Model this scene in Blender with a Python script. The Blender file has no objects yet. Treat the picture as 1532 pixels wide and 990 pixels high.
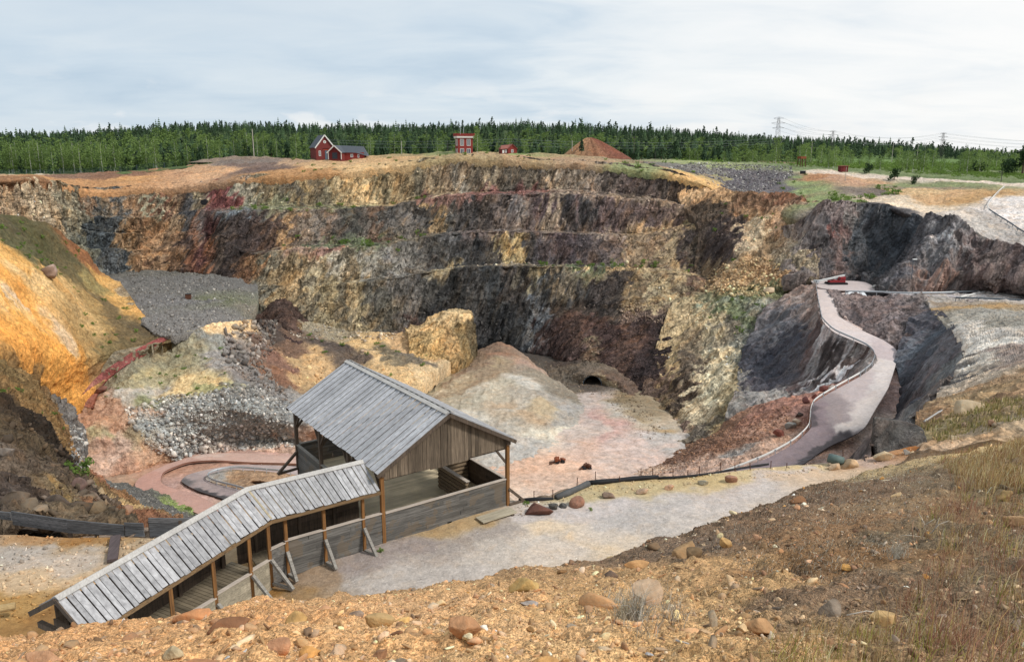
import bpy, bmesh, math, random
import numpy as np
from mathutils import Vector, Matrix
from mathutils.bvhtree import BVHTree
R = math.radians
rnd = random.Random(11)
nrg = np.random.default_rng(11)
sc = bpy.context.scene
COL = sc.collection
# ------------------------------------------------------------------ camera model
F_PX, W_PX, H_PX, HOR = 1170.0, 1532.0, 990.0, 232.0
PITCH = math.atan((495 - HOR) / F_PX)
CP, SP = math.cos(PITCH), math.sin(PITCH)

def ray(px, py):
    dx = (px - 766.0) / F_PX; dy = (495.0 - py) / F_PX
    return np.array([dx, dy * SP + CP, dy * CP - SP])
def at(px, py, v):
    """world point seen at photo position (px,py): v>0 is the forward distance, v<0 the height"""
    r = ray(px, py)
    return r * (v / r[1]) if v > 0 else r * (v / r[2])
def project(P):
    P = np.asarray(P, float)
    d = P[..., 1] * CP - P[..., 2] * SP
    u = P[..., 1] * SP + P[..., 2] * CP
    d = np.where(d < 1e-3, 1e-3, d)
    return 766 + F_PX * P[..., 0] / d, 495 - F_PX * u / d
def lin(h):
    h = h.lstrip('#'); c = np.array([int(h[i:i + 2], 16) / 255 for i in (0, 2, 4)])
    return np.where(c <= .04045, c / 12.92, ((c + .055) / 1.055) ** 2.4)
# ------------------------------------------------------------------ noise
def _h(i, j, k, seed):
    n = (i * 374761393 + j * 668265263 + k * 2147483647 + seed * 1274126177) & 0xffffffff
    n = ((n ^ (n >> 13)) * 1274126177) & 0xffffffff
    n = (n ^ (n >> 16)) & 0xffff
    return n.astype(np.float32) / 32767.5 - 1
def vnoise(P, seed=0):
    Pf = np.floor(P); f = (P - Pf).astype(np.float32); I = Pf.astype(np.int64)
    f = f * f * f * (f * (f * 6 - 15) + 10)
    out = 0
    for a in (0, 1):
        wa = f[:, 0] if a else 1 - f[:, 0]
        for b in (0, 1):
            wb = f[:, 1] if b else 1 - f[:, 1]
            for c in (0, 1):
                wc = f[:, 2] if c else 1 - f[:, 2]
                out = out + wa * wb * wc * _h(I[:, 0] + a, I[:, 1] + b, I[:, 2] + c, seed)
    return out
def fbm(P, oct=3, seed=0):
    s = 0; a = 1
    for o in range(oct):
        s = s + a * vnoise(P * (2.03 ** o) + 17.3 * o, seed + o); a *= .5
    return s
def ridged(P, oct=2, seed=0):
    s = 0; a = 1
    for o in range(oct):
        s = s + a * (1 - 2.2 * np.abs(vnoise(P * (2.1 ** o) + 9.1 * o, seed + o))); a *= .5
    return s
# ------------------------------------------------------------------ meshes
def mesh_np(name, V, F, mat=None, parent=None, smooth=False, col=None, mats=None, mi=None):
    V = np.asarray(V, np.float32); F = np.asarray(F, np.int32)
    me = bpy.data.meshes.new(name)
    me.vertices.add(len(V)); me.vertices.foreach_set('co', V.ravel())
    k = F.shape[1]
    me.loops.add(F.size); me.loops.foreach_set('vertex_index', F.ravel())
    me.polygons.add(len(F)); me.polygons.foreach_set('loop_start', np.arange(0, F.size, k, dtype=np.int32))
    me.update(calc_edges=True)
    if smooth: me.polygons.foreach_set('use_smooth', np.ones(len(F), bool))
    if col is not None:
        at_ = me.color_attributes.new('Col', 'FLOAT_COLOR', 'POINT')
        c = np.ones((len(V), 4), np.float32); c[:, :3] = col
        at_.data.foreach_set('color', c.ravel())
    for m in (mats or ([mat] if mat else [])): me.materials.append(m)
    if mi is not None: me.polygons.foreach_set('material_index', np.asarray(mi, np.int32))
    me.validate()
    o = bpy.data.objects.new(name, me); COL.objects.link(o)
    if parent: o.parent = parent
    return o
def tag(o, label=None, cat=None, group=None, kind=None):
    if label: o['label'] = label
    if cat: o['category'] = cat
    if group: o['group'] = group
    if kind: o['kind'] = kind
    return o
def empty(name, loc, rz=0, label=None, cat=None, group=None):
    o = bpy.data.objects.new(name, None); COL.objects.link(o)
    o.empty_display_size = .3
    o.location = Vector([float(x) for x in loc]); o.rotation_euler = (0, 0, rz)
    return tag(o, label, cat, group)
def copy_tree(o, parent=None):
    c = o.copy(); COL.objects.link(c)
    if parent: c.parent = parent
    for ch in list(o.children): copy_tree(ch, c)
    return c

class MB:
    """collects simple solids and builds them as one mesh object"""
    def __init__(s): s.v = []; s.f = []
    def add(s, vs, fs):
        n = len(s.v); s.v += [tuple(map(float, p)) for p in vs]; s.f += [tuple(i + n for i in f) for f in fs]
    def frame(s, o, ax, ay, az, sx, sy, sz, bev=0):
        o = np.asarray(o, float)
        vs = [o + ax * (i * sx / 2) + ay * (j * sy / 2) + az * (k * sz / 2) for k in (-1, 1) for j in (-1, 1) for i in (-1, 1)]
        s.add(vs, [(0, 2, 3, 1), (4, 5, 7, 6), (0, 1, 5, 4), (2, 6, 7, 3), (0, 4, 6, 2), (1, 3, 7, 5)])
    def box(s, x0, x1, y0, y1, z0, z1):
        s.frame(((x0 + x1) / 2, (y0 + y1) / 2, (z0 + z1) / 2), np.array([1., 0, 0]), np.array([0, 1., 0]), np.array([0, 0, 1.]), x1 - x0, y1 - y0, z1 - z0)
    def bar(s, a, b, w, h, up=(0, 0, 1), ext=0):
        a = np.asarray(a, float); b = np.asarray(b, float); d = b - a; L = np.linalg.norm(d); d = d / L
        up = np.asarray(up, float)
        if abs(d @ up) > .98: up = np.array([0, 1., 0])
        x = np.cross(d, up); x /= np.linalg.norm(x); y = np.cross(x, d)
        s.frame((a + b) / 2, d, x, y, L + ext, w, h)
    def tube(s, pts, r, n=6, cap=True):
        pts = [np.asarray(p, float) for p in pts]; rs = r if hasattr(r, '__len__') else [r] * len(pts)
        base = len(s.v); vs = []; fs = []
        for i, p in enumerate(pts):
            d = pts[min(i + 1, len(pts) - 1)] - pts[max(i - 1, 0)]; d = d / (np.linalg.norm(d) + 1e-9)
            up = np.array([0, 0, 1.]) if abs(d[2]) < .95 else np.array([0, 1., 0])
            x = np.cross(d, up); x /= np.linalg.norm(x); y = np.cross(x, d)
            for k in range(n):
                a = 2 * math.pi * k / n; vs.append(p + rs[i] * (math.cos(a) * x + math.sin(a) * y))
        for i in range(len(pts) - 1):
            for k in range(n):
                fs.append((i * n + k, i * n + (k + 1) % n, (i + 1) * n + (k + 1) % n, (i + 1) * n + k))
        if cap: fs += [tuple(range(n))[::-1], tuple((len(pts) - 1) * n + k for k in range(n))]
        s.add(vs, fs)
    def poly_prism(s, pts2, y0, y1):
        n = len(pts2); vs = [(p[0], y0, p[1]) for p in pts2] + [(p[0], y1, p[1]) for p in pts2]
        s.add(vs, [tuple(range(n)), tuple(range(2 * n - 1, n - 1, -1))] + [(i, i + n, (i + 1) % n + n, (i + 1) % n) for i in range(n)])
    def build(s, name, mat, parent=None, bevel=0, smooth=False):
        me = bpy.data.meshes.new(name); me.from_pydata(s.v, [], s.f)
        bm = bmesh.new(); bm.from_mesh(me); bmesh.ops.recalc_face_normals(bm, faces=bm.faces)
        bm.to_mesh(me); bm.free()
        if smooth: me.polygons.foreach_set('use_smooth', np.ones(len(me.polygons), bool))
        me.materials.append(mat); me.update()
        o = bpy.data.objects.new(name, me); COL.objects.link(o)
        if parent: o.parent = parent
        if bevel:
            m = o.modifiers.new('b', 'BEVEL'); m.width = bevel; m.segments = 1; m.limit_method = 'ANGLE'
        return o
# ------------------------------------------------------------------ materials
def new_mat(name, rough=.9, spec=.25):
    m = bpy.data.materials.new(name); m.use_nodes = True
    nt = m.node_tree; b = nt.nodes['Principled BSDF']
    b.inputs['Roughness'].default_value = rough; b.inputs['Specular IOR Level'].default_value = spec
    return m, nt, b
def N(nt, t, **kw):
    n = nt.nodes.new(t)
    for k, v in kw.items():
        if k.startswith('i_'):
            key = k[2:]
            n.inputs[int(key) if key.isdigit() else key.replace('_', ' ')].default_value = v
        else: setattr(n, k, v)
    return n
def ramp(nt, stops, interp='LINEAR'):
    n = nt.nodes.new('ShaderNodeValToRGB'); cr = n.color_ramp; cr.interpolation = interp
    while len(cr.elements) < len(stops): cr.elements.new(.5)
    for e, (p, c) in zip(cr.elements, stops):
        e.position = p; e.color = (*c, 1) if hasattr(c, '__len__') else (c, c, c, 1)
    return n
def mixc(nt, a, b, fac, mode='MIX'):
    n = nt.nodes.new('ShaderNodeMix'); n.data_type = 'RGBA'; n.blend_type = mode; n.clamp_factor = True; n.clamp_result = False
    for sock, v in ((6, a), (7, b), (0, fac)):
        if isinstance(v, bpy.types.NodeSocket): nt.links.new(v, n.inputs[sock])
        elif sock == 0: n.inputs[0].default_value = v
        else: n.inputs[sock].default_value = (*v, 1)
    return n.outputs[2]
def mathn(nt, op, a, b=0.0, c=0.0):
    n = nt.nodes.new('ShaderNodeMath'); n.operation = op
    for i, v in enumerate((a, b, c)):
        if isinstance(v, bpy.types.NodeSocket): nt.links.new(v, n.inputs[i])
        else: n.inputs[i].default_value = v
    return n.outputs[0]
def mapped(nt, scale, rot=(0, 0, 0), src=None, pre=None):
    g = src or N(nt, 'ShaderNodeNewGeometry').outputs['Position']
    if pre is not None:
        m0 = N(nt, 'ShaderNodeMapping'); m0.inputs['Rotation'].default_value = pre; nt.links.new(g, m0.inputs['Vector']); g = m0.outputs[0]
    mp = N(nt, 'ShaderNodeMapping'); mp.inputs['Scale'].default_value = scale; mp.inputs['Rotation'].default_value = rot
    nt.links.new(g, mp.inputs['Vector']); return mp.outputs[0]
def noise(nt, vec, scale=1, det=4, rough=.6, dist=0):
    n = N(nt, 'ShaderNodeTexNoise', i_Scale=scale, i_Detail=det, i_Roughness=rough, i_Distortion=dist)
    nt.links.new(vec, n.inputs['Vector']); return n.outputs['Fac']
def terrain_mat(name, unit, streak=0.0, contrast=.8, crack=0.0, tint=((.36, .17, .05), .25), tint2=((.16, .15, .16), .25), bump=.5, grain=.5, facet=0.0, lean=20, veins=0.0):
    """rock and soil: vertex colour varied by world-space noise; unit = size of the main detail in metres"""
    m, nt, b = new_mat(name, .92, .15)
    L = nt.links.new
    col = N(nt, 'ShaderNodeVertexColor', layer_name='Col').outputs[0]
    iso = mapped(nt, (1 / unit,) * 3)
    n1 = noise(nt, iso, .35, 5, .62, .4); n2 = noise(nt, iso, 2.2, 4, .65); n3 = noise(nt, iso, 7.0, 3, .6)
    if streak:
        sv = mapped(nt, (1 / unit, 1 / unit, .11 / unit), pre=(R(6), R(-lean), 0))
        n1s = noise(nt, sv, 1.3, 5, .6, .5); n2s = noise(nt, sv, 3.4, 3, .55)
        n2 = mathn(nt, 'ADD', mathn(nt, 'MULTIPLY', n2, 1 - streak), mathn(nt, 'MULTIPLY', n1s, streak))
        n3 = mathn(nt, 'ADD', mathn(nt, 'MULTIPLY', n3, 1 - streak * .6), mathn(nt, 'MULTIPLY', n2s, streak * .6))
    # hue shifts in patches
    r1 = ramp(nt, [(.47, 0), (.66, 1)]); L(noise(nt, mapped(nt, (1 / unit, 1 / unit, (.16 if streak else 1) / unit), pre=(0, R(-lean) if streak else 0, 0)), .8, 6, .68, .8), r1.inputs[0])
    r2 = ramp(nt, [(.45, 0), (.62, 1)]); L(noise(nt, mapped(nt, (1.13 / unit, 1.13 / unit, (.2 if streak else 1.13) / unit), (.0, .0, .2) if streak else (.7, .4, .2), pre=(0, R(-lean) if streak else 0, 0)), .55, 6, .7, .6), r2.inputs[0])
    c = mixc(nt, col, mixc(nt, col, tint[0], 1.0, 'MULTIPLY'), mathn(nt, 'MULTIPLY', r1.outputs[0], tint[1]))
    c = mixc(nt, c, mixc(nt, c, tint2[0], 1.0, 'MULTIPLY'), mathn(nt, 'MULTIPLY', r2.outputs[0], tint2[1]))
    fac = None
    if facet:
        fv = N(nt, 'ShaderNodeTexVoronoi', i_Scale=1.0, i_Randomness=1.0); fs = N(nt, 'ShaderNodeSeparateColor')
        fw = mapped(nt, (1.15 / unit, 1.15 / unit, .22 / unit), pre=(R(6), R(-lean), 0)); dn = N(nt, 'ShaderNodeTexNoise', i_Scale=.9, i_Detail=4, i_Roughness=.65); L(fw, dn.inputs['Vector'])
        ds = N(nt, 'ShaderNodeVectorMath', operation='MULTIPLY_ADD'); L(dn.outputs['Color'], ds.inputs[0]); ds.inputs[1].default_value = (1.6, 1.6, 1.2); L(fw, ds.inputs[2]); L(ds.outputs[0], fv.inputs['Vector']); L(fv.outputs['Color'], fs.inputs[0])
        fv2 = N(nt, 'ShaderNodeTexVoronoi', i_Scale=3.1); f2 = N(nt, 'ShaderNodeSeparateColor'); L(ds.outputs[0], fv2.inputs['Vector']); L(fv2.outputs['Color'], f2.inputs[0])
        fac = mathn(nt, 'ADD', mathn(nt, 'MULTIPLY', fs.outputs[0], .6), mathn(nt, 'MULTIPLY', f2.outputs[1], .4))
    v = mathn(nt, 'ADD', mathn(nt, 'MULTIPLY', n1, .45), mathn(nt, 'ADD', mathn(nt, 'MULTIPLY', n2, .8), mathn(nt, 'MULTIPLY', n3, .55)))  # mean .9
    v = mathn(nt, 'ADD', mathn(nt, 'MULTIPLY', mathn(nt, 'SUBTRACT', v, .9), contrast * 2.6), 1.0)
    v = mathn(nt, 'MAXIMUM', v, .22)
    hgt = mathn(nt, 'ADD', n2, mathn(nt, 'MULTIPLY', n3, .5))
    if fac is not None:
        v = mathn(nt, 'MULTIPLY', v, mathn(nt, 'ADD', mathn(nt, 'MULTIPLY', fac, 2 * facet), 1 - facet)); hgt = mathn(nt, 'ADD', hgt, mathn(nt, 'MULTIPLY', fac, .9))
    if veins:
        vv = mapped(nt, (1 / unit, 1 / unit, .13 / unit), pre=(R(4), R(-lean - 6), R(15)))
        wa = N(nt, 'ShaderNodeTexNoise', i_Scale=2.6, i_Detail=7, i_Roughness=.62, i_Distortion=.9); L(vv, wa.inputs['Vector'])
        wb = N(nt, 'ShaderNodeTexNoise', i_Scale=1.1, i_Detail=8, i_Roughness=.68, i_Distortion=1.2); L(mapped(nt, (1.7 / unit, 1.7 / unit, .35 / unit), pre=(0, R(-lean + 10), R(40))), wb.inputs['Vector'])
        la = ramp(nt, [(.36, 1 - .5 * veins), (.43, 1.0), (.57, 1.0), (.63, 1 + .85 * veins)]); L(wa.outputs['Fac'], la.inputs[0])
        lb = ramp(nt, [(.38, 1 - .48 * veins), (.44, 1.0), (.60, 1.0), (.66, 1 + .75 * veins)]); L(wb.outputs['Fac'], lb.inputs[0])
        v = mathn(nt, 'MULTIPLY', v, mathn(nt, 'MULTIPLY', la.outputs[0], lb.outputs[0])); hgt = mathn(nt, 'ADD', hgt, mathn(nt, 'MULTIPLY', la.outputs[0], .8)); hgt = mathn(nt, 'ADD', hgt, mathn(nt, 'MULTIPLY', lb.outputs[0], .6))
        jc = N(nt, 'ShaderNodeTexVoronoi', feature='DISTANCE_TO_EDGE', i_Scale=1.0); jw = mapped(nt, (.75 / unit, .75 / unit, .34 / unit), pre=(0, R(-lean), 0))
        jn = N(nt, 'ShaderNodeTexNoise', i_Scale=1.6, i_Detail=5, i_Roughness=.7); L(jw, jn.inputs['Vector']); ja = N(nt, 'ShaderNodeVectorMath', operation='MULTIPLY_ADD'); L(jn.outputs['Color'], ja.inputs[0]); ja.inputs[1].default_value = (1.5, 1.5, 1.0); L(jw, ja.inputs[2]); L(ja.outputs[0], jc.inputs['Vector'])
        jr = ramp(nt, [(0, 1 - .75 * veins), (.045, 1.0)]); L(jc.outputs['Distance'], jr.inputs[0]); v = mathn(nt, 'MULTIPLY', v, jr.outputs[0]); hgt = mathn(nt, 'ADD', hgt, jr.outputs[0])  # thin cracks: the shade inside them is put into the colour
    if grain:
        vo = N(nt, 'ShaderNodeTexVoronoi', i_Scale=5.0); L(iso, vo.inputs['Vector'])
        hs = N(nt, 'ShaderNodeSeparateColor'); L(vo.outputs['Color'], hs.inputs[0])
        v = mathn(nt, 'MULTIPLY', v, mathn(nt, 'ADD', mathn(nt, 'MULTIPLY', hs.outputs[0], grain), 1 - grain * .5))
        hgt = mathn(nt, 'SUBTRACT', hgt, mathn(nt, 'MULTIPLY', vo.outputs['Distance'], .6 * grain))
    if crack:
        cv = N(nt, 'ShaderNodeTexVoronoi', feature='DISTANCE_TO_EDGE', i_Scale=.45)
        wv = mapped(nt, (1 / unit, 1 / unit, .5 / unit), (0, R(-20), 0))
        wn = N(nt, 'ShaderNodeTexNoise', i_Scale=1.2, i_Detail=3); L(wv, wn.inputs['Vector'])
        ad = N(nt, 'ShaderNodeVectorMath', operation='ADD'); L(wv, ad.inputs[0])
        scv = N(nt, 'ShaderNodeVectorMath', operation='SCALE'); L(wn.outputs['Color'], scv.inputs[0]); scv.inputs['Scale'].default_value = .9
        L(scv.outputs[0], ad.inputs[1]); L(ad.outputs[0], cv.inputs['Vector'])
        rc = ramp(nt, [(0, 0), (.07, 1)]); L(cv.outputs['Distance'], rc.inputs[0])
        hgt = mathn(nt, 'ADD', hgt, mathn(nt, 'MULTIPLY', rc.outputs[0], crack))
        v = mathn(nt, 'MULTIPLY', v, mathn(nt, 'ADD', mathn(nt, 'MULTIPLY', rc.outputs[0], crack * .3), 1 - crack * .3))  # base colour darkened along cracks to stand in for their occlusion
    c = mixc(nt, c, v, 1.0, 'MULTIPLY')
    L(c, b.inputs['Base Color'])
    bp = N(nt, 'ShaderNodeBump', i_Strength=min(1, bump), i_Distance=unit * .35)
    L(hgt, bp.inputs['Height']); L(bp.outputs[0], b.inputs['Normal'])
    return m
def plain_mat(name, rgb, rough=.7, var=.25, scale=6, spec=.25, metal=0):
    m, nt, b = new_mat(name, rough, spec)
    b.inputs['Metallic'].default_value = metal
    tc = N(nt, 'ShaderNodeTexCoord').outputs['Object']
    n = noise(nt, tc, scale, 5, .65)
    v = mathn(nt, 'ADD', mathn(nt, 'MULTIPLY', n, 2 * var), 1 - var)
    nt.links.new(mixc(nt, rgb, v, 1.0, 'MULTIPLY'), b.inputs['Base Color'])
    bp = N(nt, 'ShaderNodeBump', i_Strength=.25, i_Distance=.02); nt.links.new(n, bp.inputs['Height']); nt.links.new(bp.outputs[0], b.inputs['Normal'])
    return m
def wood_mat(name, rgb, rgb2, along='X', var=.5, scale=1.0, warm=None, rot=0.0):
    """weathered timber: grain stretched along one axis, each board its own tone"""
    m, nt, b = new_mat(name, .85, .2)
    L = nt.links.new
    tc = N(nt, 'ShaderNodeTexCoord').outputs['Object']
    if rot: tc = mapped(nt, (1, 1, 1), (0, 0, rot), src=tc)
    s = {'X': (.5, 9, 9), 'Y': (9, .5, 9), 'Z': (9, 9, .5)}[along]
    n = noise(nt, mapped(nt, tuple(k * scale for k in s), src=tc), 2.2, 6, .65, .3)
    n2 = noise(nt, mapped(nt, (scale,) * 3, src=tc), 1.4, 4, .6)
    rp = ramp(nt, [(.3, rgb2), (.68, rgb)]); L(n, rp.inputs[0])
    c = rp.outputs[0]
    isl = N(nt, 'ShaderNodeNewGeometry').outputs['Random Per Island']
    v = mathn(nt, 'MULTIPLY', mathn(nt, 'ADD', mathn(nt, 'MULTIPLY', isl, var), 1 - var * .5), mathn(nt, 'ADD', mathn(nt, 'MULTIPLY', n2, .6), .7))
    c = mixc(nt, c, v, 1.0, 'MULTIPLY')
    if warm: c = mixc(nt, c, warm, mathn(nt, 'MULTIPLY', mathn(nt, 'GREATER_THAN', n2, .55), .5))
    L(c, b.inputs['Base Color'])
    bp = N(nt, 'ShaderNodeBump', i_Strength=.4, i_Distance=.012); L(n, bp.inputs['Height']); L(bp.outputs[0], b.inputs['Normal'])
    return m
# ------------------------------------------------------------------ terrain patches (lofts through surveyed points)
PATCH = {}
def cat_interp(G, t):
    """Catmull-Rom along axis 1 of G (r,c,3) at fractional indices t"""
    c = G.shape[1]; i = np.clip(np.floor(t).astype(int), 0, c - 2); f = (t - i)[None, :, None]
    i0 = np.clip(i - 1, 0, c - 1); i3 = np.clip(i + 2, 0, c - 1)
    p0, p1, p2, p3 = G[:, i0], G[:, i], G[:, i + 1], G[:, i3]
    m1 = (p2 - p0) * .5 * .7; m2 = (p3 - p1) * .5 * .7
    f2 = f * f; f3 = f2 * f
    return (2 * f3 - 3 * f2 + 1) * p1 + (f3 - 2 * f2 + f) * m1 + (-2 * f3 + 3 * f2) * p2 + (f3 - f2) * m2
def loft(rows, nu, nv, soft=True, weights=None):
    G = np.array([[at(*k) if len(k) == 3 else np.array(k[:3]) for k in r] for r in rows], float)
    r, c = G.shape[:2]
    PX, PY = project(G)
    dl = np.hypot(np.diff(PX, axis=1), np.diff(PY, axis=1)).mean(0) + 2
    cum = np.r_[0, np.cumsum(dl)]; t = np.interp(np.linspace(0, cum[-1], nu), cum, np.arange(c))
    A = cat_interp(G, t)
    if weights is None:
        weights = np.hypot(np.diff(PX, axis=0), np.diff(PY, axis=0)).mean(1) + 3
    cum = np.r_[0, np.cumsum(weights)]; s = np.interp(np.linspace(0, cum[-1], nv), cum, np.arange(r))
    if soft: return cat_interp(A.transpose(1, 0, 2), s).transpose(1, 0, 2)
    i = np.clip(np.floor(s).astype(int), 0, r - 2); f = (s - i)[:, None, None]
    return A[i] * (1 - f) + A[i + 1] * f
def normals(G):
    du = np.gradient(G, axis=1); dv = np.gradient(G, axis=0)
    n = np.cross(du, dv); n /= np.linalg.norm(n, axis=2, keepdims=True) + 1e-9
    return n
def patch(name, rows, nu, nv, disp=(), soft=True, mat=None, weights=None, seed=1, edge=None, gain=1.0, smooth=False, fn=None, warp=1.0):
    G = loft(rows, nu, nv, soft, weights)
    coarse = G[::max(1, nv // 45), ::max(1, nu // 70)]
    n = normals(G)
    cam = -G; flip = np.sign((n * cam).sum(2).mean()); n = n * (flip if flip else 1)
    P = G.reshape(-1, 3); D = np.zeros(len(P))
    for q, (wl, amp, kind) in enumerate(disp):
        w = np.array(wl if hasattr(wl, '__len__') else (wl,) * 3, float)
        Q = P.copy()
        if hasattr(wl, '__len__'): Q[:, 0] -= .4 * Q[:, 2]
        Q = Q / w + seed * 7.7
        if kind == 'q':
            z = fbm(Q, 2, seed + q) * 3.0; fl = np.floor(z); fr = z - fl; s_ = np.clip((fr - .62) / .3, 0, 1); D += amp * (fl + s_ * s_ * (3 - 2 * s_)) / 3
        else: D += amp * (fbm(Q, 2, seed + q) if kind == 'f' else ridged(Q, 2, seed + q) * .7 - .2)
    if name == 'pit_wall': D = D * np.clip(1.1 - 1.1 * np.abs(n[..., 2]).ravel(), .26, 1)
    if name == 'near_slope': D = D - .115
    V = G + n * D.reshape(nv, nu, 1)
    if fn is not None: V = fn(V, G, n)
    PATCH[name] = dict(V=V, G=coarse, n=n, mat=mat, gain=gain, smooth=smooth, warp=warp, seed=seed)
    return V
Yf = lambda *a: list(a)
# far pit wall: columns of (px, y0..y8) with distances
FW = [
 (-90, (268, 280, 282, 300, 303, 330, 333, 360, 420), (190, 187, 186, 184, 183, 181, 180, 178, 172)),
 (0,   (269, 292, 294, 320, 323, 352, 355, 385, 430), (222, 218, 217, 213, 212, 210, 209, 207, 200)),
 (50,  (266, 292, 294, 322, 325, 360, 363, 390, 430), (248, 242, 241, 236, 235, 231, 230, 227, 222)),
 (95,  (275, 300, 303, 330, 333, 362, 365, 390, 425), (272, 266, 265, 260, 259, 255, 254, 251, 248)),
 (135, (281, 322, 325, 345, 348, 369, 372, 395, 414), (286, 279, 274, 272, 270, 268, 264, 262, 260)),
 (180, (279, 323, 326, 348, 350, 371, 374, 395, 409), (292, 285, 280, 278, 276, 275, 271, 269, 267)),
 (225, (276, 324, 326, 348, 350, 372, 374, 392, 405), (296, 289, 287, 285, 284, 279, 277, 274, 272)),
 (265, (274, 318, 320, 345, 347, 372, 374, 392, 404), (298, 292, 291, 287, 286, 280, 279, 275, 272)),
 (300, (272, 311, 314, 342, 344, 372, 374, 392, 407), (297, 291, 289, 283, 282, 275, 274, 270, 267)),
 (335, (268, 309, 319, 356, 362, 382, 385, 404, 419), (295, 289, 279, 272, 270, 265, 264, 260, 256)),
 (375, (262, 309, 315, 374, 380, 408, 412, 432, 446), (294, 288, 278, 268, 262, 257, 256, 252, 249)),
 (410, (260, 307, 314, 371, 376, 418, 424, 452, 470), (294, 288, 278, 268, 261, 255, 254, 249, 246)),
 (450, (258, 305, 314, 363, 372, 424, 429, 460, 484), (295, 288, 279, 269, 261, 254, 253, 248, 244)),
 (517, (252, 305, 313, 365, 372, 421, 425, 468, 495), (297, 290, 281, 271, 263, 256, 254, 248, 244)),
 (583, (246, 306, 309, 361, 366, 412, 417, 468, 501), (299, 292, 284, 275, 267, 259, 255, 249, 245)),
 (637, (238, 294, 298, 350, 354, 403, 407, 465, 508), (300, 294, 286, 279, 271, 264, 257, 251, 247)),
 (683, (233, 287, 292, 346, 349, 397, 401, 465, 513), (301, 295, 287, 281, 273, 267, 259, 253, 248)),
 (750, (233, 287, 291, 343, 346, 394, 398, 460, 517), (301, 295, 287, 281, 273, 267, 259, 253, 248)),
 (817, (238, 284, 289, 345, 348, 394, 398, 459, 531), (300, 294, 286, 280, 272, 266, 258, 252, 240)),
 (850, (240, 284, 291, 346, 349, 394, 398, 459, 538), (299, 293, 286, 280, 272, 265, 258, 250, 230)),
 (883, (241, 285, 292, 347, 350, 395, 398, 461, 550), (298, 292, 286, 280, 272, 264, 257, 247, 220)),
 (950, (248, 291, 298, 350, 354, 398, 402, 465, 588), (296, 290, 285, 279, 272, 262, 256, 240, 202)),
 (1000,(255, 300, 304, 341, 345, 404, 407, 470, 615), (294, 288, 284, 279, 272, 258, 253, 236, 190)),
 (1024,(262, 304, 308, 334, 338, 407, 411, 475, 620), (292, 287, 283, 278, 272, 256, 251, 234, 190)),
 (1060,(282, 309, 313, 327, 331, 412, 416, 478, 610), (288, 284, 281, 277, 272, 255, 250, 234, 196)),
 (1106,(296, 314, 317, 320, 324, 415, 420, 478, 600), (284, 282, 279, 276, 270, 258, 255, 240, 205)),
]
ROWS_FW = [[(px, ys[k], float(Y[k])) for px, ys, Y in FW] for k in range(9)]

def ox(fn):  # optional shaping of a patch
    return fn
ROCKD = [((16, 16, 45), 1.1, 'f'), ((6, 6, 30), 1.1, 'r'), ((3.4, 3.4, 14), .9, 'q'), ((2.2, 2.2, 16), .95, 'r'), ((1.0, 1.0, 6), .55, 'r'), ((1.2, 1.2, 3), .35, 'q')]
patch('pit_wall', ROWS_FW, 1000, 400, ROCKD, soft=False, seed=3, mat='cliff', warp=5)
patch('gravel_terrace', [
 [(60, 398, -39.5), (130, 400, -39.5), (200, 399, -39.5), (260, 396, -39.5), (320, 398, -39.5), (348, 403, -39.5), (385, 414, -41)],
 [(60, 430, -39.8), (140, 432, -40), (200, 432, -40), (260, 430, -40), (320, 432, -40), (352, 440, -40.3), (386, 450, -42)],
 [(120, 455, -40), (170, 462, -40.3), (206, 470, -40.3), (260, 468, -40.4), (315, 468, -40.2), (345, 470, -40.6), (376, 476, -43)],
 [(215, 488, -41), (222, 494, -41.3), (234, 501, -41.5), (258, 505, -41.2), (300, 493, -40.8), (338, 488, -41.2), (370, 494, -44.5)],
 ], 260, 130, [(14, .6, 'f'), (4, .4, 'r'), (1.6, .3, 'r'), (.9, .25, 'f')], mat='gravel', seed=5, warp=3)
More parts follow.
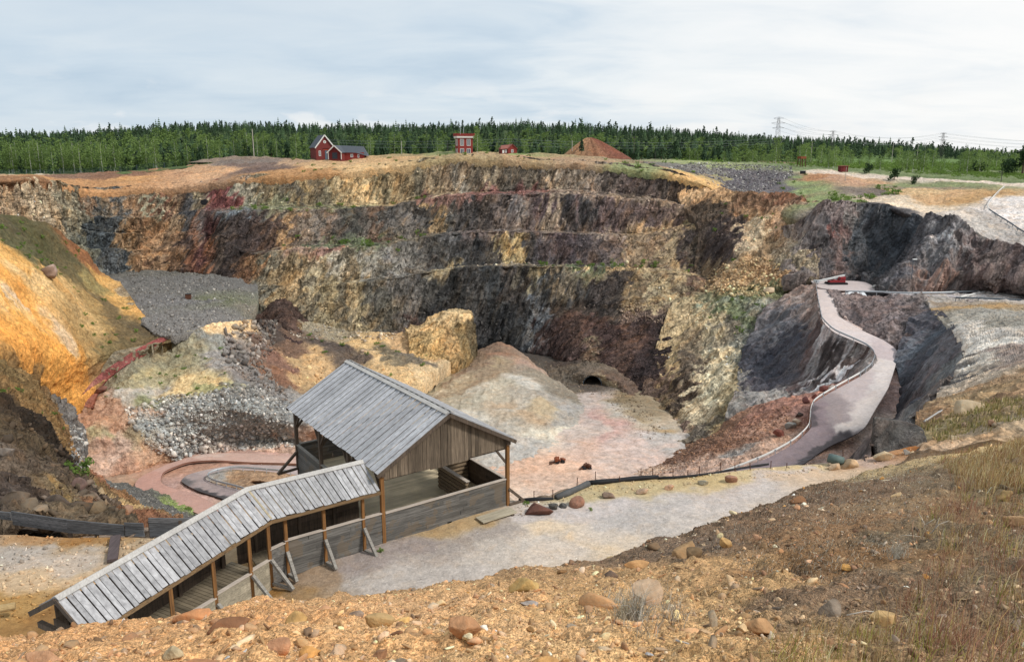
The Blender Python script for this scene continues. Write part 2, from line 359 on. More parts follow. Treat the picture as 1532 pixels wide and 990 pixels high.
patch('spoil_slope', [
 [(170, 527, 167.0), (225, 514, 172.0), (258, 504, 180.0), (300, 491, 182.0), (335, 480, 187.0), (372, 478, 198.0), (410, 478, 222.0), (450, 482, 232.0), (520, 494, 228.0), (585, 500, 225.0), (640, 506, 226.0), (705, 512, 237.0)],
 [(150, 552, 164.0), (200, 540, 168.0), (245, 530, 176.0), (290, 524, 178.0), (330, 522, 180.0), (375, 520, 187.0), (412, 515, 204.0), (455, 520, 210.0), (525, 526, 212.0), (585, 525, 211.0), (640, 530, 214.0), (700, 522, 228.0)],
 [(130, 582, 161.0), (195, 566, 163.0), (245, 558, 170.0), (295, 556, 171.5), (335, 552, 173.0), (380, 552, 177.0), (415, 550, 186.0), (460, 560, 190.0), (520, 560, 195.0), (572, 556, 193.0), (622, 550, 196.0), (680, 540, 212.0)],
 [(112, 605, 156.0), (180, 592, 158.0), (240, 588, 164.0), (290, 580, 165.5), (340, 570, 166.5), (382, 583, 167.0), (420, 588, 171.0), (470, 600, 173.0), (515, 595, 176.0), (562, 588, 177.0), (600, 575, 180.0), (640, 565, 190.0)],
 [(118, 640, 150.0), (185, 630, 152.0), (235, 620, 156.0), (290, 612, 156.0), (340, 606, 157.5), (385, 616, 158.0), (425, 625, 160.0), (480, 635, 162.0), (510, 635, 163.0), (555, 630, 164.5), (585, 620, 168.0), (614, 610, 172.0)],
 [(128, 685, -59), (190, 668, -58), (235, 664, -58.2), (290, 660, -59.4), (340, 655, -60), (390, 655, -60.8), (435, 660, -61.6), (490, 665, -62), (505, 665, -62.5), (550, 660, -63), (575, 650, -63), (600, 640, -63.5)],
 [(140, 715, -62), (195, 705, -62), (240, 692, -62.3), (290, 682, -62.6), (340, 678, -62.7), (390, 678, -62.8), (435, 682, -62.8), (490, 690, -63), (500, 690, -63), (545, 690, -63.5), (570, 690, -64), (595, 690, -64)],
 ], 420, 280, [(11, .8, 'f'), ((5, 5, 7), .55, 'r'), (2, .3, 'r'), (.9, .22, 'f')], mat='soil', seed=8, warp=2.4)
patch('pit_floor', [
 [(-200, 560, -62.6), (100, 560, -62.6), (350, 555, -62.6), (600, 545, -62.6), (750, 512, -62.4), (820, 517, -62), (900, 540, -62.2), (1000, 580, -62.4), (1150, 600, -62.6)],
 [(-200, 640, -62.6), (100, 640, -62.6), (350, 620, -62.6), (600, 600, -62.6), (750, 560, -62.4), (850, 580, -62.1), (920, 585, -62.1), (1000, 630, -62.1), (1150, 660, -62.6)],
 [(-200, 700, -62.8), (100, 700, -62.6), (350, 690, -62.4), (600, 670, -62.6), (760, 630, -62.6), (850, 640, -62.2), (920, 640, -62.1), (1010, 665, -62), (1150, 700, -62.6)],
 [(-200, 760, -62.8), (100, 760, -62.6), (350, 740, -62.2), (600, 730, -62.6), (770, 700, -62.4), (850, 700, -62.2), (920, 700, -62.2), (1010, 710, -62), (1150, 740, -62.6)],
 [(-200, 900, -63), (100, 900, -62.8), (350, 880, -62.8), (600, 870, -62.8), (770, 860, -62.6), (850, 860, -62.6), (920, 860, -62.6), (1010, 860, -62.6), (1150, 860, -62.6)],
 ], 360, 200, [(16, .25, 'f'), (4, .14, 'f'), (1.2, .1, 'f')], mat='floor', seed=9, smooth=True, warp=6)
patch('spoil_mound', [
 [(560, 592, -63), (625, 566, -61.8), (690, 538, -60.6), (724, 522, -58.8), (744, 513, -57.2), (768, 521, -59), (800, 546, -61.8), (830, 564, -63)],
 [(560, 612, -63), (630, 585, -60.3), (690, 558, -58.5), (730, 540, -57), (760, 536, -57.2), (800, 552, -58.8), (845, 580, -61.6), (870, 595, -63.2)],
 [(560, 650, -63), (630, 610, -60.8), (690, 590, -59.4), (740, 578, -58.6), (785, 578, -58.8), (825, 585, -59.6), (866, 602, -61.8), (888, 615, -63.2)],
 [(560, 690, -63.2), (620, 650, -61.8), (690, 632, -60.6), (745, 622, -60.2), (790, 618, -60.4), (832, 618, -60.8), (870, 620, -62.1), (894, 625, -63.2)],
 [(560, 740, -63.6), (620, 705, -62.9), (690, 690, -62.4), (745, 678, -62.1), (790, 668, -62.1), (832, 655, -62.1), (870, 645, -62.4), (894, 640, -63.2)],
 [(560, 760, -64), (620, 735, -63.6), (690, 725, -63.2), (745, 715, -63), (790, 705, -63), (832, 690, -63), (870, 675, -63.2), (894, 660, -63.6)],
 ], 320, 220, [(9, .45, 'f'), (4, .35, 'r'), (1.6, .16, 'r'), (.8, .08, 'f')], mat='floor', seed=12, smooth=True, warp=4)
patch('rubble_slope', [
 [(1005, 256, 298.), (1026, 262, 294.), (1062, 278, 288.), (1098, 291, 281.), (1150, 294, 270.), (1188, 288, 262.), (1215, 300, 256.), (1240, 305, 250.)],
 [(1018, 300, 284.), (1034, 300, 283.), (1072, 311, 276.), (1108, 324, 267.), (1150, 326, 258.), (1185, 332, 251.), (1212, 340, 244.), (1235, 345, 240.)],
 [(1045, 345, 268.), (1055, 350, 266.), (1085, 362, 256.), (1115, 376, 246.), (1145, 386, 240.), (1173, 391, 235.), (1200, 398, 230.), (1225, 400, 228.)],
 [(1035, 408, 256.), (1048, 410, 255.), (1072, 424, 244.), (1100, 432, 235.), (1132, 432, 230.), (1165, 421, 228.), (1200, 420, 224.), (1226, 420, 221.)],
 [(1000, 466, 236.), (1016, 468, 235.), (1047, 478, 226.), (1085, 478, 218.), (1125, 474, 214.), (1165, 456, 222.), (1195, 442, 228.), (1223, 437, 224.)],
 [(975, 545, 213.), (992, 543, 212.), (1026, 545, 204.), (1065, 550, 197.), (1110, 540, 194.), (1155, 500, 209.), (1190, 470, 219.), (1228, 470, 212.)],
 [(955, 600, 196.), (976, 604, 192.), (1012, 618, 181.), (1050, 614, 174.), (1098, 588, 175.), (1150, 580, 186.), (1200, 560, 192.), (1250, 545, 192.)],
 [(948, 640, 178.), (985, 650, 170.), (1020, 662, 163.), (1060, 650, 160.), (1110, 625, 164.), (1160, 612, 172.), (1210, 600, 176.), (1260, 590, 176.)],
 ], 520, 480, [((12, 12, 22), 1.2, 'f'), ((5, 5, 14), .9, 'r'), ((2, 2, 7), .5, 'r'), ((1, 1, 3), .25, 'r')], mat='rubble', seed=15, warp=3.4, soft=True)
patch('road_cliff', [
 [(1150, 455, 217.), (1190, 438, 215.5), (1221, 424, 214.), (1224, 450, 196.), (1230, 480, 178.), (1246, 497, 171.), (1275, 509, 166.5), (1300, 519, 161.5), (1313, 533, 157.), (1310, 548, 153.5), (1295, 560, 150.)],
 [(1120, 500, 203.), (1150, 490, 199.), (1185, 482, 195.), (1204, 500, 185.), (1222, 512, 176.), (1242, 520, 170.), (1268, 528, 166.), (1290, 536, 161.5), (1300, 545, 157.), (1300, 556, 153.), (1290, 564, 150.)],
 [(1105, 548, 190.), (1125, 545, 187.), (1155, 545, 184.), (1182, 550, 178.), (1208, 552, 172.), (1232, 548, 168.), (1258, 546, 164.), (1278, 550, 160.), (1290, 554, 156.), (1291, 562, 152.), (1284, 569, 149.)],
 [(1098, 592, 171.), (1113, 592, 170.), (1150, 598, 167.), (1182, 594, 166.), (1208, 586, 164.5), (1234, 574, 163.), (1256, 566, 161.), (1272, 562, 158.), (1282, 564, 154.5), (1281, 570, 151.), (1276, 577, 148.)],
 [(1085, 625, 163.), (1110, 622, 161.), (1150, 615, 160.), (1182, 605, 160.), (1208, 596, 160.), (1234, 586, 159.), (1256, 577, 158.), (1272, 572, 156.), (1280, 572, 152.), (1276, 580, 149.), (1268, 590, 147.)],
 ], 330, 300, [((9, 9, 25), .9, 'f'), ((4, 4, 16), .8, 'r'), ((1.6, 1.6, 6), .4, 'r'), (.9, .15, 'f')], mat='net', seed=18, warp=2, soft=True)
patch('red_slope', [
 [(1040, 660, 166.), (1075, 640, 163.), (1110, 618, 163.), (1150, 604, 162.), (1190, 594, 161.), (1225, 583, 160.), (1262, 570, 158.), (1300, 556, 152.)],
 [(1000, 672, 163.), (1040, 662, 159.), (1080, 646, 156.), (1125, 628, 153.5), (1165, 615, 151.), (1198, 604, 149.), (1235, 590, 149.), (1295, 565, 149.)],
 [(975, 690, 156.), (1015, 685, 150.), (1060, 668, 147.), (1110, 652, 144.), (1150, 645, 142.), (1188, 640, 141.), (1210, 630, 143.), (1240, 620, 147.)],
 [(950, 706, 149.), (1000, 702, 142.), (1050, 692, 138.), (1100, 682, 134.), (1145, 675, 131.), (1180, 668, 133.), (1205, 660, 135.), (1235, 650, 140.)],
 [(930, 725, 143.), (980, 722, 136.), (1040, 716, 130.5), (1090, 706, 128.5), (1130, 697, 129.), (1165, 690, 131.), (1200, 680, 134.), (1230, 675, 139.)],
 [(920, 770, 130.), (970, 770, 126.), (1030, 765, 121.), (1080, 755, 121.), (1130, 745, 121.), (1165, 740, 122.), (1200, 735, 124.), (1230, 730, 128.)],
 ], 330, 190, [(8, .5, 'f'), (3, .35, 'r'), (1.1, .25, 'r')], mat='soil', seed=21, warp=2.2)
patch('road_bed', [   # shelf that carries the road down, a little wider than the road
 [(1219, 421, -35.2), (1222, 450, -36.6), (1229, 480, -38.0), (1262, 503, -39.9), (1306, 524, -41.3), (1308, 540, -42.0), (1282, 566, -43.6), (1214, 602, -46.2), (1208, 640, -48.6), (1150, 676, -51.0), (1085, 702, -53.4), (1030, 722, -55)],
 [(1266, 432, -35.2), (1262, 455, -36.9), (1270, 480, -38.2), (1302, 498, -39.9), (1345, 514, -41.3), (1375, 545, -42.4), (1368, 585, -44.4), (1350, 630, -47.2), (1330, 668, -50.0), (1280, 712, -52.2), (1190, 745, -54.4), (1060, 770, -56)],
 ], 260, 50, [(3, .12, 'f')], mat='soil', seed=23, smooth=True, warp=1.5)
patch('rock_cliff', [
 [(1150, 345, 262.), (1178, 336, 246.), (1196, 325, 243.), (1225, 305, 241.), (1262, 301, 242.), (1305, 302, 243.), (1345, 309, 240.), (1375, 322, 232.), (1386, 323, 226.), (1396, 319, 222.), (1430, 325, 214.), (1468, 350, 207.), (1495, 361, 202.), (1540, 366, 196.), (1620, 380, 186.)],
 [(1152, 375, 257.), (1180, 372, 239.), (1203, 362, 236.), (1230, 345, 236.), (1268, 340, 238.), (1305, 345, 239.), (1338, 352, 236.), (1352, 372, 226.), (1358, 372, 217.), (1372, 360, 213.), (1420, 370, 207.), (1460, 385, 202.), (1495, 392, 198.), (1540, 396, 192.), (1620, 405, 182.)],
 [(1155, 405, 250.), (1180, 402, 231.), (1205, 400, 229.), (1230, 390, 230.), (1268, 388, 233.), (1298, 390, 234.), (1318, 398, 228.), (1326, 408, 219.), (1330, 408, 210.), (1348, 402, 206.), (1405, 405, 202.), (1460, 412, 198.), (1495, 416, 194.), (1540, 420, 188.), (1620, 430, 178.)],
 [(1158, 424, 240.), (1182, 421, -35.6), (1206, 420, -35.3), (1230, 418, -35.3), (1268, 418.5, -35.3), (1292, 420, -35.3), (1306, 426, -35.3), (1311, 432, -35.3), (1318, 437, -35.3), (1348, 440, -35.3), (1405, 440, -35.3), (1460, 440, -35.3), (1495, 441, -35.3), (1540, 443, -35.3), (1620, 446, -35.3)],
 ], 520, 230, [((13, 13, 24), 1.3, 'f'), ((7, 7, 14), 2.0, 'q'), ((3, 3, 7), 1.0, 'q'), ((1.6, 1.6, 6), .5, 'r'), ((1.2, 1.2, 2.4), .3, 'q')], mat='darkcliff', seed=25, warp=3)
patch('upper_ground', [
 [(930, 238, 420.), (1020, 238, 420.), (1100, 243, 420.), (1190, 247, 420.), (1260, 250, 420.), (1330, 252, 410.), (1400, 254, 400.), (1470, 255, 395.), (1560, 256, 390.), (1700, 258, 380.)],
 [(960, 243, 330.), (1030, 244, 340.), (1100, 247, 345.), (1180, 249, 340.), (1250, 255, 330.), (1330, 262, 322.), (1400, 267, 312.), (1470, 270, 305.), (1560, 272, 300.), (1700, 276, 290.)],
 [(985, 250, 303.), (1030, 258, 304.), (1100, 286, 290.), (1180, 284, 285.), (1250, 274, 290.), (1330, 277, 284.), (1400, 281, 277.), (1470, 279, 275.), (1560, 286, 262.), (1700, 296, 245.)],
 [(1010, 258, 296.), (1060, 279, 288.), (1130, 296, 276.), (1190, 300, 264.), (1250, 292, 266.), (1330, 295, 264.), (1400, 300, 258.), (1470, 296, 252.), (1560, 308, 235.), (1700, 325, 215.)],
 [(1010, 262, 292.), (1080, 292, 282.), (1150, 318, 263.), (1196, 324, 247.), (1235, 306, 245.), (1305, 305, 246.), (1384, 325, 230.), (1430, 322, 226.), (1485, 326, 224.), (1560, 345, 208.), ][:10] + [],
 ] if False else [
 [(930, 238, 420.), (1020, 238, 420.), (1100, 243, 420.), (1190, 247, 420.), (1260, 250, 420.), (1330, 252, 410.), (1400, 254, 400.), (1470, 255, 395.), (1560, 256, 390.), (1700, 258, 380.)],
 [(960, 243, 330.), (1030, 244, 340.), (1100, 247, 345.), (1180, 249, 340.), (1250, 255, 330.), (1330, 262, 322.), (1400, 267, 312.), (1470, 270, 305.), (1560, 272, 300.), (1700, 276, 290.)],
 [(985, 250, 303.), (1030, 258, 304.), (1100, 286, 290.), (1180, 284, 285.), (1250, 274, 290.), (1330, 277, 284.), (1400, 281, 277.), (1470, 279, 275.), (1560, 286, 262.), (1700, 296, 245.)],
 [(1000, 258, 297.), (1050, 275, 290.), (1120, 296, 277.), (1190, 301, 262.), (1250, 293, 264.), (1330, 294, 262.), (1400, 300, 256.), (1465, 297, 250.), (1560, 308, 232.), (1700, 325, 212.)],
 [(1015, 264, 293.), (1075, 290, 284.), (1145, 320, 265.), (1196, 325, 246.), (1240, 305, 244.), (1310, 304, 245.), (1380, 324, 231.), (1428, 323, 220.), (1500, 340, 216.), (1700, 375, 190.)],
 [(1010, 275, 296.), (1070, 300, 287.), (1140, 335, 268.), (1190, 345, 250.), (1240, 320, 247.), (1310, 318, 247.), (1378, 335, 236.), (1430, 333, 218.), (1500, 363, 205.), (1700, 392, 178.)],
 ], 420, 170, [(12, .5, 'f'), (4, .35, 'f'), (1.3, .25, 'r')], mat='soil', seed=28, warp=2.6)
patch('road_cut', [
 [(1236, 433, -35.1), (1262, 437, -35.1), (1300, 438, -35.1), (1345, 441, -35.1), (1400, 443, -35.1), (1440, 446, -35.1), (1475, 452, -35.4)],
 [(1247, 452, -36.5), (1268, 455, -36.6), (1308, 458, -36.8), (1350, 462, -36.8), (1392, 462, -36.4), (1425, 460, -36), (1465, 462, -35.8)],
 [(1251, 466, -37.4), (1274, 476, -38.1), (1308, 486, -38.6), (1348, 490, -38.4), (1378, 488, -38), (1408, 482, -37.4), (1450, 475, -36.5)],
 [(1258, 477, -38.1), (1286, 494, -39.5), (1318, 509, -40.7), (1342, 527, -41.5), (1364, 530, -41.5), (1392, 520, -40), (1430, 500, -38)],
 ], 230, 130, [((6, 6, 10), 1.0, 'q'), ((2.4, 2.4, 5), .7, 'q'), (1.1, .25, 'q')], mat='darkcliff', seed=31, warp=2)
patch('netted_rock', [
 [(1360, 478, 177.), (1392, 465, 180.), (1412, 468, 173.), (1430, 490, 152.), (1441, 520, 132.), (1438, 550, 112.), (1412, 580, 93.), (1388, 607, 76.), (1370, 628, 62.), (1350, 650, 50.), (1330, 668, 44.), (1295, 694, 40.)],
 [(1352, 500, 168.), (1375, 490, 170.), (1395, 492, 165.), (1410, 515, 148.), (1418, 545, 131.), (1408, 575, 115.), (1385, 605, 98.), (1362, 632, 82.), (1345, 650, 70.), (1330, 668, 60.), (1315, 684, 52.), (1285, 712, 46.)],
 [(1343, 525, 160.), (1356, 520, 160.), (1370, 528, 155.), (1380, 550, 144.), (1380, 580, 132.), (1368, 610, 122.), (1350, 635, 112.), (1334, 655, 103.), (1322, 670, 95.), (1312, 684, 86.), (1303, 695, 80.), (1278, 722, 70.)],
 [(1338, 545, 154.5), (1343, 555, 151.), (1346, 575, 146.), (1342, 600, 140.), (1334, 625, 134.), (1324, 648, 129.5), (1312, 670, 126.), (1302, 690, 121.), (1296, 702, 116.), (1290, 712, 112.), (1286, 722, 108.), (1270, 745, 100.)],
 ], 330, 190, [((9, 9, 9), .7, 'f'), ((3, 6, 12), .7, 'r'), ((1.4, 2.5, 5), .3, 'r'), (.8, .1, 'f')], mat='net', seed=34, warp=2)
patch('rock_spur', [
 [(1330, 437.5, -34.9), (1370, 438.5, -34.9), (1430, 440, -34.9), (1480, 440.5, -34.9), (1540, 443, -34.9), (1660, 448, -34.9)],
 [(1385, 450, -35.3), (1410, 450, -35.1), (1450, 449, -34.9), (1490, 449, -34.9), (1545, 451, -34.9), (1660, 456, -34.9)],
 [(1393, 466, -35.6), (1415, 464, -35.2), (1455, 460, -34.6), (1495, 462, -34.0), (1548, 466, -33.6), (1660, 470, -33)],
 [(1425, 494, 153.), (1436, 488, 152.), (1465, 484, 149.), (1500, 486, 142.), (1550, 490, 134.), (1660, 494, 126.)],
 [(1442, 527, 127.), (1450, 520, 126.), (1475, 518, 119.), (1508, 518, 111.), (1552, 518, 103.), (1660, 518, 95.)],
 [(1430, 560, 103.), (1442, 555, 102.), (1475, 552, 93.), (1512, 548, 84.), (1555, 545, 76.), (1670, 540, 70.)],
 [(1398, 598, 79.), (1415, 592, 78.), (1455, 586, 71.), (1505, 578, 64.), (1560, 572, 58.), (1680, 562, 53.)],
 [(1360, 640, 56.), (1382, 632, 57.), (1435, 620, 54.), (1495, 608, 50.), (1560, 598, 46.), (1690, 585, 42.)],
 [(1310, 683, 43.), (1345, 672, 43.5), (1410, 658, 42.5), (1480, 642, 41.), (1560, 627, 39.), (1700, 606, 36.)],
 [(1280, 712, 39.), (1320, 700, 39.), (1400, 682, 38.), (1480, 665, 36.5), (1560, 650, 35.), (1700, 628, 33.)],
 ], 300, 380, [(11, .5, 'f'), (4, .4, 'r'), (1.4, .2, 'r'), (.5, .07, 'f')], mat='soil', seed=37, warp=1.4)
patch('sulphur_slope', [
 [(-110, 305, 160.), (-40, 312, 170.), (0, 322, 182.), (40, 328, 196.), (72, 338, 208.), (100, 358, 216.), (128, 378, 222.), (152, 406, 226.), (178, 420, 222.), (200, 450, 206.)],
 [(-110, 345, 145.), (-40, 350, 153.), (0, 357, 163.), (38, 370, 174.), (66, 384, 184.), (94, 400, 192.), (122, 415, 200.), (146, 432, 206.), (176, 446, 208.), (208, 466, 199.)],
 [(-110, 390, 130.), (-40, 395, 136.), (0, 400, 145.), (34, 408, 154.), (62, 420, 164.), (90, 436, 173.), (118, 450, 182.), (146, 460, 190.), (180, 470, 194.), (222, 482, 192.)],
 [(-110, 450, 114.), (-40, 450, 120.), (0, 452, 127.), (35, 458, 136.), (68, 468, 147.), (100, 482, 157.), (126, 492, 166.), (155, 494, 174.), (190, 494, 182.), (235, 494, 187.)],
 [(-110, 500, 103.), (-40, 500, 108.), (0, 504, 114.), (38, 512, 122.), (72, 520, 133.), (108, 530, 145.), (132, 534, 156.), (165, 526, 166.), (200, 516, 174.), (248, 503, 180.)],
 [(-110, 535, 97.), (-40, 535, 102.), (0, 540, 107.), (30, 555, 117.), (58, 574, 130.), (92, 590, 145.), (128, 572, 157.), (165, 548, 166.), (205, 528, 172.), (255, 508, 176.)],
 [(-110, 570, 100.), (-40, 575, 106.), (0, 580, 110.), (30, 592, 120.), (58, 602, 134.), (98, 606, 148.), (138, 584, 158.), (175, 556, 167.), (212, 534, 173.), (258, 512, 177.)],
 ], 330, 330, [(14, .8, 'f'), ((5, 9, 9), .45, 'r'), (2, .25, 'r'), (.8, .12, 'f')], mat='soil', seed=40, warp=2.6)
patch('dark_slope', [
 [(-110, 528, 90.), (-50, 532, 96.), (0, 543, 102.), (40, 562, 112.), (72, 588, 128.), (98, 606, 138.), (118, 640, 140.)],
 [(-110, 560, 80.), (-50, 566, 84.), (0, 572, 90.), (42, 590, 100.), (74, 612, 114.), (100, 636, 128.), (120, 664, 132.)],
 [(-110, 590, 68.), (-50, 595, 71.), (0, 600, 76.), (42, 620, 85.), (76, 645, 98.), (104, 672, 116.), (128, 695, 126.)],
 [(-110, 630, 57.), (-50, 630, 59.), (0, 635, 62.), (44, 654, 68.), (82, 680, 80.), (112, 700, 100.), (140, 716, 120.)],
 [(-110, 680, 48.), (-50, 680, 49.), (0, 682, 50.), (50, 692, 54.), (92, 706, 63.), (128, 722, 84.), (160, 732, 112.)],
 [(-110, 730, 42.), (-50, 730, 42.), (0, 730, 42.5), (60, 736, 45.), (110, 742, 50.), (150, 750, 66.), (195, 752, 100.)],
 [(-110, 772, 38.), (-50, 772, 38.), (0, 772, 38.), (60, 776, 38.5), (120, 776, 40.), (175, 772, 52.), (240, 768, 88.)],
 [(-110, 795, 36.), (-50, 795, 36.), (0, 795, 36.), (60, 796, 36.), (130, 796, 37.), (190, 795, 45.), (270, 790, 75.)],
 ], 280, 260, [(10, .6, 'f'), (4, .9, 'r'), (1.7, .55, 'r'), (.7, .2, 'r')], mat='darksoil', seed=43, warp=1.8)
patch('road_bank', [
 [(160, 718, -60.), (200, 728, -61.), (235, 738, -61.5), (265, 752, -62), (300, 770, -62.2), (340, 790, -62.4)],
 [(150, 724, -57.), (185, 738, -58.), (225, 752, -59.), (255, 764, -60), (290, 784, -61), (340, 805, -62)],
 [(140, 745, -50.), (165, 762, -50.), (205, 770, -52.), (240, 782, -54), (280, 800, -56), (340, 825, -58)],
 ], 150, 60, [(4, .5, 'r'), (1.5, .4, 'r'), (.7, .2, 'r')], mat='gravel', seed=45, warp=1.6)
# ground beyond the rim: one sheet out to the horizon, low wooded ridge included
def hill(x, y):
    """height of the country beyond the pit"""
    base = np.interp(y, [280, 330, 420, 1200], [-4, -4, -5, -6])
    base = base + np.interp(x, [-200, -90, -40, 60, 200], [-3.6, -2, 1.2, 1.6, -3.4]) * np.clip((700 - y) / 350, 0, 1)
    t = np.clip((y - np.interp(x, [-500, 0, 300, 700], [430, 470, 520, 600])) / 300, 0, 1); t = t * t * (3 - 2 * t)
    top = np.interp(x / np.maximum(y, 1), [-.8, -.65, -.53, -.4, -.23, 0, .2, .33, .456, .54, .65, .9], [13, 16, 20, 27, 25, 28, 23, 17, 10.5, 6, 0, -4])
    return base + t * top
RIM = [(-400, 262, 326.), (-160, 262, 326.), (-40, 262, 326.), (40, 261.5, 326.), (95, 261, 326.), (150, 259, 327.), (230, 252, 330.), (300, 245, 332.), (350, 240, 332.), (430, 238, 335.), (520, 236, 335.), (600, 231, 335.), (683, 228, 330.), (750, 229, 330.), (800, 231, 330.), (883, 235, 330.), (950, 241, 330.), (1030, 246, 335.), (1120, 250, 345.)]
CLIFFTOP = [(-260, 267, 180.), (-90, 268, 189.)] + [(px, ys[0], float(Y[0]) + .3) for px, ys, Y in FW if px in (0, 50, 95, 135, 225, 300, 335, 410, 517, 583, 683, 750, 817, 883, 950, 1024, 1106)]
mid = [tuple([(a[0] + b[0]) / 2, (a[1] * .5 + b[1] * .5), (a[2] + b[2]) / 2]) for a, b in zip(RIM, CLIFFTOP)]
inner = [(a[0], a[1] + 6, a[2] - 3.) for a in CLIFFTOP]
patch('rim_ground', [RIM, mid, CLIFFTOP, inner], 620, 110, [(12, .5, 'f'), (4, .35, 'f'), (1.4, .25, 'r')], mat='soil', seed=47, warp=3)
def far_sheet():
    n = 300; s = np.linspace(-1, 1, n)
    xs = np.sign(s) * (np.abs(s) * 500 + 8500 * np.abs(s) ** 7)
    st = np.r_[np.linspace(-6, 90, 40), np.linspace(96, 700, 110), np.geomspace(710, 9000, 30)]
    rx = np.array([at(*k) for k in RIM]); up = np.array([at(*k) for k in [(1190, 247, 420.), (1330, 252, 410.), (1470, 255, 395.), (1560, 256, 390.), (1700, 258, 380.)]])
    rx = np.r_[rx, up]
    ry = np.interp(xs, rx[:, 0], rx[:, 1]); rz = np.interp(xs, rx[:, 0], rx[:, 2])
    X = np.repeat(xs[None], len(st), 0); Y = ry[None] + st[:, None]
    H = hill(X.ravel(), Y.ravel()).reshape(X.shape)
    t = np.clip(st / 75, 0, 1); t = (t * t * (3 - 2 * t))[:, None]
    Z = (rz[None] - .12) * (1 - t) + H * t - np.clip(-st, 0, 9)[:, None] * .2
    G = np.stack([X, Y, Z], 2)
    G[..., 2] += (fbm(G.reshape(-1, 3) / 45, 3, 5) * .9).reshape(X.shape) * t
    PATCH['ground'] = dict(V=G, G=G[::4, ::4], n=None, mat='far', gain=1, smooth=True, warp=8, seed=50)
    return G
far_sheet()
# path on its shelf above the pit
patch('gravel_path', [
 [(-150, 797, 32.4), (0, 799, -17.0), (100, 801, -17.0), (170, 803, -17), (235, 806, -16.95), (300, 794, -16.9), (360, 764, -16.8), (447, 714, -16.45), (560, 640, -16.4), (700, 690, -16.4), (770, 748, -16.4), (840, 742, -16.4), (890, 722, -16.4), (960, 714, -16.4), (1080, 708, -16.4), (1180, 697, -16.4), (1270, 688, -16.5), (1340, 675, -16.2), (1400, 663, -15.9), (1470, 650, -15.3), (1540, 635, -14.6), (1680, 610, -13.5)],
 [(-150, 850, -17.2), (0, 850, -17.1), (100, 850, -17.1), (170, 850, -17.1), (235, 850, -17.1), (300, 840, -17.05), (360, 820, -16.9), (447, 790, -16.45), (560, 760, -16.45), (700, 770, -16.45), (770, 790, -16.45), (840, 780, -16.45), (890, 765, -16.45), (960, 750, -16.4), (1080, 735, -16.4), (1180, 720, -16.4), (1270, 700, -16.4), (1340, 684, -16.2), (1400, 671, -15.8), (1470, 657, -15.2), (1540, 643, -14.5), (1680, 620, -13.3)],
 [(-150, 960, -17.3), (0, 960, -17.3), (100, 960, -17.3), (170, 960, -17.3), (235, 950, -17.2), (300, 930, -17.1), (360, 905, -16.9), (447, 890, -16.6), (560, 890, -16.5), (700, 880, -16.5), (770, 870, -16.5), (840, 860, -16.5), (890, 850, -16.5), (960, 830, -16.4), (1080, 795, -16.3), (1180, 760, -16.3), (1270, 715, -16.3), (1340, 695, -16.1), (1400, 680, -15.7), (1470, 664, -15), (1540, 650, -14.3), (1680, 630, -13.1)],
 [(-150, 1150, -18), (0, 1150, -18), (100, 1150, -18), (170, 1150, -18), (235, 1100, -17.6), (300, 1060, -17.4), (360, 1040, -17.2), (447, 1030, -17.), (560, 1030, -17), (700, 1020, -17), (770, 1010, -17), (840, 1000, -17), (890, 980, -17), (960, 950, -17), (1080, 880, -16.9), (1180, 820, -16.7), (1270, 740, -16.5), (1340, 712, -16.4), (1400, 696, -16), (1470, 680, -15.3), (1540, 668, -14.6), (1680, 650, -13.6)],
 ], 620, 190, [(5, .1, 'f'), (1.6, .05, 'f'), (.5, .025, 'f')], mat='path', seed=52, smooth=True, warp=.8)
# steep drop below the path's outer edge
patch('path_bank', [
 [(-150, 797, 32.5), (60, 800, -17.05), (170, 803, -17.05), (300, 794, -16.95), (360, 764, -16.85), (447, 714, -16.5), (560, 640, -16.45), (700, 690, -16.45), (770, 748, -16.45), (890, 722, -16.45), (1080, 708, -16.45), (1270, 688, -16.55), (1345, 672, -16.3)],
 [(-150, 800, -25), (60, 800, -24), (170, 800, -24), (300, 790, -26), (360, 760, -28), (447, 740, -30), (560, 700, -30), (700, 735, -30), (770, 770, -30), (890, 760, -30), (1080, 745, -28), (1270, 722, -26), (1320, 710, -24)],
 [(-150, 790, -64), (60, 790, -64), (170, 790, -64), (300, 780, -64), (360, 765, -64), (447, 760, -64), (560, 750, -64), (700, 770, -64), (770, 780, -64), (890, 780, -64), (1080, 770, -60), (1270, 745, -56), (1320, 735, -54)],
 ], 200, 60, [(6, .4, 'f'), (2, .2, 'r')], mat='soil', seed=55, warp=1.5)
for _n in ('path_bank',):
    _p = PATCH[_n]['V']; _p[:3, :, 2] -= .12
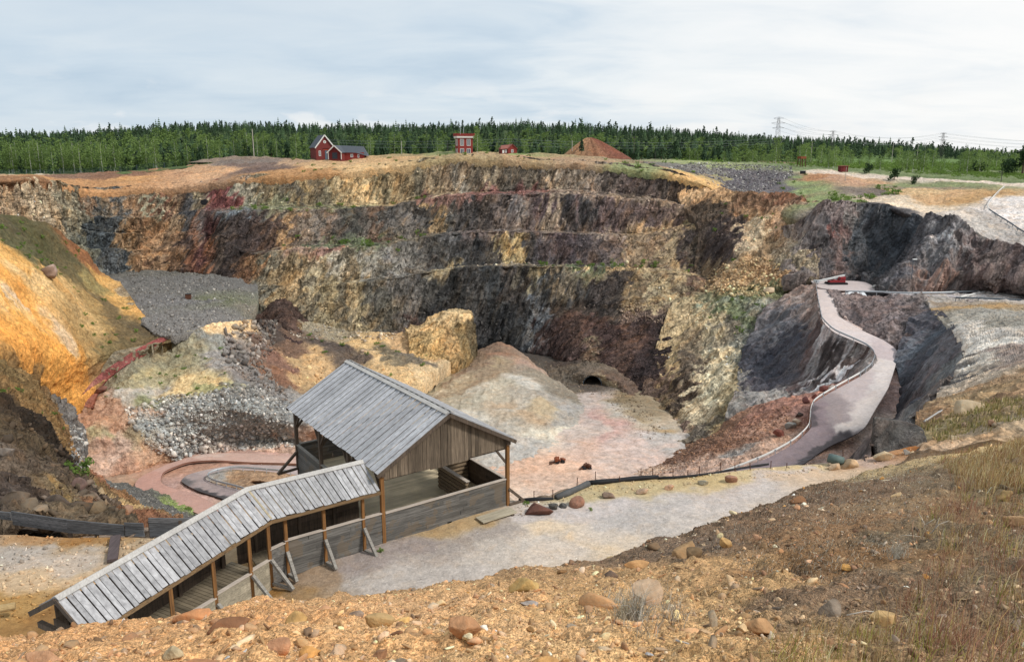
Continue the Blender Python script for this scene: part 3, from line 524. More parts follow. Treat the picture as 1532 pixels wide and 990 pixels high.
# near slope the picture is taken from
NS = [  # px, [(y, Y)...] visible profile, then the drop to the path
 (-1100, [(1900, 1.0), (1230, 4.0), (1100, 5.2), (1050, 6.4), (1030, 7.6)], [(1060, 9.5), (1130, 12), (1200, 15)]),
 (-330, [(1600, 1.2), (1120, 4.4), (1020, 5.6), (985, 7.0), (972, 8.2)], [(1000, 10), (1060, 13), (1120, 16)]),
 (-150, [(1540, 1.4), (1085, 4.0), (1008, 5.1), (976, 6.6), (963, 8.1)], [(985, 10), (1030, 13), (1085, 16)]),
 (0,    [(1500, 1.6), (1060, 3.6), (1000, 4.6), (970, 6.2), (957, 8.0)], [(975, 10), (1010, 13), (1060, 16)]),
 (130,  [(1500, 1.6), (1050, 3.5), (985, 4.7), (953, 6.5), (938, 8.4)], [(955, 10.5), (990, 14), (1030, 17)]),
 (280,  [(1500, 1.6), (1050, 3.3), (980, 4.5), (930, 6.6), (908, 9.0)], [(922, 11), (950, 15), (980, 19)]),
 (420,  [(1500, 1.6), (1050, 3.2), (975, 4.4), (918, 7.0), (893, 10.0)], [(902, 12.5), (922, 17), (945, 22)]),
 (530,  [(1500, 1.6), (1050, 3.2), (975, 4.4), (912, 7.0), (883, 10.5)], [(890, 13.5), (905, 18), (925, 23)]),
 (650,  [(1500, 1.6), (1050, 3.2), (970, 4.5), (905, 7.2), (873, 11.0)], [(880, 14), (893, 19), (908, 24)]),
 (780,  [(1500, 1.6), (1050, 3.2), (965, 4.6), (890, 7.6), (850, 12.0)], [(856, 15), (867, 20), (880, 25)]),
 (900,  [(1500, 1.6), (1050, 3.2), (960, 4.7), (885, 8.0), (838, 13.0)], [(843, 16), (853, 21), (865, 26)]),
 (1020, [(1500, 1.6), (1050, 3.2), (950, 4.9), (865, 9.0), (803, 16.0)], [(806, 19), (815, 24), (828, 29)]),
 (1100, [(1500, 1.6), (1050, 3.2), (945, 5.1), (850, 9.6), (772, 19.0)], [(775, 22), (783, 27), (796, 32)]),
 (1200, [(1500, 1.6), (1050, 3.2), (935, 5.3), (825, 10.6), (735, 25.0)], [(737, 28), (744, 32), (756, 36)]),
 (1290, [(1500, 1.6), (1050, 3.2), (930, 5.4), (812, 11.4), (708, 31.5)], [(710, 34), (716, 37), (728, 40)]),
 (1400, [(1500, 1.6), (1050, 3.2), (925, 5.5), (800, 11.8), (685, 31.5)], [(688, 33.5), (697, 36), (712, 39)]),
 (1540, [(1500, 1.6), (1050, 3.2), (920, 5.6), (785, 12.3), (657, 31.5)], [(661, 33.0), (671, 35), (686, 37)]),
 (1700, [(1500, 1.6), (1050, 3.2), (915, 5.7), (772, 12.6), (628, 31)], [(633, 32.5), (643, 34), (658, 36)]),
 (1980, [(1500, 1.6), (1050, 3.2), (910, 5.7), (750, 13.0), (565, 31.0)], [(570, 33), (580, 35), (595, 37)]),
 (2400, [(1500, 1.6), (1050, 3.2), (900, 5.7), (728, 13.0), (515, 29.5)], [(520, 31.5), (532, 33.5), (548, 35.5)]),
 (3000, [(1500, 1.6), (1050, 3.2), (880, 5.7), (700, 13.0), (450, 28.0)], [(456, 30), (470, 32), (486, 34)]),
]
rows_ns = [[(px, (a + b)[k][0], float((a + b)[k][1])) for px, a, b in NS] for k in range(8)]
patch('near_slope', rows_ns, 1350, 600, [(4.5, .12, 'f'), (1.6, .10, 'r'), (.6, .075, 'q'), (.24, .045, 'q'), (.12, .022, 'r'), (.06, .008, 'f')], mat='near', seed=58, weights=[30, 55, 90, 130, 60, 35, 25], warp=.5)

ROADZ = [-35.0, -36.3, -37.7, -38.8, -39.7, -40.5, -41.0, -41.8, -42.6, -44.3, -45.9, -46.9, -48.1, -49.3, -50.9, -52.4, -53.7, -55.2]
ROAD_OUT = [(1221, 424), (1225, 450), (1231, 480), (1248, 497), (1276, 509), (1300, 520), (1311, 533), (1306, 548), (1288, 562), (1250, 583), (1217, 603), (1213, 620), (1213, 640), (1190, 662), (1150, 684), (1105, 702), (1070, 714), (1020, 735)]
ROAD_IN = [(1250, 430), (1250, 452), (1258, 474), (1288, 493), (1320, 508), (1339, 521), (1343, 533), (1337, 556), (1328, 582), (1312, 608), (1296, 636), (1282, 648), (1266, 656), (1240, 668), (1196, 697), (1155, 716), (1120, 732), (1075, 755)]
patch('road', [[(x, y, z) for (x, y), z in zip(ROAD_OUT, ROADZ)], [((a[0] + b_[0]) / 2, (a[1] + b_[1]) / 2, z + .06) for a, b_, z in zip(ROAD_OUT, ROAD_IN, ROADZ)], [(x, y, z) for (x, y), z in zip(ROAD_IN, ROADZ)]], 420, 40, [(3, .04, 'f')], mat='road', seed=61, smooth=True, warp=.8)
patch('upper_road', [[(1212, 419, -35.05), (1245, 419.5, -35), (1290, 421, -35), (1312, 430, -35), (1345, 438.5, -35), (1400, 439, -35), (1480, 440, -35), (1640, 446, -35)],
 [(1224, 430, -35.05), (1250, 434, -35), (1290, 434.5, -35), (1318, 436.5, -35), (1348, 441, -34.95), (1405, 443, -34.9), (1480, 448, -34.85), (1640, 456, -34.8)]], 200, 20, [(3, .03, 'f')], mat='road', seed=63, smooth=True, warp=.8)
LA_O = [(470, 690), (440, 684), (376, 678), (305, 679), (248, 695), (210, 714), (203, 728), (239, 743), (268, 756), (300, 770), (340, 790)]
LA_I = [(470, 698), (440, 693), (376, 691), (317, 688), (278, 692), (246, 705), (241, 719), (250, 727), (290, 739), (325, 755), (365, 775)]
LB_O = [(470, 700), (440, 697), (356, 695), (305, 703), (279, 711), (272, 720), (297, 734), (337, 747), (380, 765)]
LB_I = [(470, 712), (435, 709), (350, 702), (318, 708), (308, 713), (308, 717), (320, 723), (358, 732), (400, 748)]
patch('loop_track', [[(x, y, -61.75) for x, y in LA_O], [(x, y, -61.7) for x, y in LA_I]], 220, 24, [(3, .05, 'f')], mat='road', seed=64, smooth=True, warp=1)
patch('loop_road', [[(x, y, -61.7) for x, y in LB_O], [(x, y, -61.55) for x, y in LB_I]], 220, 20, [(3, .03, 'f')], mat='road', seed=65, smooth=True, warp=.5)
patch('loop_island', [[(x, y, -61.55) for x, y in LB_I], [(x * .2 + 392 * .8, y * .2 + 722 * .8, -61.2) for x, y in LB_I]], 160, 30, [(3, .15, 'f'), (1, .1, 'r')], mat='soil', seed=66, smooth=True, warp=.6)

def tunnel_cut(V, G, n):
    c = at(886, 577, -62.2); dx = V[..., 0] - c[0]; dz = V[..., 2] - (c[2] + .35)
    k = (dx * dx + dz * dz) < 2.62 ** 2
    V = V.copy(); V[..., 1] = np.where(k, V[..., 1] + 11, V[..., 1]); return V
patch('tunnel_bank', [
 [(812, 540, 236.), (840, 540, 233.), (865, 537, 229.), (886, 536, 227.), (908, 540, 225.), (935, 552, 220.), (965, 572, 210.)],
 [(818, 552, 226.), (842, 550, 223.), (866, 548, 219.), (886, 548, 217.), (906, 550, 215.), (930, 560, 212.), (958, 582, 204.)],
 [(824, 566, 216.), (846, 565, 213.), (868, 560, 209.), (886, 559, 207.2), (904, 561, 207.), (926, 572, 205.), (952, 592, 199.)],
 [(832, 580, -62.3), (852, 579, -62.4), (870, 578, -62.4), (886, 577.5, -62.4), (902, 578, -62.4), (922, 584, -62.4), (948, 602, -62.5)],
 ], 190, 90, [(4, .5, 'r'), (1.5, .3, 'r'), (.7, .12, 'r')], mat='soil', seed=70, warp=1.5, fn=tunnel_cut)

def drape(name, nets, left, right, nu, nv, mat, seed, lift=.18, warp=1.2):
    """a track laid over the slopes that carry it"""
    bv = []
    for q in nets:
        V = PATCH[q]['V'][::2, ::2]; r, c = V.shape[:2]
        bv.append(BVHTree.FromPolygons([Vector(p) for p in V.reshape(-1, 3)], [(i * c + j, i * c + j + 1, (i + 1) * c + j + 1, (i + 1) * c + j) for i in range(r - 1) for j in range(c - 1)]))
    Lp, Rp = np.array(left, float), np.array(right, float); t = np.linspace(0, len(Lp) - 1, nu); k = np.arange(len(Lp))
    A = np.stack([np.interp(t, k, Lp[:, i]) for i in (0, 1)], 1); B = np.stack([np.interp(t, k, Rp[:, i]) for i in (0, 1)], 1)
    G = np.zeros((nv, nu, 3)); G[:] = np.nan
    for i in range(nv):
        for j in range(nu):
            px, py = A[j] + (B[j] - A[j]) * i / (nv - 1); d = Vector(ray(px, py)).normalized(); best = None
            for q in bv:
                h = q.ray_cast(Vector((0, 0, 0)), d)
                if h[0] is not None and (best is None or h[3] < best[1]): best = (h[0], h[3])
            if best: G[i, j] = np.array(best[0]) + (0, 0, lift)
    for i in range(nv):
        ok = ~np.isnan(G[i, :, 0])
        for q in range(3): G[i, :, q] = np.interp(np.arange(nu), np.where(ok)[0], G[i, ok, q])
    for _ in range(3): G[:, 1:-1] = (G[:, :-2] + 2 * G[:, 1:-1] + G[:, 2:]) / 4
    PATCH[name] = dict(V=G, G=G, n=None, mat=mat, gain=1, smooth=True, warp=warp, seed=seed)
drape('red_track', ('spoil_slope', 'sulphur_slope'), [(247, 503), (230, 510), (203, 524), (174, 543), (150, 560), (136, 574), (122, 592), (112, 606)], [(253, 507), (240, 516), (214, 531), (186, 550), (164, 566), (152, 580), (145, 596), (140, 612)], 90, 9, 'soil', 75)

OUTD = [((4, 4, 9), .8, 'q'), ((1.8, 1.8, 7), .6, 'r'), ((1, 1, 3), .3, 'r')]
patch('ochre_outcrop', [
 [(606, 492, 226.), (625, 484, 227.), (645, 474, 228.), (670, 467, 229.), (695, 465, 230.), (706, 468, 231.)],
 [(610, 497, 219.), (627, 489, 220.), (648, 479, 221.), (672, 472, 222.), (696, 470, 223.), (708, 474, 226.)],
 [(612, 512, 215.), (630, 506, 216.), (650, 500, 217.), (674, 498, 218.), (697, 499, 220.), (710, 502, 225.)],
 [(612, 548, 206.), (634, 546, 207.), (656, 546, 208.), (678, 544, 209.), (699, 538, 213.), (712, 530, 223.)],
 ], 150, 110, OUTD, mat='rubble', seed=77, warp=1.5, soft=False)
patch('dark_outcrop', [
 [(386, 470, 240.), (404, 455, 241.), (418, 446, 242.), (432, 452, 241.), (452, 474, 238.), (466, 488, 238.)],
 [(384, 484, 230.), (405, 470, 229.), (420, 464, 228.), (436, 472, 228.), (456, 488, 230.), (470, 498, 233.)],
 [(390, 500, 222.), (408, 494, 220.), (424, 492, 219.), (440, 496, 220.), (458, 502, 224.), (472, 506, 230.)],
 [(398, 516, 214.), (412, 516, 212.), (426, 516, 211.), (442, 515, 212.), (460, 514, 218.), (474, 512, 227.)],
 ], 130, 110, OUTD, mat='rubble', seed=78, warp=1.5, soft=False)
# ------------------------------------------------------------------ base colours of the rock and soil: strokes of local colour
STROKES = """
pit_wall
ad8a5a 0,280 10,310
b79a6c 50,290 60,325
a88f66 75,285 82,315 95,350
8f7d58 95,290 100,330
7b7358 110,300 120,340
8c8262 88,300 110,350 118,365
8f6a44 125,290 130,320
5e5c56 138,290 145,315
6d5d44 150,290 160,318
a97a42 160,292 168,318
55585a 172,290 178,318
9a7040 188,292 196,320
6e5030 205,285 212,318
8e8a68 218,290 224,322
7a4e32 232,285 238,320
96754a 248,285 250,330 244,380
6b5440 258,280 262,310
45464a 284,280 280,310 272,350
8d7a50 292,285 296,305
3c4448 140,335 150,365
434b50 160,332 170,365
474f54 180,335 188,365
6b6a55 120,345 128,370
505455 165,380 172,400
3f474b 178,380 186,405
97703c 200,340 206,400
8a6030 215,335 222,365 214,400
a2763e 232,340 228,395
6d4c2c 244,350 246,398
7f5c38 258,345 262,395
4f3c34 275,360 268,400
8d5326 296,335 284,390
5b3430 310,340 300,395
7a6a62 303,330 292,360
a0622e 318,350 300,405
b09a72 302,300 305,290
7d3f3a 322,275 326,300 330,306
8b4a42 334,268 338,300
a09472 352,285 362,305
b0a486 368,290 375,304
756748 390,270 398,300
8a7648 412,270 420,300
5c5444 432,275 436,300
9b844e 448,270 452,300
796848 470,268 478,300
8d7c50 498,268 505,298
a98a4c 522,262 530,298
c09a50 545,255 552,300
8f7c4c 568,255 575,300
a5854a 590,250 596,300
796a4a 612,250 618,290
8a7550 632,245 640,285
9c8358 655,242 660,284
a99a80 690,245 700,280
8c7350 675,245 682,282
6e5e46 720,240 728,280
8e7a58 740,240 742,282
5f5444 760,240 768,280
6b5d48 785,240 790,276
4f463c 805,240 812,276
a88c66 832,250 822,276
7c6a54 850,250 845,276
83705c 880,250 872,280
6b5a4c 910,255 902,285
5c4a44 940,260 930,290
52433c 970,262 965,292
4a3e36 1000,268 995,298
4b3f38 1018,275 1012,298
d9a252 1032,272 1045,290
b88a48 1050,295 1065,305
7c7a52 360,311 420,309
7e7a4e 440,308 500,309 560,306
c19a56 530,306 575,304
8a5e4e 640,296 700,290
86544a 720,290 800,286
967a60 830,286 900,290
8a7258 930,296 1000,302
6c7478 340,320 358,322 380,318
3e3430 345,335 340,370
3a2f2c 365,330 355,370
4a3a34 385,325 378,370
5a4438 400,335 398,368
a07434 420,330 416,366
6e5a48 436,325 430,362
857058 452,330 440,360
6d6052 475,320 462,358
7c6450 492,320 482,356
5a5046 510,322 505,358
4a463c 530,322 524,358
5e5246 548,318 545,355
6e523c 566,320 562,355
5c564e 585,315 580,355
7c6f60 605,312 610,345
4f4a44 625,305 630,345
a07c40 655,305 657,344
4c4742 642,302 646,344
5a5854 675,300 678,342
4a4440 700,300 702,340
56493f 725,298 727,340
6e5e54 750,300 745,340
7c7068 768,305 760,340
6a5a54 790,300 785,340
a08666 820,298 812,340
5d4a4a 805,300 795,320
47403f 845,300 850,340
6a5656 868,300 870,320
44403f 890,305 888,325 
6b5653 905,320 912,345
574747 925,310 935,345
6a5550 955,312 960,345
6d5448 990,312 992,335
7a6048 1020,312 1012,328
8a6a42 1048,318 1040,326
b58f50 1075,300 1095,305
5f6a42 450,366 560,364
8c7a5a 400,375 470,372
a06e58 430,373 500,373
77684e 580,363 640,352
6c5850 700,350 800,348
86705c 830,349 940,352
b08a50 950,352 1010,343
b09658 1020,338 1090,322
5a4a3e 330,365 320,400
40342f 345,375 335,412
6a4a30 362,385 350,430
8a6030 380,385 372,415
6a6450 395,385 388,440
7d7258 408,390 396,450
9a7c44 430,380 420,450
a08450 445,390 440,465
6c6046 460,385 455,470
a5905e 478,385 470,460
b0a080 500,385 508,405
8c7848 490,410 488,480
6e6248 520,385 518,480
a58a54 535,420 528,490
8a8270 555,390 560,420
97804c 555,430 550,492
5c5648 572,400 570,495
b0955c 545,450 542,490
8a8276 588,375 594,400
6c655a 605,370 612,400
554f48 630,360 640,398
49453f 655,358 660,395
625e5a 678,355 685,392
45423e 705,352 710,392
3d3d3e 722,352 728,392
4c4540 745,352 745,392
a08a4c 754,352 754,390
b8923e 767,354 768,390
4a4542 785,352 790,392
50474a 815,355 825,392
5c4a4a 845,352 850,390
544848 870,360 880,395
5a4c48 900,360 905,398
6e5a50 925,365 930,400
8a6e48 950,355 952,398
7a6246 985,350 990,400
a08452 1008,352 1008,400
54453e 1035,340 1030,398
63523e 1055,335 1048,400
4b3f3a 1080,330 1068,390
4a3c38 1098,325 1090,370
5a6a40 850,396 930,398
a08a58 640,408 700,398
8a7a60 720,397 840,395
b8924e 860,398 960,402
a88a52 980,406 1025,410
6a6258 600,425 605,480
4c4842 625,420 630,470
403e3b 650,415 655,470
3c3b39 680,410 685,480
45423f 705,410 706,470
3d3f40 735,410 738,470
4a433f 760,410 760,460
5c5240 775,405 775,430
3f3b38 790,410 785,470
8a7a50 812,402 800,440
6a7078 818,420 802,460
333231 830,405 815,450
806c4c 845,402 838,450
54504c 865,410 852,455
433a36 885,405 880,455
3c3431 905,410 905,460
4e4238 925,410 925,460
8a6e3e 945,410 945,460
7c6440 965,412 965,462
a8905c 985,412 988,465
76603f 1008,415 1008,465
6a4e3a 1030,420 1025,470
5c443a 620,478 615,500
403c3a 700,475 705,505
3a3938 735,470 735,505
343536 765,465 765,510
38393a 790,470 780,515
5c6064 800,480 795,520
46392f 830,462 900,463
6a5244 930,468 990,470
42302c 835,475 825,520
523c34 855,475 850,540
5e4034 880,475 870,550
8a7a50 878,500 872,540
4a342e 905,480 900,560
5a4034 930,480 925,580
402f2c 955,480 950,590
3c2e2c 975,480 970,590
6a4a34 920,560 940,580
gravel_terrace
6f6c68 210,420 340,425
757270 220,450 330,450
6a675f 230,410 300,408
7a7672 240,480 300,470
6d7050 300,448 340,450
706c66 150,440 180,460
7c7464 380,470 420,470
spoil_slope
7a7c48 215,600 235,610
8a8450 150,640 165,650
9a8458 190,650 200,660
7a6c50 246,509 232,517 200,534 170,552 150,570
7c7454 262,512 240,524 210,541 180,558 160,572
857a58 240,521 215,540
7c7050 165,560 140,580
b0685a 137,580 120,600
8e8664 260,520 300,515
857c56 240,540 300,535 
7a7a72 300,500 330,512
9a8a52 200,560 260,556
8b8158 175,575 230,572
86807a 310,530 345,540
dab268 310,482 350,475
d0a458 320,492 366,486
7a6e66 345,500 365,560
6e6a68 350,520 385,580
7c7570 380,555 410,590
79503a 390,520 430,550
7c5030 385,545 425,570
a8813e 440,540 460,580
b4883e 470,520 475,570
4c3d34 405,480 420,505
6b4c34 430,500 440,520
3f332f 395,470 410,490
8a7a58 455,485 520,500
c09440 520,512 570,510
c79a48 560,530 600,560
b88a44 590,510 640,540
6a5c40 575,520 590,545
665a48 610,530 640,545
c09c5c 640,560 690,540
7c4840 690,522 720,515
d8b878 635,480 690,475
a98a48 640,505 660,520
5a4a3c 500,525 540,540
4d4038 480,515 510,520
9c9384 170,590 240,585
c4a050 255,584 330,574
8f8a48 300,580 340,578
a4744e 125,600 160,610
a8764e 140,630 180,640
a67a5c 150,660 180,690
b08664 200,612 240,618
b8967c 170,645 172,690
808380 240,612 330,600
8a908e 220,640 300,635 380,620
939896 240,660 320,650 400,640
7c807e 260,675 300,668
8c918e 340,640 430,640
97958c 400,660 440,660
b98a5c 200,690 250,690
a87450 180,710 220,700
c89878 300,678 430,672
a9846a 440,675 480,675
70706e 330,585 400,600
6e7070 400,600 440,620
pit_floor
b8a294 885,590 890,640
c49080 900,620 920,660
c8a898 940,650 980,680
b0a8a0 930,610 985,640
aaa29a 960,655 995,660
cfa488 850,690 900,670
c99e7e 800,720 870,710
d8a47c 780,700 860,690
d0b498 790,730 850,735
c8a894 900,700 950,700
dcc0a0 780,660 830,650
c0a898 860,660 900,640
6a5c48 820,545 860,580
4e443c 800,530 830,555
55493f 850,560 875,580
8a7248 940,600 960,620
b08a4c 960,625 985,645
c0907e 230,720 300,745
c89a88 300,690 420,680
b8805c 240,715 300,700 380,690
9a7a50 330,720 380,712
b4947c 340,730 400,720
a8805c 160,720 200,730
spoil_mound
8c6a4c 742,515 732,535 712,552
94724e 728,528 690,556 660,580
b0946c 744,535 706,566
9c7c54 735,548 700,580 660,600
a0906c 700,590 660,620
c0b090 745,570 700,600
b4a48c 790,590 760,610
9a8a70 800,552 830,575
8c7c64 838,582 862,600
a8744c 745,516 742,530
9c7c60 765,522 780,530
b98e72 780,540 800,545
b09a66 700,545 640,590
c2a878 700,560 670,600
b0925c 735,540 690,580
cdb890 650,590 620,610
c4b294 720,575 660,620
c8bca8 770,565 800,580
a89c8c 800,590 840,605
c6b9a2 700,620 640,650
b8aa94 740,640 690,660
c2a46e 790,600 820,615
c89e68 760,605 800,625
a89e90 820,630 860,620
d8c8a8 815,645 850,640
a8a098 850,615 875,612
bdb3a6 760,660 800,680
rubble_slope
d9a252 1035,275 1060,285
c08c46 1065,292 1090,305
96683a 1110,300 1150,310
b88444 1120,320 1150,330
c9a674 1105,340 1112,370 1100,400
d2b27c 1128,330 1120,370
8d5a34 1160,300 1190,295
b88a58 1175,310 1160,350
c4a880 1200,310 1185,345
b89c74 1190,350 1170,385
b08a54 1140,350 1135,390
c0924e 1120,380 1105,410
c89a58 1080,410 1130,420
b07e40 1150,400 1170,415
93805e 1170,380 1195,410
5c4a38 1060,310 1080,320
4a3c38 1092,330 1080,375
5a4838 1050,350 1045,400
8c7048 1065,400 1050,430
7c8048 1090,440 1140,445 1170,430
9aa07c 1075,455 1100,450
6e7848 1080,465 1120,480
8d8c78 1105,470 1150,470
97826a 1190,440 1210,430
8e6a50 1180,450 1215,470
6a6258 1150,480 1190,470
c2a264 1040,470 1030,520
d0b476 1065,470 1055,500
96886c 1075,480 1090,510
6e5c48 1035,500 1020,560
bb9a58 1012,500 995,560
d6c08a 1070,520 1050,580
decb98 1085,540 1060,600
cdb27c 1045,580 1030,630
8c7040 990,570 1000,630
5a4838 1010,560 1015,610
6a5040 975,560 985,600
8c8a78 1100,500 1120,540
75776a 1120,530 1140,550
a8925c 1110,560 1085,620
7c6c58 1050,640 1020,655
c0a86c 1030,650 1010,650
92705a 1000,640 1020,650
road_cliff
8e6e5a 1215,432 1220,460
8a7468 1200,450 1215,480
5a5a60 1180,470 1170,500
42424c 1185,500 1150,560
3a3c48 1170,520 1130,565
4c464a 1200,500 1185,570
5a4440 1215,500 1200,575
46434c 1160,560 1120,585
3a3230 1235,520 1215,580
dcd8d4 1240,505 1225,545 1212,580
d4d0cc 1243,507 1229,546 1217,577
3c3230 1248,515 1235,570
dcd8d4 1272,515 1260,545 1248,570
d0ccc8 1275,516 1263,546 1252,568
4a3a34 1285,520 1275,555
3e322e 1260,520 1248,545
90847a 1290,530 1295,545
8a8278 1130,590 1190,590
7c7468 1105,565 1095,600
red_slope
a86a50 1200,600 1290,570
a8705a 1190,620 1210,610
9a6248 1130,625 1170,612
b07a58 1120,645 1180,630
8c5e3c 1040,660 1080,640
7c5638 1000,675 1060,655
74503a 980,692 1040,675
8c5c3c 1060,670 1120,655
b88a68 1110,680 1180,660
b98e70 1000,705 1090,695
c09a78 940,710 990,705
a07a60 1150,680 1200,665
8a8078 1090,680 1110,675
road_bed
c0aaa2 1245,440 1260,480
b8a29a 1280,500 1330,525
a8887e 1330,540 1310,600
b09a8e 1300,620 1295,680
a88c80 1270,700 1200,720
a0705c 1215,610 1210,640
b08e7c 1250,650 1280,690
rock_cliff
6a5c54 1195,340 1190,410
8c7a66 1185,350 1180,390
5c524e 1215,330 1205,410
72605a 1240,312 1270,308
4a4444 1235,330 1230,400
604c46 1258,325 1250,405
6b3c34 1245,345 1262,338
6a625c 1285,310 1270,330
3c4044 1300,320 1280,400
363a3f 1320,330 1310,410
40454a 1345,320 1350,350
34383e 1360,340 1335,390
3e3c3e 1290,380 1280,415
4a4648 1390,330 1345,390
565254 1385,350 1340,420
6a6462 1400,335 1440,335
5a5656 1415,350 1380,430
7a5a4a 1375,410 1385,435
866452 1400,400 1390,435
5e5450 1420,380 1430,430
5a4a46 1450,370 1450,430
66564f 1480,375 1480,430
5c4c48 1510,380 1510,435
6a5a54 1545,390 1545,435
44403f 1320,425 1330,430
a8a09a 1410,355 1425,352
upper_ground
6e6a62 1020,250 1080,260
5c565c 1080,270 1180,265
625c60 1100,255 1170,285
5a5458 1050,258 1090,280
8a9450 1030,243 1100,250
d9a050 1035,268 1075,285
7a8a48 1190,265 1200,285
a8703c 1210,270 1230,262
b08460 1240,266 1290,274
c4b09c 1225,257 1300,263 1400,269.5 1500,274
5e7038 1190,250 1260,254 1330,260 1400,266 1490,270
6a7a44 1200,247 1330,256 1470,266
77804c 1330,277 1390,277 1440,278
b88a5c 1290,270 1320,275
8c7a5c 1340,281 1420,281
8a6a4c 1150,300 1190,300
7c8a4a 1200,300 1280,300
6f6258 1300,290 1320,285
c0aa8c 1300,300 1340,295
d0b898 1330,305 1390,315
bf9a60 1340,285 1390,287
c09256 1400,300 1440,290
b08444 1440,300 1470,288
c4b4a4 1400,322 1440,320
a89e94 1440,330 1500,345
a49a92 1480,325 1530,360
cac0ba 1490,300 1532,300
c8beb8 1500,320 1532,335
4c484a 1300,308 1340,312
87766a 1240,308 1280,306
road_cut
7a6660 1265,445 1270,480
6a5854 1300,445 1300,495
756460 1335,448 1330,515
5f5250 1365,455 1350,520
6a605e 1390,455 1370,520
584c4c 1275,470 1290,495
8a7a70 1400,450 1440,455
netted_rock
4c4a54 1395,472 1370,510
46505c 1390,500 1350,560
5a5458 1415,500 1390,560
40404a 1370,540 1345,600
4a3c3c 1390,570 1345,640
38343a 1350,580 1320,650
563f3a 1330,600 1310,660
60605e 1425,540 1400,580
4a4e5a 1380,600 1330,650
6e6a66 1350,625 1380,640
5a4840 1320,660 1300,690
66564c 1410,580 1395,605
rock_spur
b0a8a4 1450,443 1532,445
8a7a68 1400,455 1440,460
a88450 1430,462 1460,460
9c948c 1400,448 1390,455
8f8a80 1470,465 1532,470
8a8478 1480,490 1532,480
c8beb2 1445,490 1470,500
d8cec0 1450,510 1480,520
cfc2b0 1455,540 1490,540
b0a69a 1500,500 1532,500
98857a 1510,520 1540,540
6a6662 1425,530 1440,550
5e5a58 1420,560 1440,570
c0aa90 1445,560 1470,570
9c7c58 1490,570 1532,560
94704c 1500,590 1532,580
a0845c 1420,600 1480,600
8c6c4a 1390,610 1420,620
8a7a54 1400,640 1460,630
9a7e58 1480,620 1532,610
b07434 1330,670 1380,664
a0601c 1345,668 1400,662
9c8a70 1400,655 1440,650
a89478 1450,645 1532,625
b09a84 1300,690 1340,685
7c6a5c 1320,640 1310,660
sulphur_slope
5a5238 0,330 30,350
54502f 30,345 70,365
5c5436 70,360 110,390
5a5638 20,360 60,385
665a3a 90,390 120,405
5c5a34 60,390 75,395
d09a44 0,365 30,385
e0a850 0,380 40,405
e09a34 0,400 30,430 60,470
d8b070 20,400 60,420
e8a030 0,430 50,490 90,540
dca858 10,450 50,470
e09628 10,500 60,550 80,580
ea9e2a 60,500 110,545
e6a030 70,560 110,580
d8b890 30,440 20,460
cfae84 90,495 100,510
d8922c 110,550 130,575
cc9a50 75,410 110,450
c49c5c 100,420 130,470
b8945a 110,440 150,500
a08048 140,450 165,500
6e5c3c 150,450 190,510
665636 170,500 210,530
8a7a48 130,420 170,440
b88a40 150,415 180,455 205,475
d2a050 160,425 190,460
8a5a34 110,380 130,385
96846a 180,430 200,450
c8964a 190,465 215,475
5c4f38 200,490 235,500
7a6840 150,530 180,545
a8854c 130,510 145,540
9a7444 140,560 160,556
8a6a3c 20,560 60,590
dark_slope
7c6438 0,555 30,575
8a6c3c 30,580 70,610
94713c 60,610 95,660
8c6a38 20,595 60,625
7a5c34 90,640 105,680
4a3a28 0,610 30,640
3a2e24 20,625 60,665
33291f 50,650 90,690
43362a 80,690 100,710
5a4a34 0,660 40,670
6a5a4a 0,690 50,690
5e5046 10,710 50,720
4c4038 20,740 60,760
5a4c3c 70,700 90,740
8a7040 85,720 95,750
4a3d34 110,720 130,740
6a5a48 140,740 150,760
c8a468 165,752 220,765
8e5e3e 170,775 230,775
6a5a44 100,770 150,775
75706c 110,650 140,690
b08040 120,690 140,705
a87050 140,710 165,720
road_bank
66645f 170,730 260,770
5e5c58 200,740 300,785
7a8a40 260,755 280,762
c8a868 180,755 215,768
rim_ground
c4b49a 0,264 20,262
8a6038 30,266 60,268
7a5a44 70,264 120,266
aa7840 100,275 160,272
7a563e 150,266 200,262
b88444 180,268 240,262
a87a50 230,262 300,258
b0865c 280,255 340,250
c09060 300,262 350,255
6e5a50 345,248 400,246
66524a 370,255 410,252
70635a 330,240 400,238
a08060 420,245 450,242
a87840 400,258 480,254
b08a5a 470,245 540,242
b68e58 560,240 620,236
c09a60 480,250 560,246
8e7c50 600,234 680,230
a0845c 690,230 760,231
7a8a48 640,232 670,230
a27c58 780,234 820,236
7c8a46 770,232 800,235
9a7c5c 850,238 920,242
7c8450 930,245 990,250
857058 990,246 1040,254
c89a50 1035,266 1050,275
8a9250 1040,246 1110,250
far
5a7034 300,236 500,232
6a8a3c 1190,235 1300,240
5f7e38 1350,250 1530,258
5a6e34 0,250 220,245
4c6030 700,222 1000,225
a08468 1000,242 1180,246
7a8a48 220,245 260,242
gravel_path
9c938a 0,830 80,815 150,815
a89c90 30,840 120,840
b09a80 0,870 100,870
96785a 50,800 150,802
8a6640 100,806 160,806
9c8a74 180,815 240,820
9a7c54 0,895 60,905
7a5c3c 60,915 90,900
8c7a68 420,870 500,860
8f8580 540,845 640,820
988f88 600,840 760,790
a59d96 560,870 700,850
aea59c 700,830 850,800
b8aca0 780,830 900,800
c2b09a 820,790 900,820
b0a8a4 800,770 960,755
aaa39e 900,780 1050,745
b3aaa4 1000,760 1150,725
b0a49c 1050,745 1220,700
b8a28c 1150,720 1260,700
a89a7c 850,735 1000,722
b09c78 900,728 1080,715
b4a282 1100,708 1240,694
ac9688 1290,692 1380,675
b39d90 1390,668 1460,655
b09a8c 1470,652 1532,640
94603a 1340,668 1380,664
a08a6c 640,800 720,780
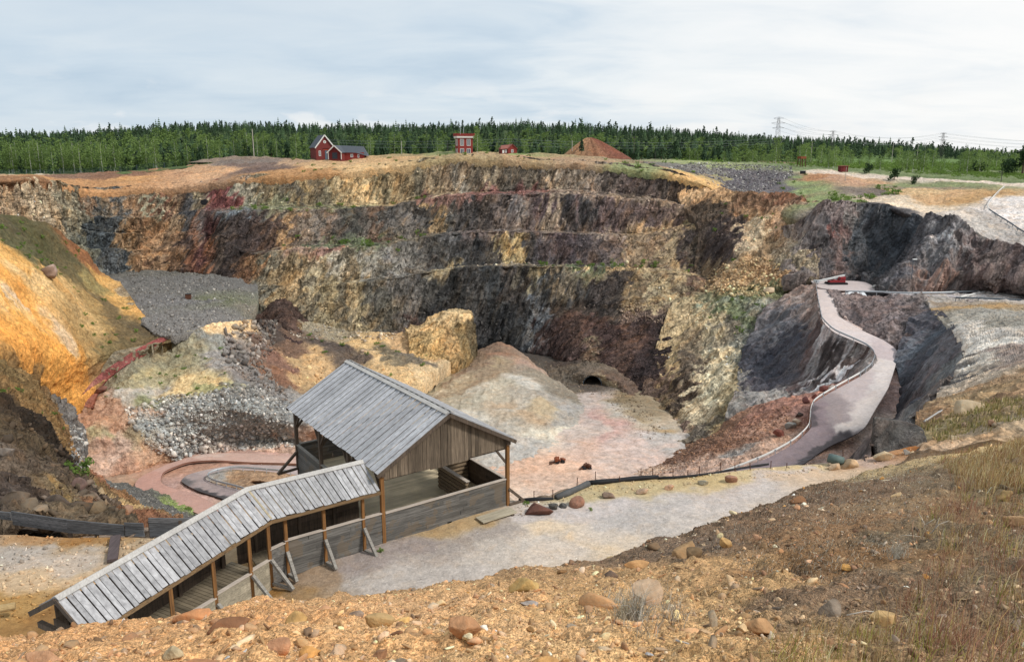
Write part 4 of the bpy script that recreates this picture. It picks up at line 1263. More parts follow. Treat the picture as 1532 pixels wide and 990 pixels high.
8a6a44 370,880 420,880
near
near_slope
ac7c44 0,975 60,970
b4844a 100,985 200,975
b08048 150,950 280,930
b5854a 300,960 420,950
b07e44 330,920 450,910
b88a50 480,930 600,920
b08248 550,960 680,950
b08450 620,900 760,880
b88c54 700,930 800,920
b48a50 780,960 900,950
b0864c 820,890 900,870
a8804a 920,920 1000,900
ab8248 950,960 1060,960
a07a48 1000,850 1080,830
9c7846 1060,880 1140,860
a67e46 1080,940 1180,930
9a7440 1150,980 1250,960
6a5644 1060,810 1120,790
74583c 1120,800 1200,770
6e5640 1150,770 1240,740
7a5a38 1200,800 1300,780
74542f 1200,840 1300,820
6e563e 1200,880 1280,860
7a6042 1250,920 1320,900
8a6a42 1280,960 1360,980
6a523c 1260,740 1350,720
7a6040 1320,760 1400,740
6a5840 1380,720 1480,700
766446 1420,690 1532,665
9a8256 1300,700 1420,676
a88c58 1440,672 1520,648
62523c 1350,800 1450,800
6b5840 1400,860 1532,840
6a543c 1380,920 1532,900
745a3c 1420,970 1532,970
6a5a3e 1480,740 1532,730
road
c0aaa2 1235,440 1240,475 1265,492
bcaaa6 1250,490 1300,515
b49e9c 1310,515 1330,535
c4b4ac 1320,540 1310,580
b8a29e 1300,560 1280,590
c2b0a6 1300,600 1285,630 1260,640
8c7478 1230,605 1225,640
867074 1222,645 1180,675 1130,705
5c5054 1215,612 1216,635
7e6a6e 1240,650 1170,700
4a4346 1262,655 1235,669 1197,696
94807e 1245,600 1255,630
8a7276 1080,720 1120,705
upper_road
c4aea8 1230,425 1290,428 1315,433
b8aeb0 1350,440 1440,442
cabeb8 1450,444 1532,447
loop_track
cfa592 440,688 376,684 310,684
c89a88 290,688 250,700
c58e7a 225,712 215,728 240,735
c2907e 260,742 300,760
d4b4a4 330,682 300,684
loop_road
b59c96 440,703 350,698 310,706
a8908c 290,714 300,725 330,738
a08a88 345,738 380,755
4e4a4c 297,733 337,746
6a6465 273,714 275,722
loop_island
b08a64 345,712 400,715
a8a29a 325,712 335,714
a08060 360,722 400,735
ochre_outcrop
c8a468 615,495 640,485
d0ae74 650,480 695,472
c4a060 640,505 660,500
b08a50 670,500 675,520
8a7448 690,490 697,520
b89454 620,515 650,525
6a5c40 704,490 708,515
dark_outcrop
4c3a32 400,470 430,460
3e302a 410,485 420,500
5a443a 440,480 450,500
8a7048 455,495 465,508
4a3834 415,510 440,512
red_track
a24e48 250,505 232,514 210,528
96504a 200,533 170,553 150,568
a86a56 140,580 125,600
tunnel_bank
5e5244 840,550 886,545
66584a 870,555 900,552
5a5044 830,570 860,565
5a483c 910,560 940,580
8a7c60 905,570 920,580
4a3e36 835,545 850,545
path_bank
a08a70 800,760 1000,740
8a7460 400,730 600,700
8a7a68 1100,720 1250,705
"""
KNOWN = set(PATCH) | {'near', 'far'}
SAT = dict(loop_track=.7, loop_road=.6, upper_road=.6, sulphur_slope=.84, pit_wall=.63, rubble_slope=.62, gravel_path=1.1, rock_spur=.8, near_slope=.76, dark_slope=.8, rim_ground=.75, upper_ground=.7, rock_cliff=.6, netted_rock=.42, road_cut=.6, road_cliff=.5, road=.6, pit_floor=.65, spoil_mound=.62, red_slope=.6, spoil_slope=.62)
def parse_strokes():
    out = {}; cur = None
    for ln in STROKES.strip().splitlines():
        ln = ln.strip()
        if not ln: continue
        w = ln.split()
        if len(w) == 1 and ',' not in w[0] and not w[0][0].isdigit() and w[0] in KNOWN: cur = w[0]; out.setdefault(cur, []); continue
        pts = [tuple(map(float, q.split(','))) for q in w[1:]]
        c_ = lin(w[0]); lum = c_ @ np.array([.25, .65, .10]); k_ = SAT.get(cur, .78)
        out[cur].append((lum + (c_ - lum) * k_, pts))
    return out
ST = parse_strokes()
ALIAS = {'far': 'ground'}
NOFIT = {'path_bank'}
def patch_bvh(G):
    r, c = G.shape[:2]; V = [Vector(p) for p in G.reshape(-1, 3)]
    F = [(i * c + j, i * c + j + 1, (i + 1) * c + j + 1, (i + 1) * c + j) for i in range(r - 1) for j in range(c - 1)]
    return BVHTree.FromPolygons(V, F)
BVH = {k: patch_bvh(p['G']) for k, p in PATCH.items()}
def hit(name, px, py):
    d = Vector(ray(px, py)).normalized()
    h = BVH[name].ray_cast(Vector((0, 0, 0)), d)
    return np.array(h[0]) if h[0] is not None else None
def sample_pts(name, strokes):
    P, C = [], []
    for c, pts in strokes:
        for k in range(len(pts)):
            a = np.array(pts[k]); b = np.array(pts[min(k + 1, len(pts) - 1)])
            n = max(1, int(np.hypot(*(b - a)) / 9))
            for t in range(n):
                q = a + (b - a) * t / n
                h = hit(name, *q)
                if h is None:
                    for dx, dy in ((0, 6), (0, -6), (8, 0), (-8, 0), (0, 14), (0, -14)):
                        h = hit(name, q[0] + dx, q[1] + dy)
                        if h is not None: break
                if h is not None: P.append(h); C.append(c)
    return np.array(P), np.array(C)
SAMPLES = {}
for nm, s in ST.items():
    k = ALIAS.get(nm, nm)
    if k in PATCH: SAMPLES[k] = sample_pts(k, s)
STREAK = {'pit_wall': .3, 'rubble_slope': .3, 'road_cliff': .45, 'netted_rock': .2, 'rock_cliff': .2}
def colour_at(name, P, warp, seed):
    sp, scol = SAMPLES[name]
    pw_ = -2.1 if PATCH[name]['mat'] in ('floor', 'path') else -2.6
    out = np.zeros((len(P), 3), np.float32)
    st = STREAK.get(name, 0)
    if st:   # stains and strata run down the face, leaning with the beds
        B = P.copy(); B[:, 0] -= (st + (.3 * np.clip((-B[:, 0] - 10) / 40, 0, 1) if name == 'pit_wall' else 0)) * B[:, 2]
        Sx = np.array([1, 1, .09]); 
        W = np.stack([fbm(B * Sx / (warp * 2.2) + 31.7 * k, 4, seed + 60 + k) for k in range(3)], 1) * warp * .8
        W += np.stack([fbm(B * Sx / 1.9 + 31.7 * k, 3, seed + 80 + k) for k in range(3)], 1) * 3.0
        W[:, 2] *= .22 if name == 'pit_wall' else .4
    else:
        W = np.stack([fbm(P / (warp * 1.6) + 31.7 * k, 4, seed + 60 + k) for k in range(3)], 1) * warp * .7
    Q = (P + W).astype(np.float32)
    sp = sp.astype(np.float32); lc = np.log(np.maximum(scol, 1e-3)).astype(np.float32)
    # distances measured relative to how far away things are, so detail follows the size of the ground
    for s in range(0, len(Q), 20000):
        q = Q[s:s + 20000]
        d2 = ((q ** 2).sum(1)[:, None] + (sp ** 2).sum(1)[None] - 2 * q @ sp.T)
        d2 = np.maximum(d2, 1e-4) + (warp * .12) ** 2
        w = d2 ** pw_
        w /= w.sum(1, keepdims=True)
        out[s:s + 20000] = np.exp(w @ lc)
    return out
GAIN = dict(pit_wall=1.5, ochre_outcrop=1.3, dark_outcrop=1.35, road=1.12, rubble_slope=1.2, road_cliff=1.65, tunnel_bank=1.3, rock_cliff=2.3, road_cut=1.75, netted_rock=1.75, spoil_slope=1.3, gravel_terrace=1.08, sulphur_slope=1.05, dark_slope=1.15,
  pit_floor=1.0, spoil_mound=.86, near_slope=1.68, gravel_path=1.1, rim_ground=1.2, ground=.75, upper_ground=1.15, rock_spur=1.15, red_slope=1.25, road_bed=1.1, road_bank=1.2, path_bank=1.1)
MATS = {}
WARM, COOL, PALE = (1.28, .95, .62), (.62, .66, .74), (1.25, 1.22, 1.15)
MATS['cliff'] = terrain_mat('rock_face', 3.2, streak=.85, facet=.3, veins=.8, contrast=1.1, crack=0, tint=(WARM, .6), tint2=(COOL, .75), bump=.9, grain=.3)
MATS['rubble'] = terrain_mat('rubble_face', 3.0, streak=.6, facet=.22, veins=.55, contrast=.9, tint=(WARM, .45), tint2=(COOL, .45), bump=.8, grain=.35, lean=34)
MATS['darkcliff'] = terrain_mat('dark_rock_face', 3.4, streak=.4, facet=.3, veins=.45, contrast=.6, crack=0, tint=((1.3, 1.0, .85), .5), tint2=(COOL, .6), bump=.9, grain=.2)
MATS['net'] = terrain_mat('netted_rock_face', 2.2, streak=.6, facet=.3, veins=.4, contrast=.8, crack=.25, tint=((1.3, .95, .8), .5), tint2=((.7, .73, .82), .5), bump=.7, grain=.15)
MATS['soil'] = terrain_mat('stony_soil', 2.2, contrast=.75, tint=(WARM, .35), tint2=((.72, .72, .74), .45), bump=.6, grain=.4)
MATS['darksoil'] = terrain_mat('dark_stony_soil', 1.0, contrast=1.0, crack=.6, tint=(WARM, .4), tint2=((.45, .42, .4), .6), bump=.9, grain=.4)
MATS['gravel'] = terrain_mat('grey_gravel', .8, contrast=.7, tint=((1.15, 1.0, .85), .4), tint2=((.6, .6, .62), .45), bump=.8, grain=.9)
MATS['floor'] = terrain_mat('silt_floor', 3.0, contrast=.65, tint=((1.2, .92, .7), .35), tint2=((.95, 1.0, 1.06), .5), bump=.22, grain=.08)
MATS['path'] = terrain_mat('path_gravel', .6, contrast=.3, tint=((1.12, .98, .82), .4), tint2=((.8, .8, .82), .35), bump=.35, grain=.22)
MATS['near'] = terrain_mat('near_soil', .10, contrast=1.0, tint=(WARM, .35), tint2=((.8, .78, .76), .4), bump=1.0, grain=.7)
MATS['road'] = terrain_mat('road_surface', 1.6, contrast=.22, tint=((1.1, 1.0, .9), .4), tint2=((.82, .82, .84), .4), bump=.2, grain=.08)
MATS['far'] = terrain_mat('grass_land', 6, contrast=.6, tint=((1.2, 1.1, .8), .4), tint2=((.6, .7, .6), .5), bump=.3, grain=.2)
SKIRT = dict(red_track=.003, road=.002, upper_road=.001, loop_track=.003, loop_road=.002, loop_island=.002, netted_rock=.004, gravel_terrace=.012, gravel_path=.004, rim_ground=.01)
for k, p in PATCH.items():
    V = p['V']; nv, nu = V.shape[:2]
    P = V.reshape(-1, 3)
    gain = GAIN.get(k, .92)
    col = np.clip(colour_at(k, P, p['warp'], p['seed']) * gain, .004, .8)
    if k == 'near_slope': col = np.clip(col * np.array([1.0, 1.0, .98]), .004, .8)
    p['col'] = col
    # a skirt round the edge so that neighbouring sheets always overlap
    if k not in ('ground', 'near_slope'):
        B = np.r_[np.arange(nu), (np.arange(1, nv) * nu + nu - 1), ((nv - 1) * nu + np.arange(nu - 1))[::-1], (np.arange(1, nv - 1) * nu)[::-1]]
        S = P[B].copy(); dn = np.maximum(S[:, 1], 5) * SKIRT.get(k, .022)
        S[:, 2] -= dn; S[:, :2] *= 1 + SKIRT.get(k, .022) * .35
        nb = len(P); P = np.vstack([P, S]); col = np.vstack([col, col[B]])
        m_ = len(B); q = np.arange(m_); SK = np.stack([B[q], B[(q + 1) % m_], nb + (q + 1) % m_, nb + q], 1)
    else: SK = np.zeros((0, 4), int)
    i = np.arange(nv - 1)[:, None] * nu + np.arange(nu - 1)[None]
    F = np.stack([i, i + 1, i + 1 + nu, i + nu], 2).reshape(-1, 4)
    # faces look towards the camera side
    a, b_, c_ = P[F[0:4000, 0]], P[F[0:4000, 1]], P[F[0:4000, 2]]
    if (np.cross(b_ - a, c_ - a) * -a).sum() < 0: F = F[:, ::-1]
    F = np.vstack([F, SK])
    o = mesh_np(k, P, F, MATS[p['mat']], smooth=p['smooth'], col=col)
    o['kind'] = 'structure'; p['obj'] = o
LAB = {'ochre_outcrop': ('square ochre rock outcrop standing at the foot of the wall behind the shelter roof', 'outcrop'), 'dark_outcrop': ('dark purple brown rock outcrop between the tumbled boulders and the wall', 'outcrop'), 'red_track': ('narrow red dirt track climbing between the orange slope and the ochre spoil', 'track'), 'tunnel_bank': ('stony bank of grey brown rubble round the culvert mouth', 'bank'), 'road': ('pale pink gravel road winding down beside the netted rock', 'road'), 'upper_road': ('level gravel road at the foot of the dark cliff', 'road'), 'loop_track': ('pink dirt track looping round the paved hairpin', 'track'), 'loop_road': ('paved hairpin road on the pit floor behind the covered walkway', 'road'), 'loop_island': ('bare earth inside the hairpin road', 'ground'), 'pit_wall': ('stepped rock wall of the open pit in ochre, grey and purple', 'rock wall'), 'gravel_terrace': ('flat grey gravel terrace at the foot of the rock wall', 'terrace'),
 'spoil_slope': ('slope of grey rubble and ochre spoil below the gravel terrace', 'slope'), 'pit_floor': ('pale pink and grey silt floor of the pit', 'pit floor'),
 'spoil_mound': ('smooth pale mound of spoil rising from the pit floor', 'mound'), 'rubble_slope': ('yellow rubble slope with cream rock at the pit side', 'slope'),
 'road_cliff': ('dark netted rock face under the winding road', 'rock face'), 'red_slope': ('reddish brown stony slope below the winding road', 'slope'),
 'road_bed': ('earth shelf carrying the winding road down into the pit', 'road shelf'), 'rock_cliff': ('dark grey blasted cliff above the upper road', 'cliff'),
 'upper_ground': ('sandy ground with slag above the dark cliff', 'ground'), 'road_cut': ('purple rock face between upper and lower road', 'rock face'),
 'netted_rock': ('purple rock face under a draped wire net beside the road', 'rock face'), 'rock_spur': ('stony hillside with pale bare rock beyond the path', 'hillside'),
 'sulphur_slope': ('bright orange and yellow earth slope', 'slope'), 'dark_slope': ('brown slope with dark broken rock behind the plank barrier', 'slope'),
 'road_bank': ('dark gravel bank beside the pink loop road', 'bank'), 'rim_ground': ('brown soil along the far rim of the pit', 'ground'), 'ground': ('grassy land running from the pit to the wooded ridge', 'ground'),
 'gravel_path': ('pale gravel path passing in front of the timber shelter', 'path'), 'path_bank': ('steep bank falling from the path into the pit', 'bank'), 'near_slope': ('ochre stony slope in front of the path', 'slope')}
for k, (l, c) in LAB.items(): tag(PATCH[k]['obj'], l, c)
# full resolution ray casting onto a few patches for placing things
def place(name, px, py):
    h = hit(name, px, py)
    for dy in (0, 4, -4, 8, -8, 14):
        if h is not None: break
        h = hit(name, px, py + dy)
    if h is None: return None
    V = PATCH[name]['V']
    # refine with the displaced grid: nearest vertex seen at this pixel
    d = np.linalg.norm(V.reshape(-1, 3) - h, axis=1)
    return V.reshape(-1, 3)[d.argmin()].copy()
# ------------------------------------------------------------------ timber shelter and covered walkway on the path
TH = .617; SO = np.array([-5.549, 31.109, -16.411])
SU = np.array([math.cos(TH), math.sin(TH), 0]); SV = np.array([-math.sin(TH), math.cos(TH), 0])
def sh(u, v, w=0): return SO + SU * u + SV * v + np.array([0, 0, w])
GREY, GREYD = (.40, .40, .415), (.20, .20, .21)
M_ROOF = wood_mat('grey_roof_boards', (.46, .46, .475), (.26, .26, .27), 'X', var=.28, scale=.4)
M_ROOFB = wood_mat('grey_walk_roof_boards', (.46, .455, .46), (.24, .235, .24), 'X', var=.4)
M_CAP = wood_mat('pale_ridge_boards', (.50, .48, .45), (.33, .31, .29), 'Y', var=.25)
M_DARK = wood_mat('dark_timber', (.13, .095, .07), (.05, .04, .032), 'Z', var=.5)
M_WALLG = wood_mat('grey_wall_planks', (.18, .17, .155), (.06, .056, .052), 'X', var=.45, warm=(.16, .12, .08))
M_WALLV = wood_mat('brown_gable_boards', (.20, .155, .11), (.055, .042, .032), 'Z', var=.7)
M_POST = wood_mat('orange_posts', (.26, .125, .042), (.10, .05, .022), 'Z', var=.3)
M_RAIL = wood_mat('pale_rail_caps', (.52, .45, .38), (.34, .29, .25), 'X', var=.25)
M_FLOOR = wood_mat('tan_floor_boards', (.72, .61, .43), (.54, .45, .30), 'X', var=.22)
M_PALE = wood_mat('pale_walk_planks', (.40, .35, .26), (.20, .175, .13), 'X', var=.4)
M_LOG = wood_mat('log_wall', (.26, .19, .12), (.09, .065, .045), 'X', var=.5)
M_BRACE = wood_mat('grey_braces', (.30, .28, .25), (.13, .12, .105), 'X', var=.3)
W_, L_, OV, GV, EV, RG = 6.5, 10.3, .314, .281, 3.3, 5.327
shelter = empty('timber_shelter', SO, TH, 'open grey timber shelter with a large plank roof and brown boarded gable', 'shelter')
slope = (RG - EV) / (W_ / 2 + OV)
def boards_roof(sgn):
    m = MB(); r = random.Random(5 + sgn); v = -GV; k = 0
    wd = (L_ + 2 * GV) / 44
    ln = math.hypot(W_ / 2 + OV, RG - EV); d = np.array([sgn * (W_ / 2 + OV), 0, EV - RG]) / ln
    nrm = np.array([sgn * (RG - EV), 0, W_ / 2 + OV]); nrm /= np.linalg.norm(nrm)
    for k in range(44):
        c = np.array([W_ / 2, -GV + (k + .5) * wd, RG]); up = .035 if k % 2 else .0
        a = c + nrm * (up + .05) - d * .02; b = c + d * (ln + r.uniform(-.02, .03)) + nrm * (up + .05)
        ww = wd * (.66 if k % 2 else 1.12)
        m.frame((a + b) / 2, d, np.array([0, 1., 0]), nrm, np.linalg.norm(b - a), ww, .028)
    return m
rf = boards_roof(-1); r2 = boards_roof(1); rf.add(r2.v, r2.f)
roof = rf.build('roof', M_ROOF, shelter)
m = MB()
for sgn in (-1, 1):
    ln = math.hypot(W_ / 2 + OV, RG - EV); d = np.array([sgn * (W_ / 2 + OV), 0, EV - RG]) / ln
    nrm = np.array([sgn * (RG - EV), 0, W_ / 2 + OV]); nrm /= np.linalg.norm(nrm)
    c = np.array([W_ / 2, L_ / 2, RG]) + nrm * .125 + d * .09
    m.frame(c, d, np.array([0, 1., 0]), nrm, .19, L_ + 2 * GV + .06, .03)
m.build('ridge_board', M_CAP, roof)
for v in (-GV - .02, L_ + GV + .02):
    m = MB()
    for sgn in (-1, 1):
        m.bar((W_ / 2, v, RG - .07), (W_ / 2 + sgn * (W_ / 2 + OV + .02), v, EV - .07), .04, .17)
    m.build('verge_board', M_DARK, roof)
m = MB()   # rafters and purlins under the boards
for k in range(7):
    v = .1 + k * (L_ - .2) / 6
    for sgn in (-1, 1): m.bar((W_ / 2, v, RG - .1), (W_ / 2 + sgn * (W_ / 2 + .25), v, EV - .02), .1, .14)
for u in (.0, W_): m.box(u - .09, u + .09, -.2, L_ + .2, 3.12, 3.34)
m.build('rafters', M_DARK, shelter)
# gable walls of vertical boards
r = random.Random(2); n = 36
for vv in (0.0, L_):
    m = MB()
    for k in range(n):
        u0, u1 = k * W_ / n, (k + 1) * W_ / n; uc = (u0 + u1) / 2
        top = RG - .12 - abs(uc - W_ / 2) * slope; bot = (2.93 if uc > 4.25 else 2.82 if 2.4 < uc else 2.9) + r.uniform(-.02, .02)
        off = r.uniform(0, .025)
        m.box(u0 + .004, u1 - .004, vv - .03 - off, vv + .01 - off, bot, top)
    m.build('gable_wall', M_WALLV, shelter)
m = MB(); m.box(0, W_, .02, .18, 2.85, 3.05); m.box(0, W_, L_ - .18, L_ - .02, 2.85, 3.05); m.box(0, W_, 3.4, 3.55, 3.0, 3.2); m.box(0, W_, 6.85, 7.0, 3.0, 3.2); m.build('tie_beam', M_DARK, shelter)
for (u, v, mm) in ((-.02, -.02, M_POST), (W_ + .02, -.02, M_POST), (0, 3.45, M_DARK), (0, 6.9, M_DARK), (0, L_, M_DARK), (W_, 3.45, M_DARK), (W_, 6.9, M_DARK), (W_, L_, M_DARK)):
    p = MB(); p.box(u - .085, u + .085, v - .085, v + .085, -.12, 3.2); p.build('post', mm, shelter, bevel=.012)
def knee(a, b):
    q = MB(); q.bar(a, b, .1, .1); q.build('knee_brace', M_DARK, shelter)
for v in (3.45, 6.9, L_):
    for u, s in ((0, 1), (W_, -1)): knee((u, v, 2.2), (u + s * .75, v, 3.05))
for v, s in ((3.45, 1), (3.45, -1), (6.9, 1), (6.9, -1), (L_, -1)):
    for u in (0, W_): knee((u, v, 2.3), (u, v + s * .7, 3.15))
knee((W_ - .02, .02, 2.15), (W_ - .02 - .55, .02, 2.88)); knee((.02, .02, 2.2), (.02, .7, 3.1))
def plank_wall(a, b, h0, h1, n, th=.05, seed=0, splits=3):
    """wall of horizontal planks between two local plan points"""
    m = MB(); r = random.Random(seed); a = np.array(a, float); b = np.array(b, float); L = np.linalg.norm(b - a); d = (b - a) / L
    nn = np.array([-d[1], d[0]])
    for k in range(n):
        z0 = h0 + (h1 - h0) * k / n; z1 = h0 + (h1 - h0) * (k + 1) / n - .006
        cuts = [0] + sorted(r.uniform(.15, .85) * L for _ in range(splits)) + [L]
        for c0, c1 in zip(cuts[:-1], cuts[1:]):
            if c1 - c0 < .05: continue
            o = r.uniform(-.008, .012); p = a + d * (c0 + c1) / 2 + nn * o
            m.frame((p[0], p[1], (z0 + z1) / 2), np.array([*d, 0]), np.array([*nn, 0]), np.array([0, 0, 1.]), c1 - c0 - .006, th, z1 - z0)
    return m
def cap(a, b, z, w=.16, t=.045):
    m = MB(); m.bar((*a, z), (*b, z), w, t); return m
fw = plank_wall((.08, -.03), (W_ - .08, -.03), -.1, 1.36, 8, seed=3)
fw = fw.build('front_wall', M_WALLG, shelter); cap((.08, -.03), (W_ - .1, -.03), 1.385).build('rail_cap', M_RAIL, fw)
lw = plank_wall((0, 2.7), (0, L_ - .08), -.55, 1.3, 10, seed=4).build('side_wall', M_WALLG, shelter); cap((0, 2.7), (0, L_ - .05), 1.325).build('rail_cap', M_BRACE, lw)
bw = plank_wall((.08, L_), (W_ - .08, L_), -.55, 1.3, 10, seed=5).build('back_wall', M_WALLG, shelter); cap((.08, L_), (W_ - .08, L_), 1.325).build('rail_cap', M_BRACE, bw)
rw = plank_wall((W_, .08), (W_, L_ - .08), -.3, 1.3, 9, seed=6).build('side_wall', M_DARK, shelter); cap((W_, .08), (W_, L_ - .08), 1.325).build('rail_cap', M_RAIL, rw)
m = MB(); r = random.Random(8)
for k in range(52):
    v0 = .02 + k * (L_ - .04) / 52; m.box(.06, W_ - .06, v0, v0 + (L_ - .04) / 52 - .006, .06, .11 + r.uniform(0, .006))
m.build('floor', M_FLOOR, shelter)
m = MB(); m.box(-.05, W_ + .05, -.02, .12, -.16, .055); m.box(-.05, W_ + .05, L_ - .1, L_ + .04, -.6, .055)
for u in (.2, 2.2, 4.3, 6.3): m.box(u - .08, u + .08, 0.1, L_ - .1, -.45, .055)
m.build('sill_beam', M_DARK, shelter)
# pen of round logs in the corner of the floor
pen = MB(); r = random.Random(4)
for k in range(6):
    z = .22 + k * .2
    pen.tube([(4.78, .82, z), (4.78, 3.45, z)], .095, 8); pen.tube([(4.70, 3.38, z + .02), (6.38, 3.38, z + .02)], .095, 8)
penr = pen.build('log_pen', M_LOG, shelter, smooth=False)
m = MB(); m.bar((4.78, .75, 1.36), (4.78, 3.5, 1.36), .2, .05); m.bar((4.7, 3.38, 1.37), (6.4, 3.38, 1.37), .2, .05); m.build('rail_cap', M_RAIL, penr)
def stay(root, foot, top, z, mat, ground=-.02, name='stay'):
    m = MB(); m.bar((*top, z), (*foot, ground + .06), .13, .13, ext=.06); m.bar((*top, ground + .05), (*foot, ground + .05), .12, .12); m.build(name, mat, root, bevel=.01)
stay(shelter, (7.42, -.1), (6.56, -.1), .85, M_DARK); stay(shelter, (-1.2, 10.05), (-.05, 10.2), .95, M_DARK, -.05); stay(shelter, (6.56 + .9, 5), (6.56, 5), .9, M_DARK, -.1)
m = MB(); m.box(3.15, 3.37, -.075, -.05, -.1, .08); m.build('drain_hole', plain_mat('black_void', (.006, .006, .006), 1, .1), shelter)
m = MB(); m.box(-.9, 0, -.86, -.7, -.06, .12); 
step = empty('wooden_step', sh(5.34, -.82), TH, 'pale wooden plank step against the front wall of the timber shelter', 'step')
q = MB(); q.box(-.95, .95, -.33, -.01, .1, .16); q.box(-.95, .95, .0, .33, .1, .16); q.build('tread', M_PALE, step, bevel=.008)
for x_ in (-.8, .66): q = MB(); q.box(x_, x_ + .14, -.3, .3, -.1, .1); q.build('bearer', M_DARK, step)
# ---- covered walkway: section A in line with the shelter front, section B turned and falling
walk = empty('covered_walkway', SO, TH, 'low covered timber walkway with a bent grey plank roof joined to the shelter', 'walkway')
A0 = dict(e=(-.24, -.35, 2.6), r=(-.36, 1.1, 3.47), f=(-.24, 2.55, 2.6)); J = dict(e=(-4.89, -.35, 2.6), r=(-5.34, 1.1, 3.47), f=(-5.79, 2.55, 2.6))
dB = np.array([-.895, -.446]); dB /= np.linalg.norm(dB); nB = np.array([-dB[1], dB[0]]) * -1     # towards the far side
LB = 7.86; DROP = .56
def bp(s, o, w): p = np.array([-5.34, 1.1]) + dB * s + np.array([-.446, .895]) * o; return np.array([p[0], p[1], w])
E_ = dict(e=bp(LB, -1.45, 2.6 - DROP), r=bp(LB, 0, 3.47 - DROP), f=bp(LB, 1.45, 2.6 - DROP))
def roof_strip(m, a0, a1, b0, b1, n, seed):
    """boards running from ridge line a0-a1 to eave line b0-b1"""
    r = random.Random(seed); a0, a1, b0, b1 = map(lambda q: np.array(q, float), (a0, a1, b0, b1))
    nr = np.cross(a1 - a0, b0 - a0); nr /= np.linalg.norm(nr); nr *= np.sign(nr[2])
    for k in range(n):
        t0, t1 = k / n, (k + 1) / n; lift = .03 if k % 2 == 0 else 0
        g = -.10 if k % 2 else .22    # overlapping: upper boards narrower
        t0 += (g * .5 + .05) / n; t1 -= (g * .5 + .05) / n
        q = [a0 + (a1 - a0) * t0, a0 + (a1 - a0) * t1, b0 + (b1 - b0) * t1, b0 + (b1 - b0) * t0]
        dd = r.uniform(-.03, .03); q[2] = q[2] + (q[2] - q[1]) * dd / 1.6; q[3] = q[3] + (q[3] - q[0]) * dd / 1.6
        lo = [p + nr * lift for p in q]; hi = [p + nr * (lift + .026) for p in q]
        m.add(lo + hi, [(0, 3, 2, 1), (4, 5, 6, 7), (0, 1, 5, 4), (1, 2, 6, 5), (2, 3, 7, 6), (3, 0, 4, 7)])
m = MB(); roof_strip(m, A0['r'], J['r'], A0['e'], J['e'], 24, 1); roof_strip(m, A0['r'], J['r'], A0['f'], J['f'], 24, 2)
roofA = m.build('roof', wood_mat('grey_walk_roof', (.45, .445, .45), (.22, .215, .22), 'Y', var=.34, scale=.38), walk)
m = MB(); roof_strip(m, J['r'], E_['r'], J['e'], E_['e'], 34, 3); roof_strip(m, J['r'], E_['r'], J['f'], E_['f'], 34, 4)
roofB = m.build('roof', wood_mat('grey_walk_roof_low', (.45, .445, .45), (.22, .215, .22), 'Y', var=.34, rot=R(-26.5), scale=.38), walk)
def ridge_caps(a, b, root, side):
    m = MB(); a = np.array(a); b = np.array(b); d = (b - a) / np.linalg.norm(b - a); s = np.cross(d, (0, 0, 1.)); s /= np.linalg.norm(s)
    for k in (-1, 1): m.bar(a + s * k * .09 + (0, 0, .035), b + s * k * .09 + (0, 0, .035), .2, .035, up=(s[0] * k * .5, s[1] * k * .5, .86), ext=.02)
    m.build('ridge_board', M_CAP, root)
ridge_caps(A0['r'], J['r'], roofA, 1); ridge_caps(J['r'], E_['r'], roofB, 1)
m = MB(); m.bar(np.array(J['r']) + (0, 0, .07), np.array(J['e']) + (0, 0, .07), .08, .03); m.build('valley_strip', wood_mat('pale_strip', (.42, .36, .25), (.25, .2, .13), 'X'), roofA)
m = MB()
for a, b in ((E_['r'], E_['e']), (E_['r'], E_['f'])):
    a = np.array(a); b = np.array(b); a2 = a + np.array([*dB, 0]) * .03; b2 = b + np.array([*dB, 0]) * .03; m.bar(a2 + (0, 0, -.06), b2 + (b2 - a2) * .06 + (0, 0, -.06), .05, .17)
m.build('verge_board', M_DARK, roofB)
m = MB()
for (a, b) in ((A0['e'], J['e']), (A0['f'], J['f']), (J['e'], E_['e']), (J['f'], E_['f'])):
    a = np.array(a); b = np.array(b); s = np.array([0, 0, -.08])
    m.bar(a + s, b + s, .05, .13)
m.build('eave_beam', wood_mat('brown_beam', (.24, .15, .075), (.09, .06, .035), 'X', var=.2), walk)
def upost(u, v, g, top, mat=M_POST, w=.13):
    p = MB(); p.box(u - w / 2, u + w / 2, v - w / 2, v + w / 2, g, top); p.build('post', mat, walk, bevel=.01)
for u in (-.95, -2.68, -4.28): upost(u, -.06, -.1, 2.56)
for u in (-1.3, -2.9, -4.8): upost(u, 2.3, -.1, 2.56, M_DARK)
wallA = plank_wall((-.1, -.05), (-4.35, -.05), -.15, 1.42, 8, seed=9, splits=2).build('side_wall', M_WALLG, walk); cap((-.1, -.05), (-4.35, -.05), 1.44).build('rail_cap', M_RAIL, wallA)
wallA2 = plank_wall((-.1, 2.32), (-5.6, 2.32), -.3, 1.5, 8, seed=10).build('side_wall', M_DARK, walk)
def bw_pt(s): p = np.array([-4.6, -.05]) + dB * s; return p
def bz(s): return -s / LB * DROP
for s in (.48, 1.47, 3.17, 4.98, 6.7):
    p = bw_pt(s); upost(p[0], p[1], -.2 + bz(s), 2.5 + bz(s))
segs = [(0, .48, M_WALLG), (.5, 1.47, M_PALE), (1.49, 3.17, M_PALE), (3.19, 4.98, M_PALE), (5.0, 6.7, M_WALLG)]
p0 = bw_pt(.48)
wj = plank_wall((-4.35, -.05), tuple(p0), -.2, 1.34, 7, seed=11, splits=0).build('side_wall', M_WALLG, walk); cap((-4.35, -.05), tuple(p0), 1.36).build('rail_cap', M_RAIL, wj)
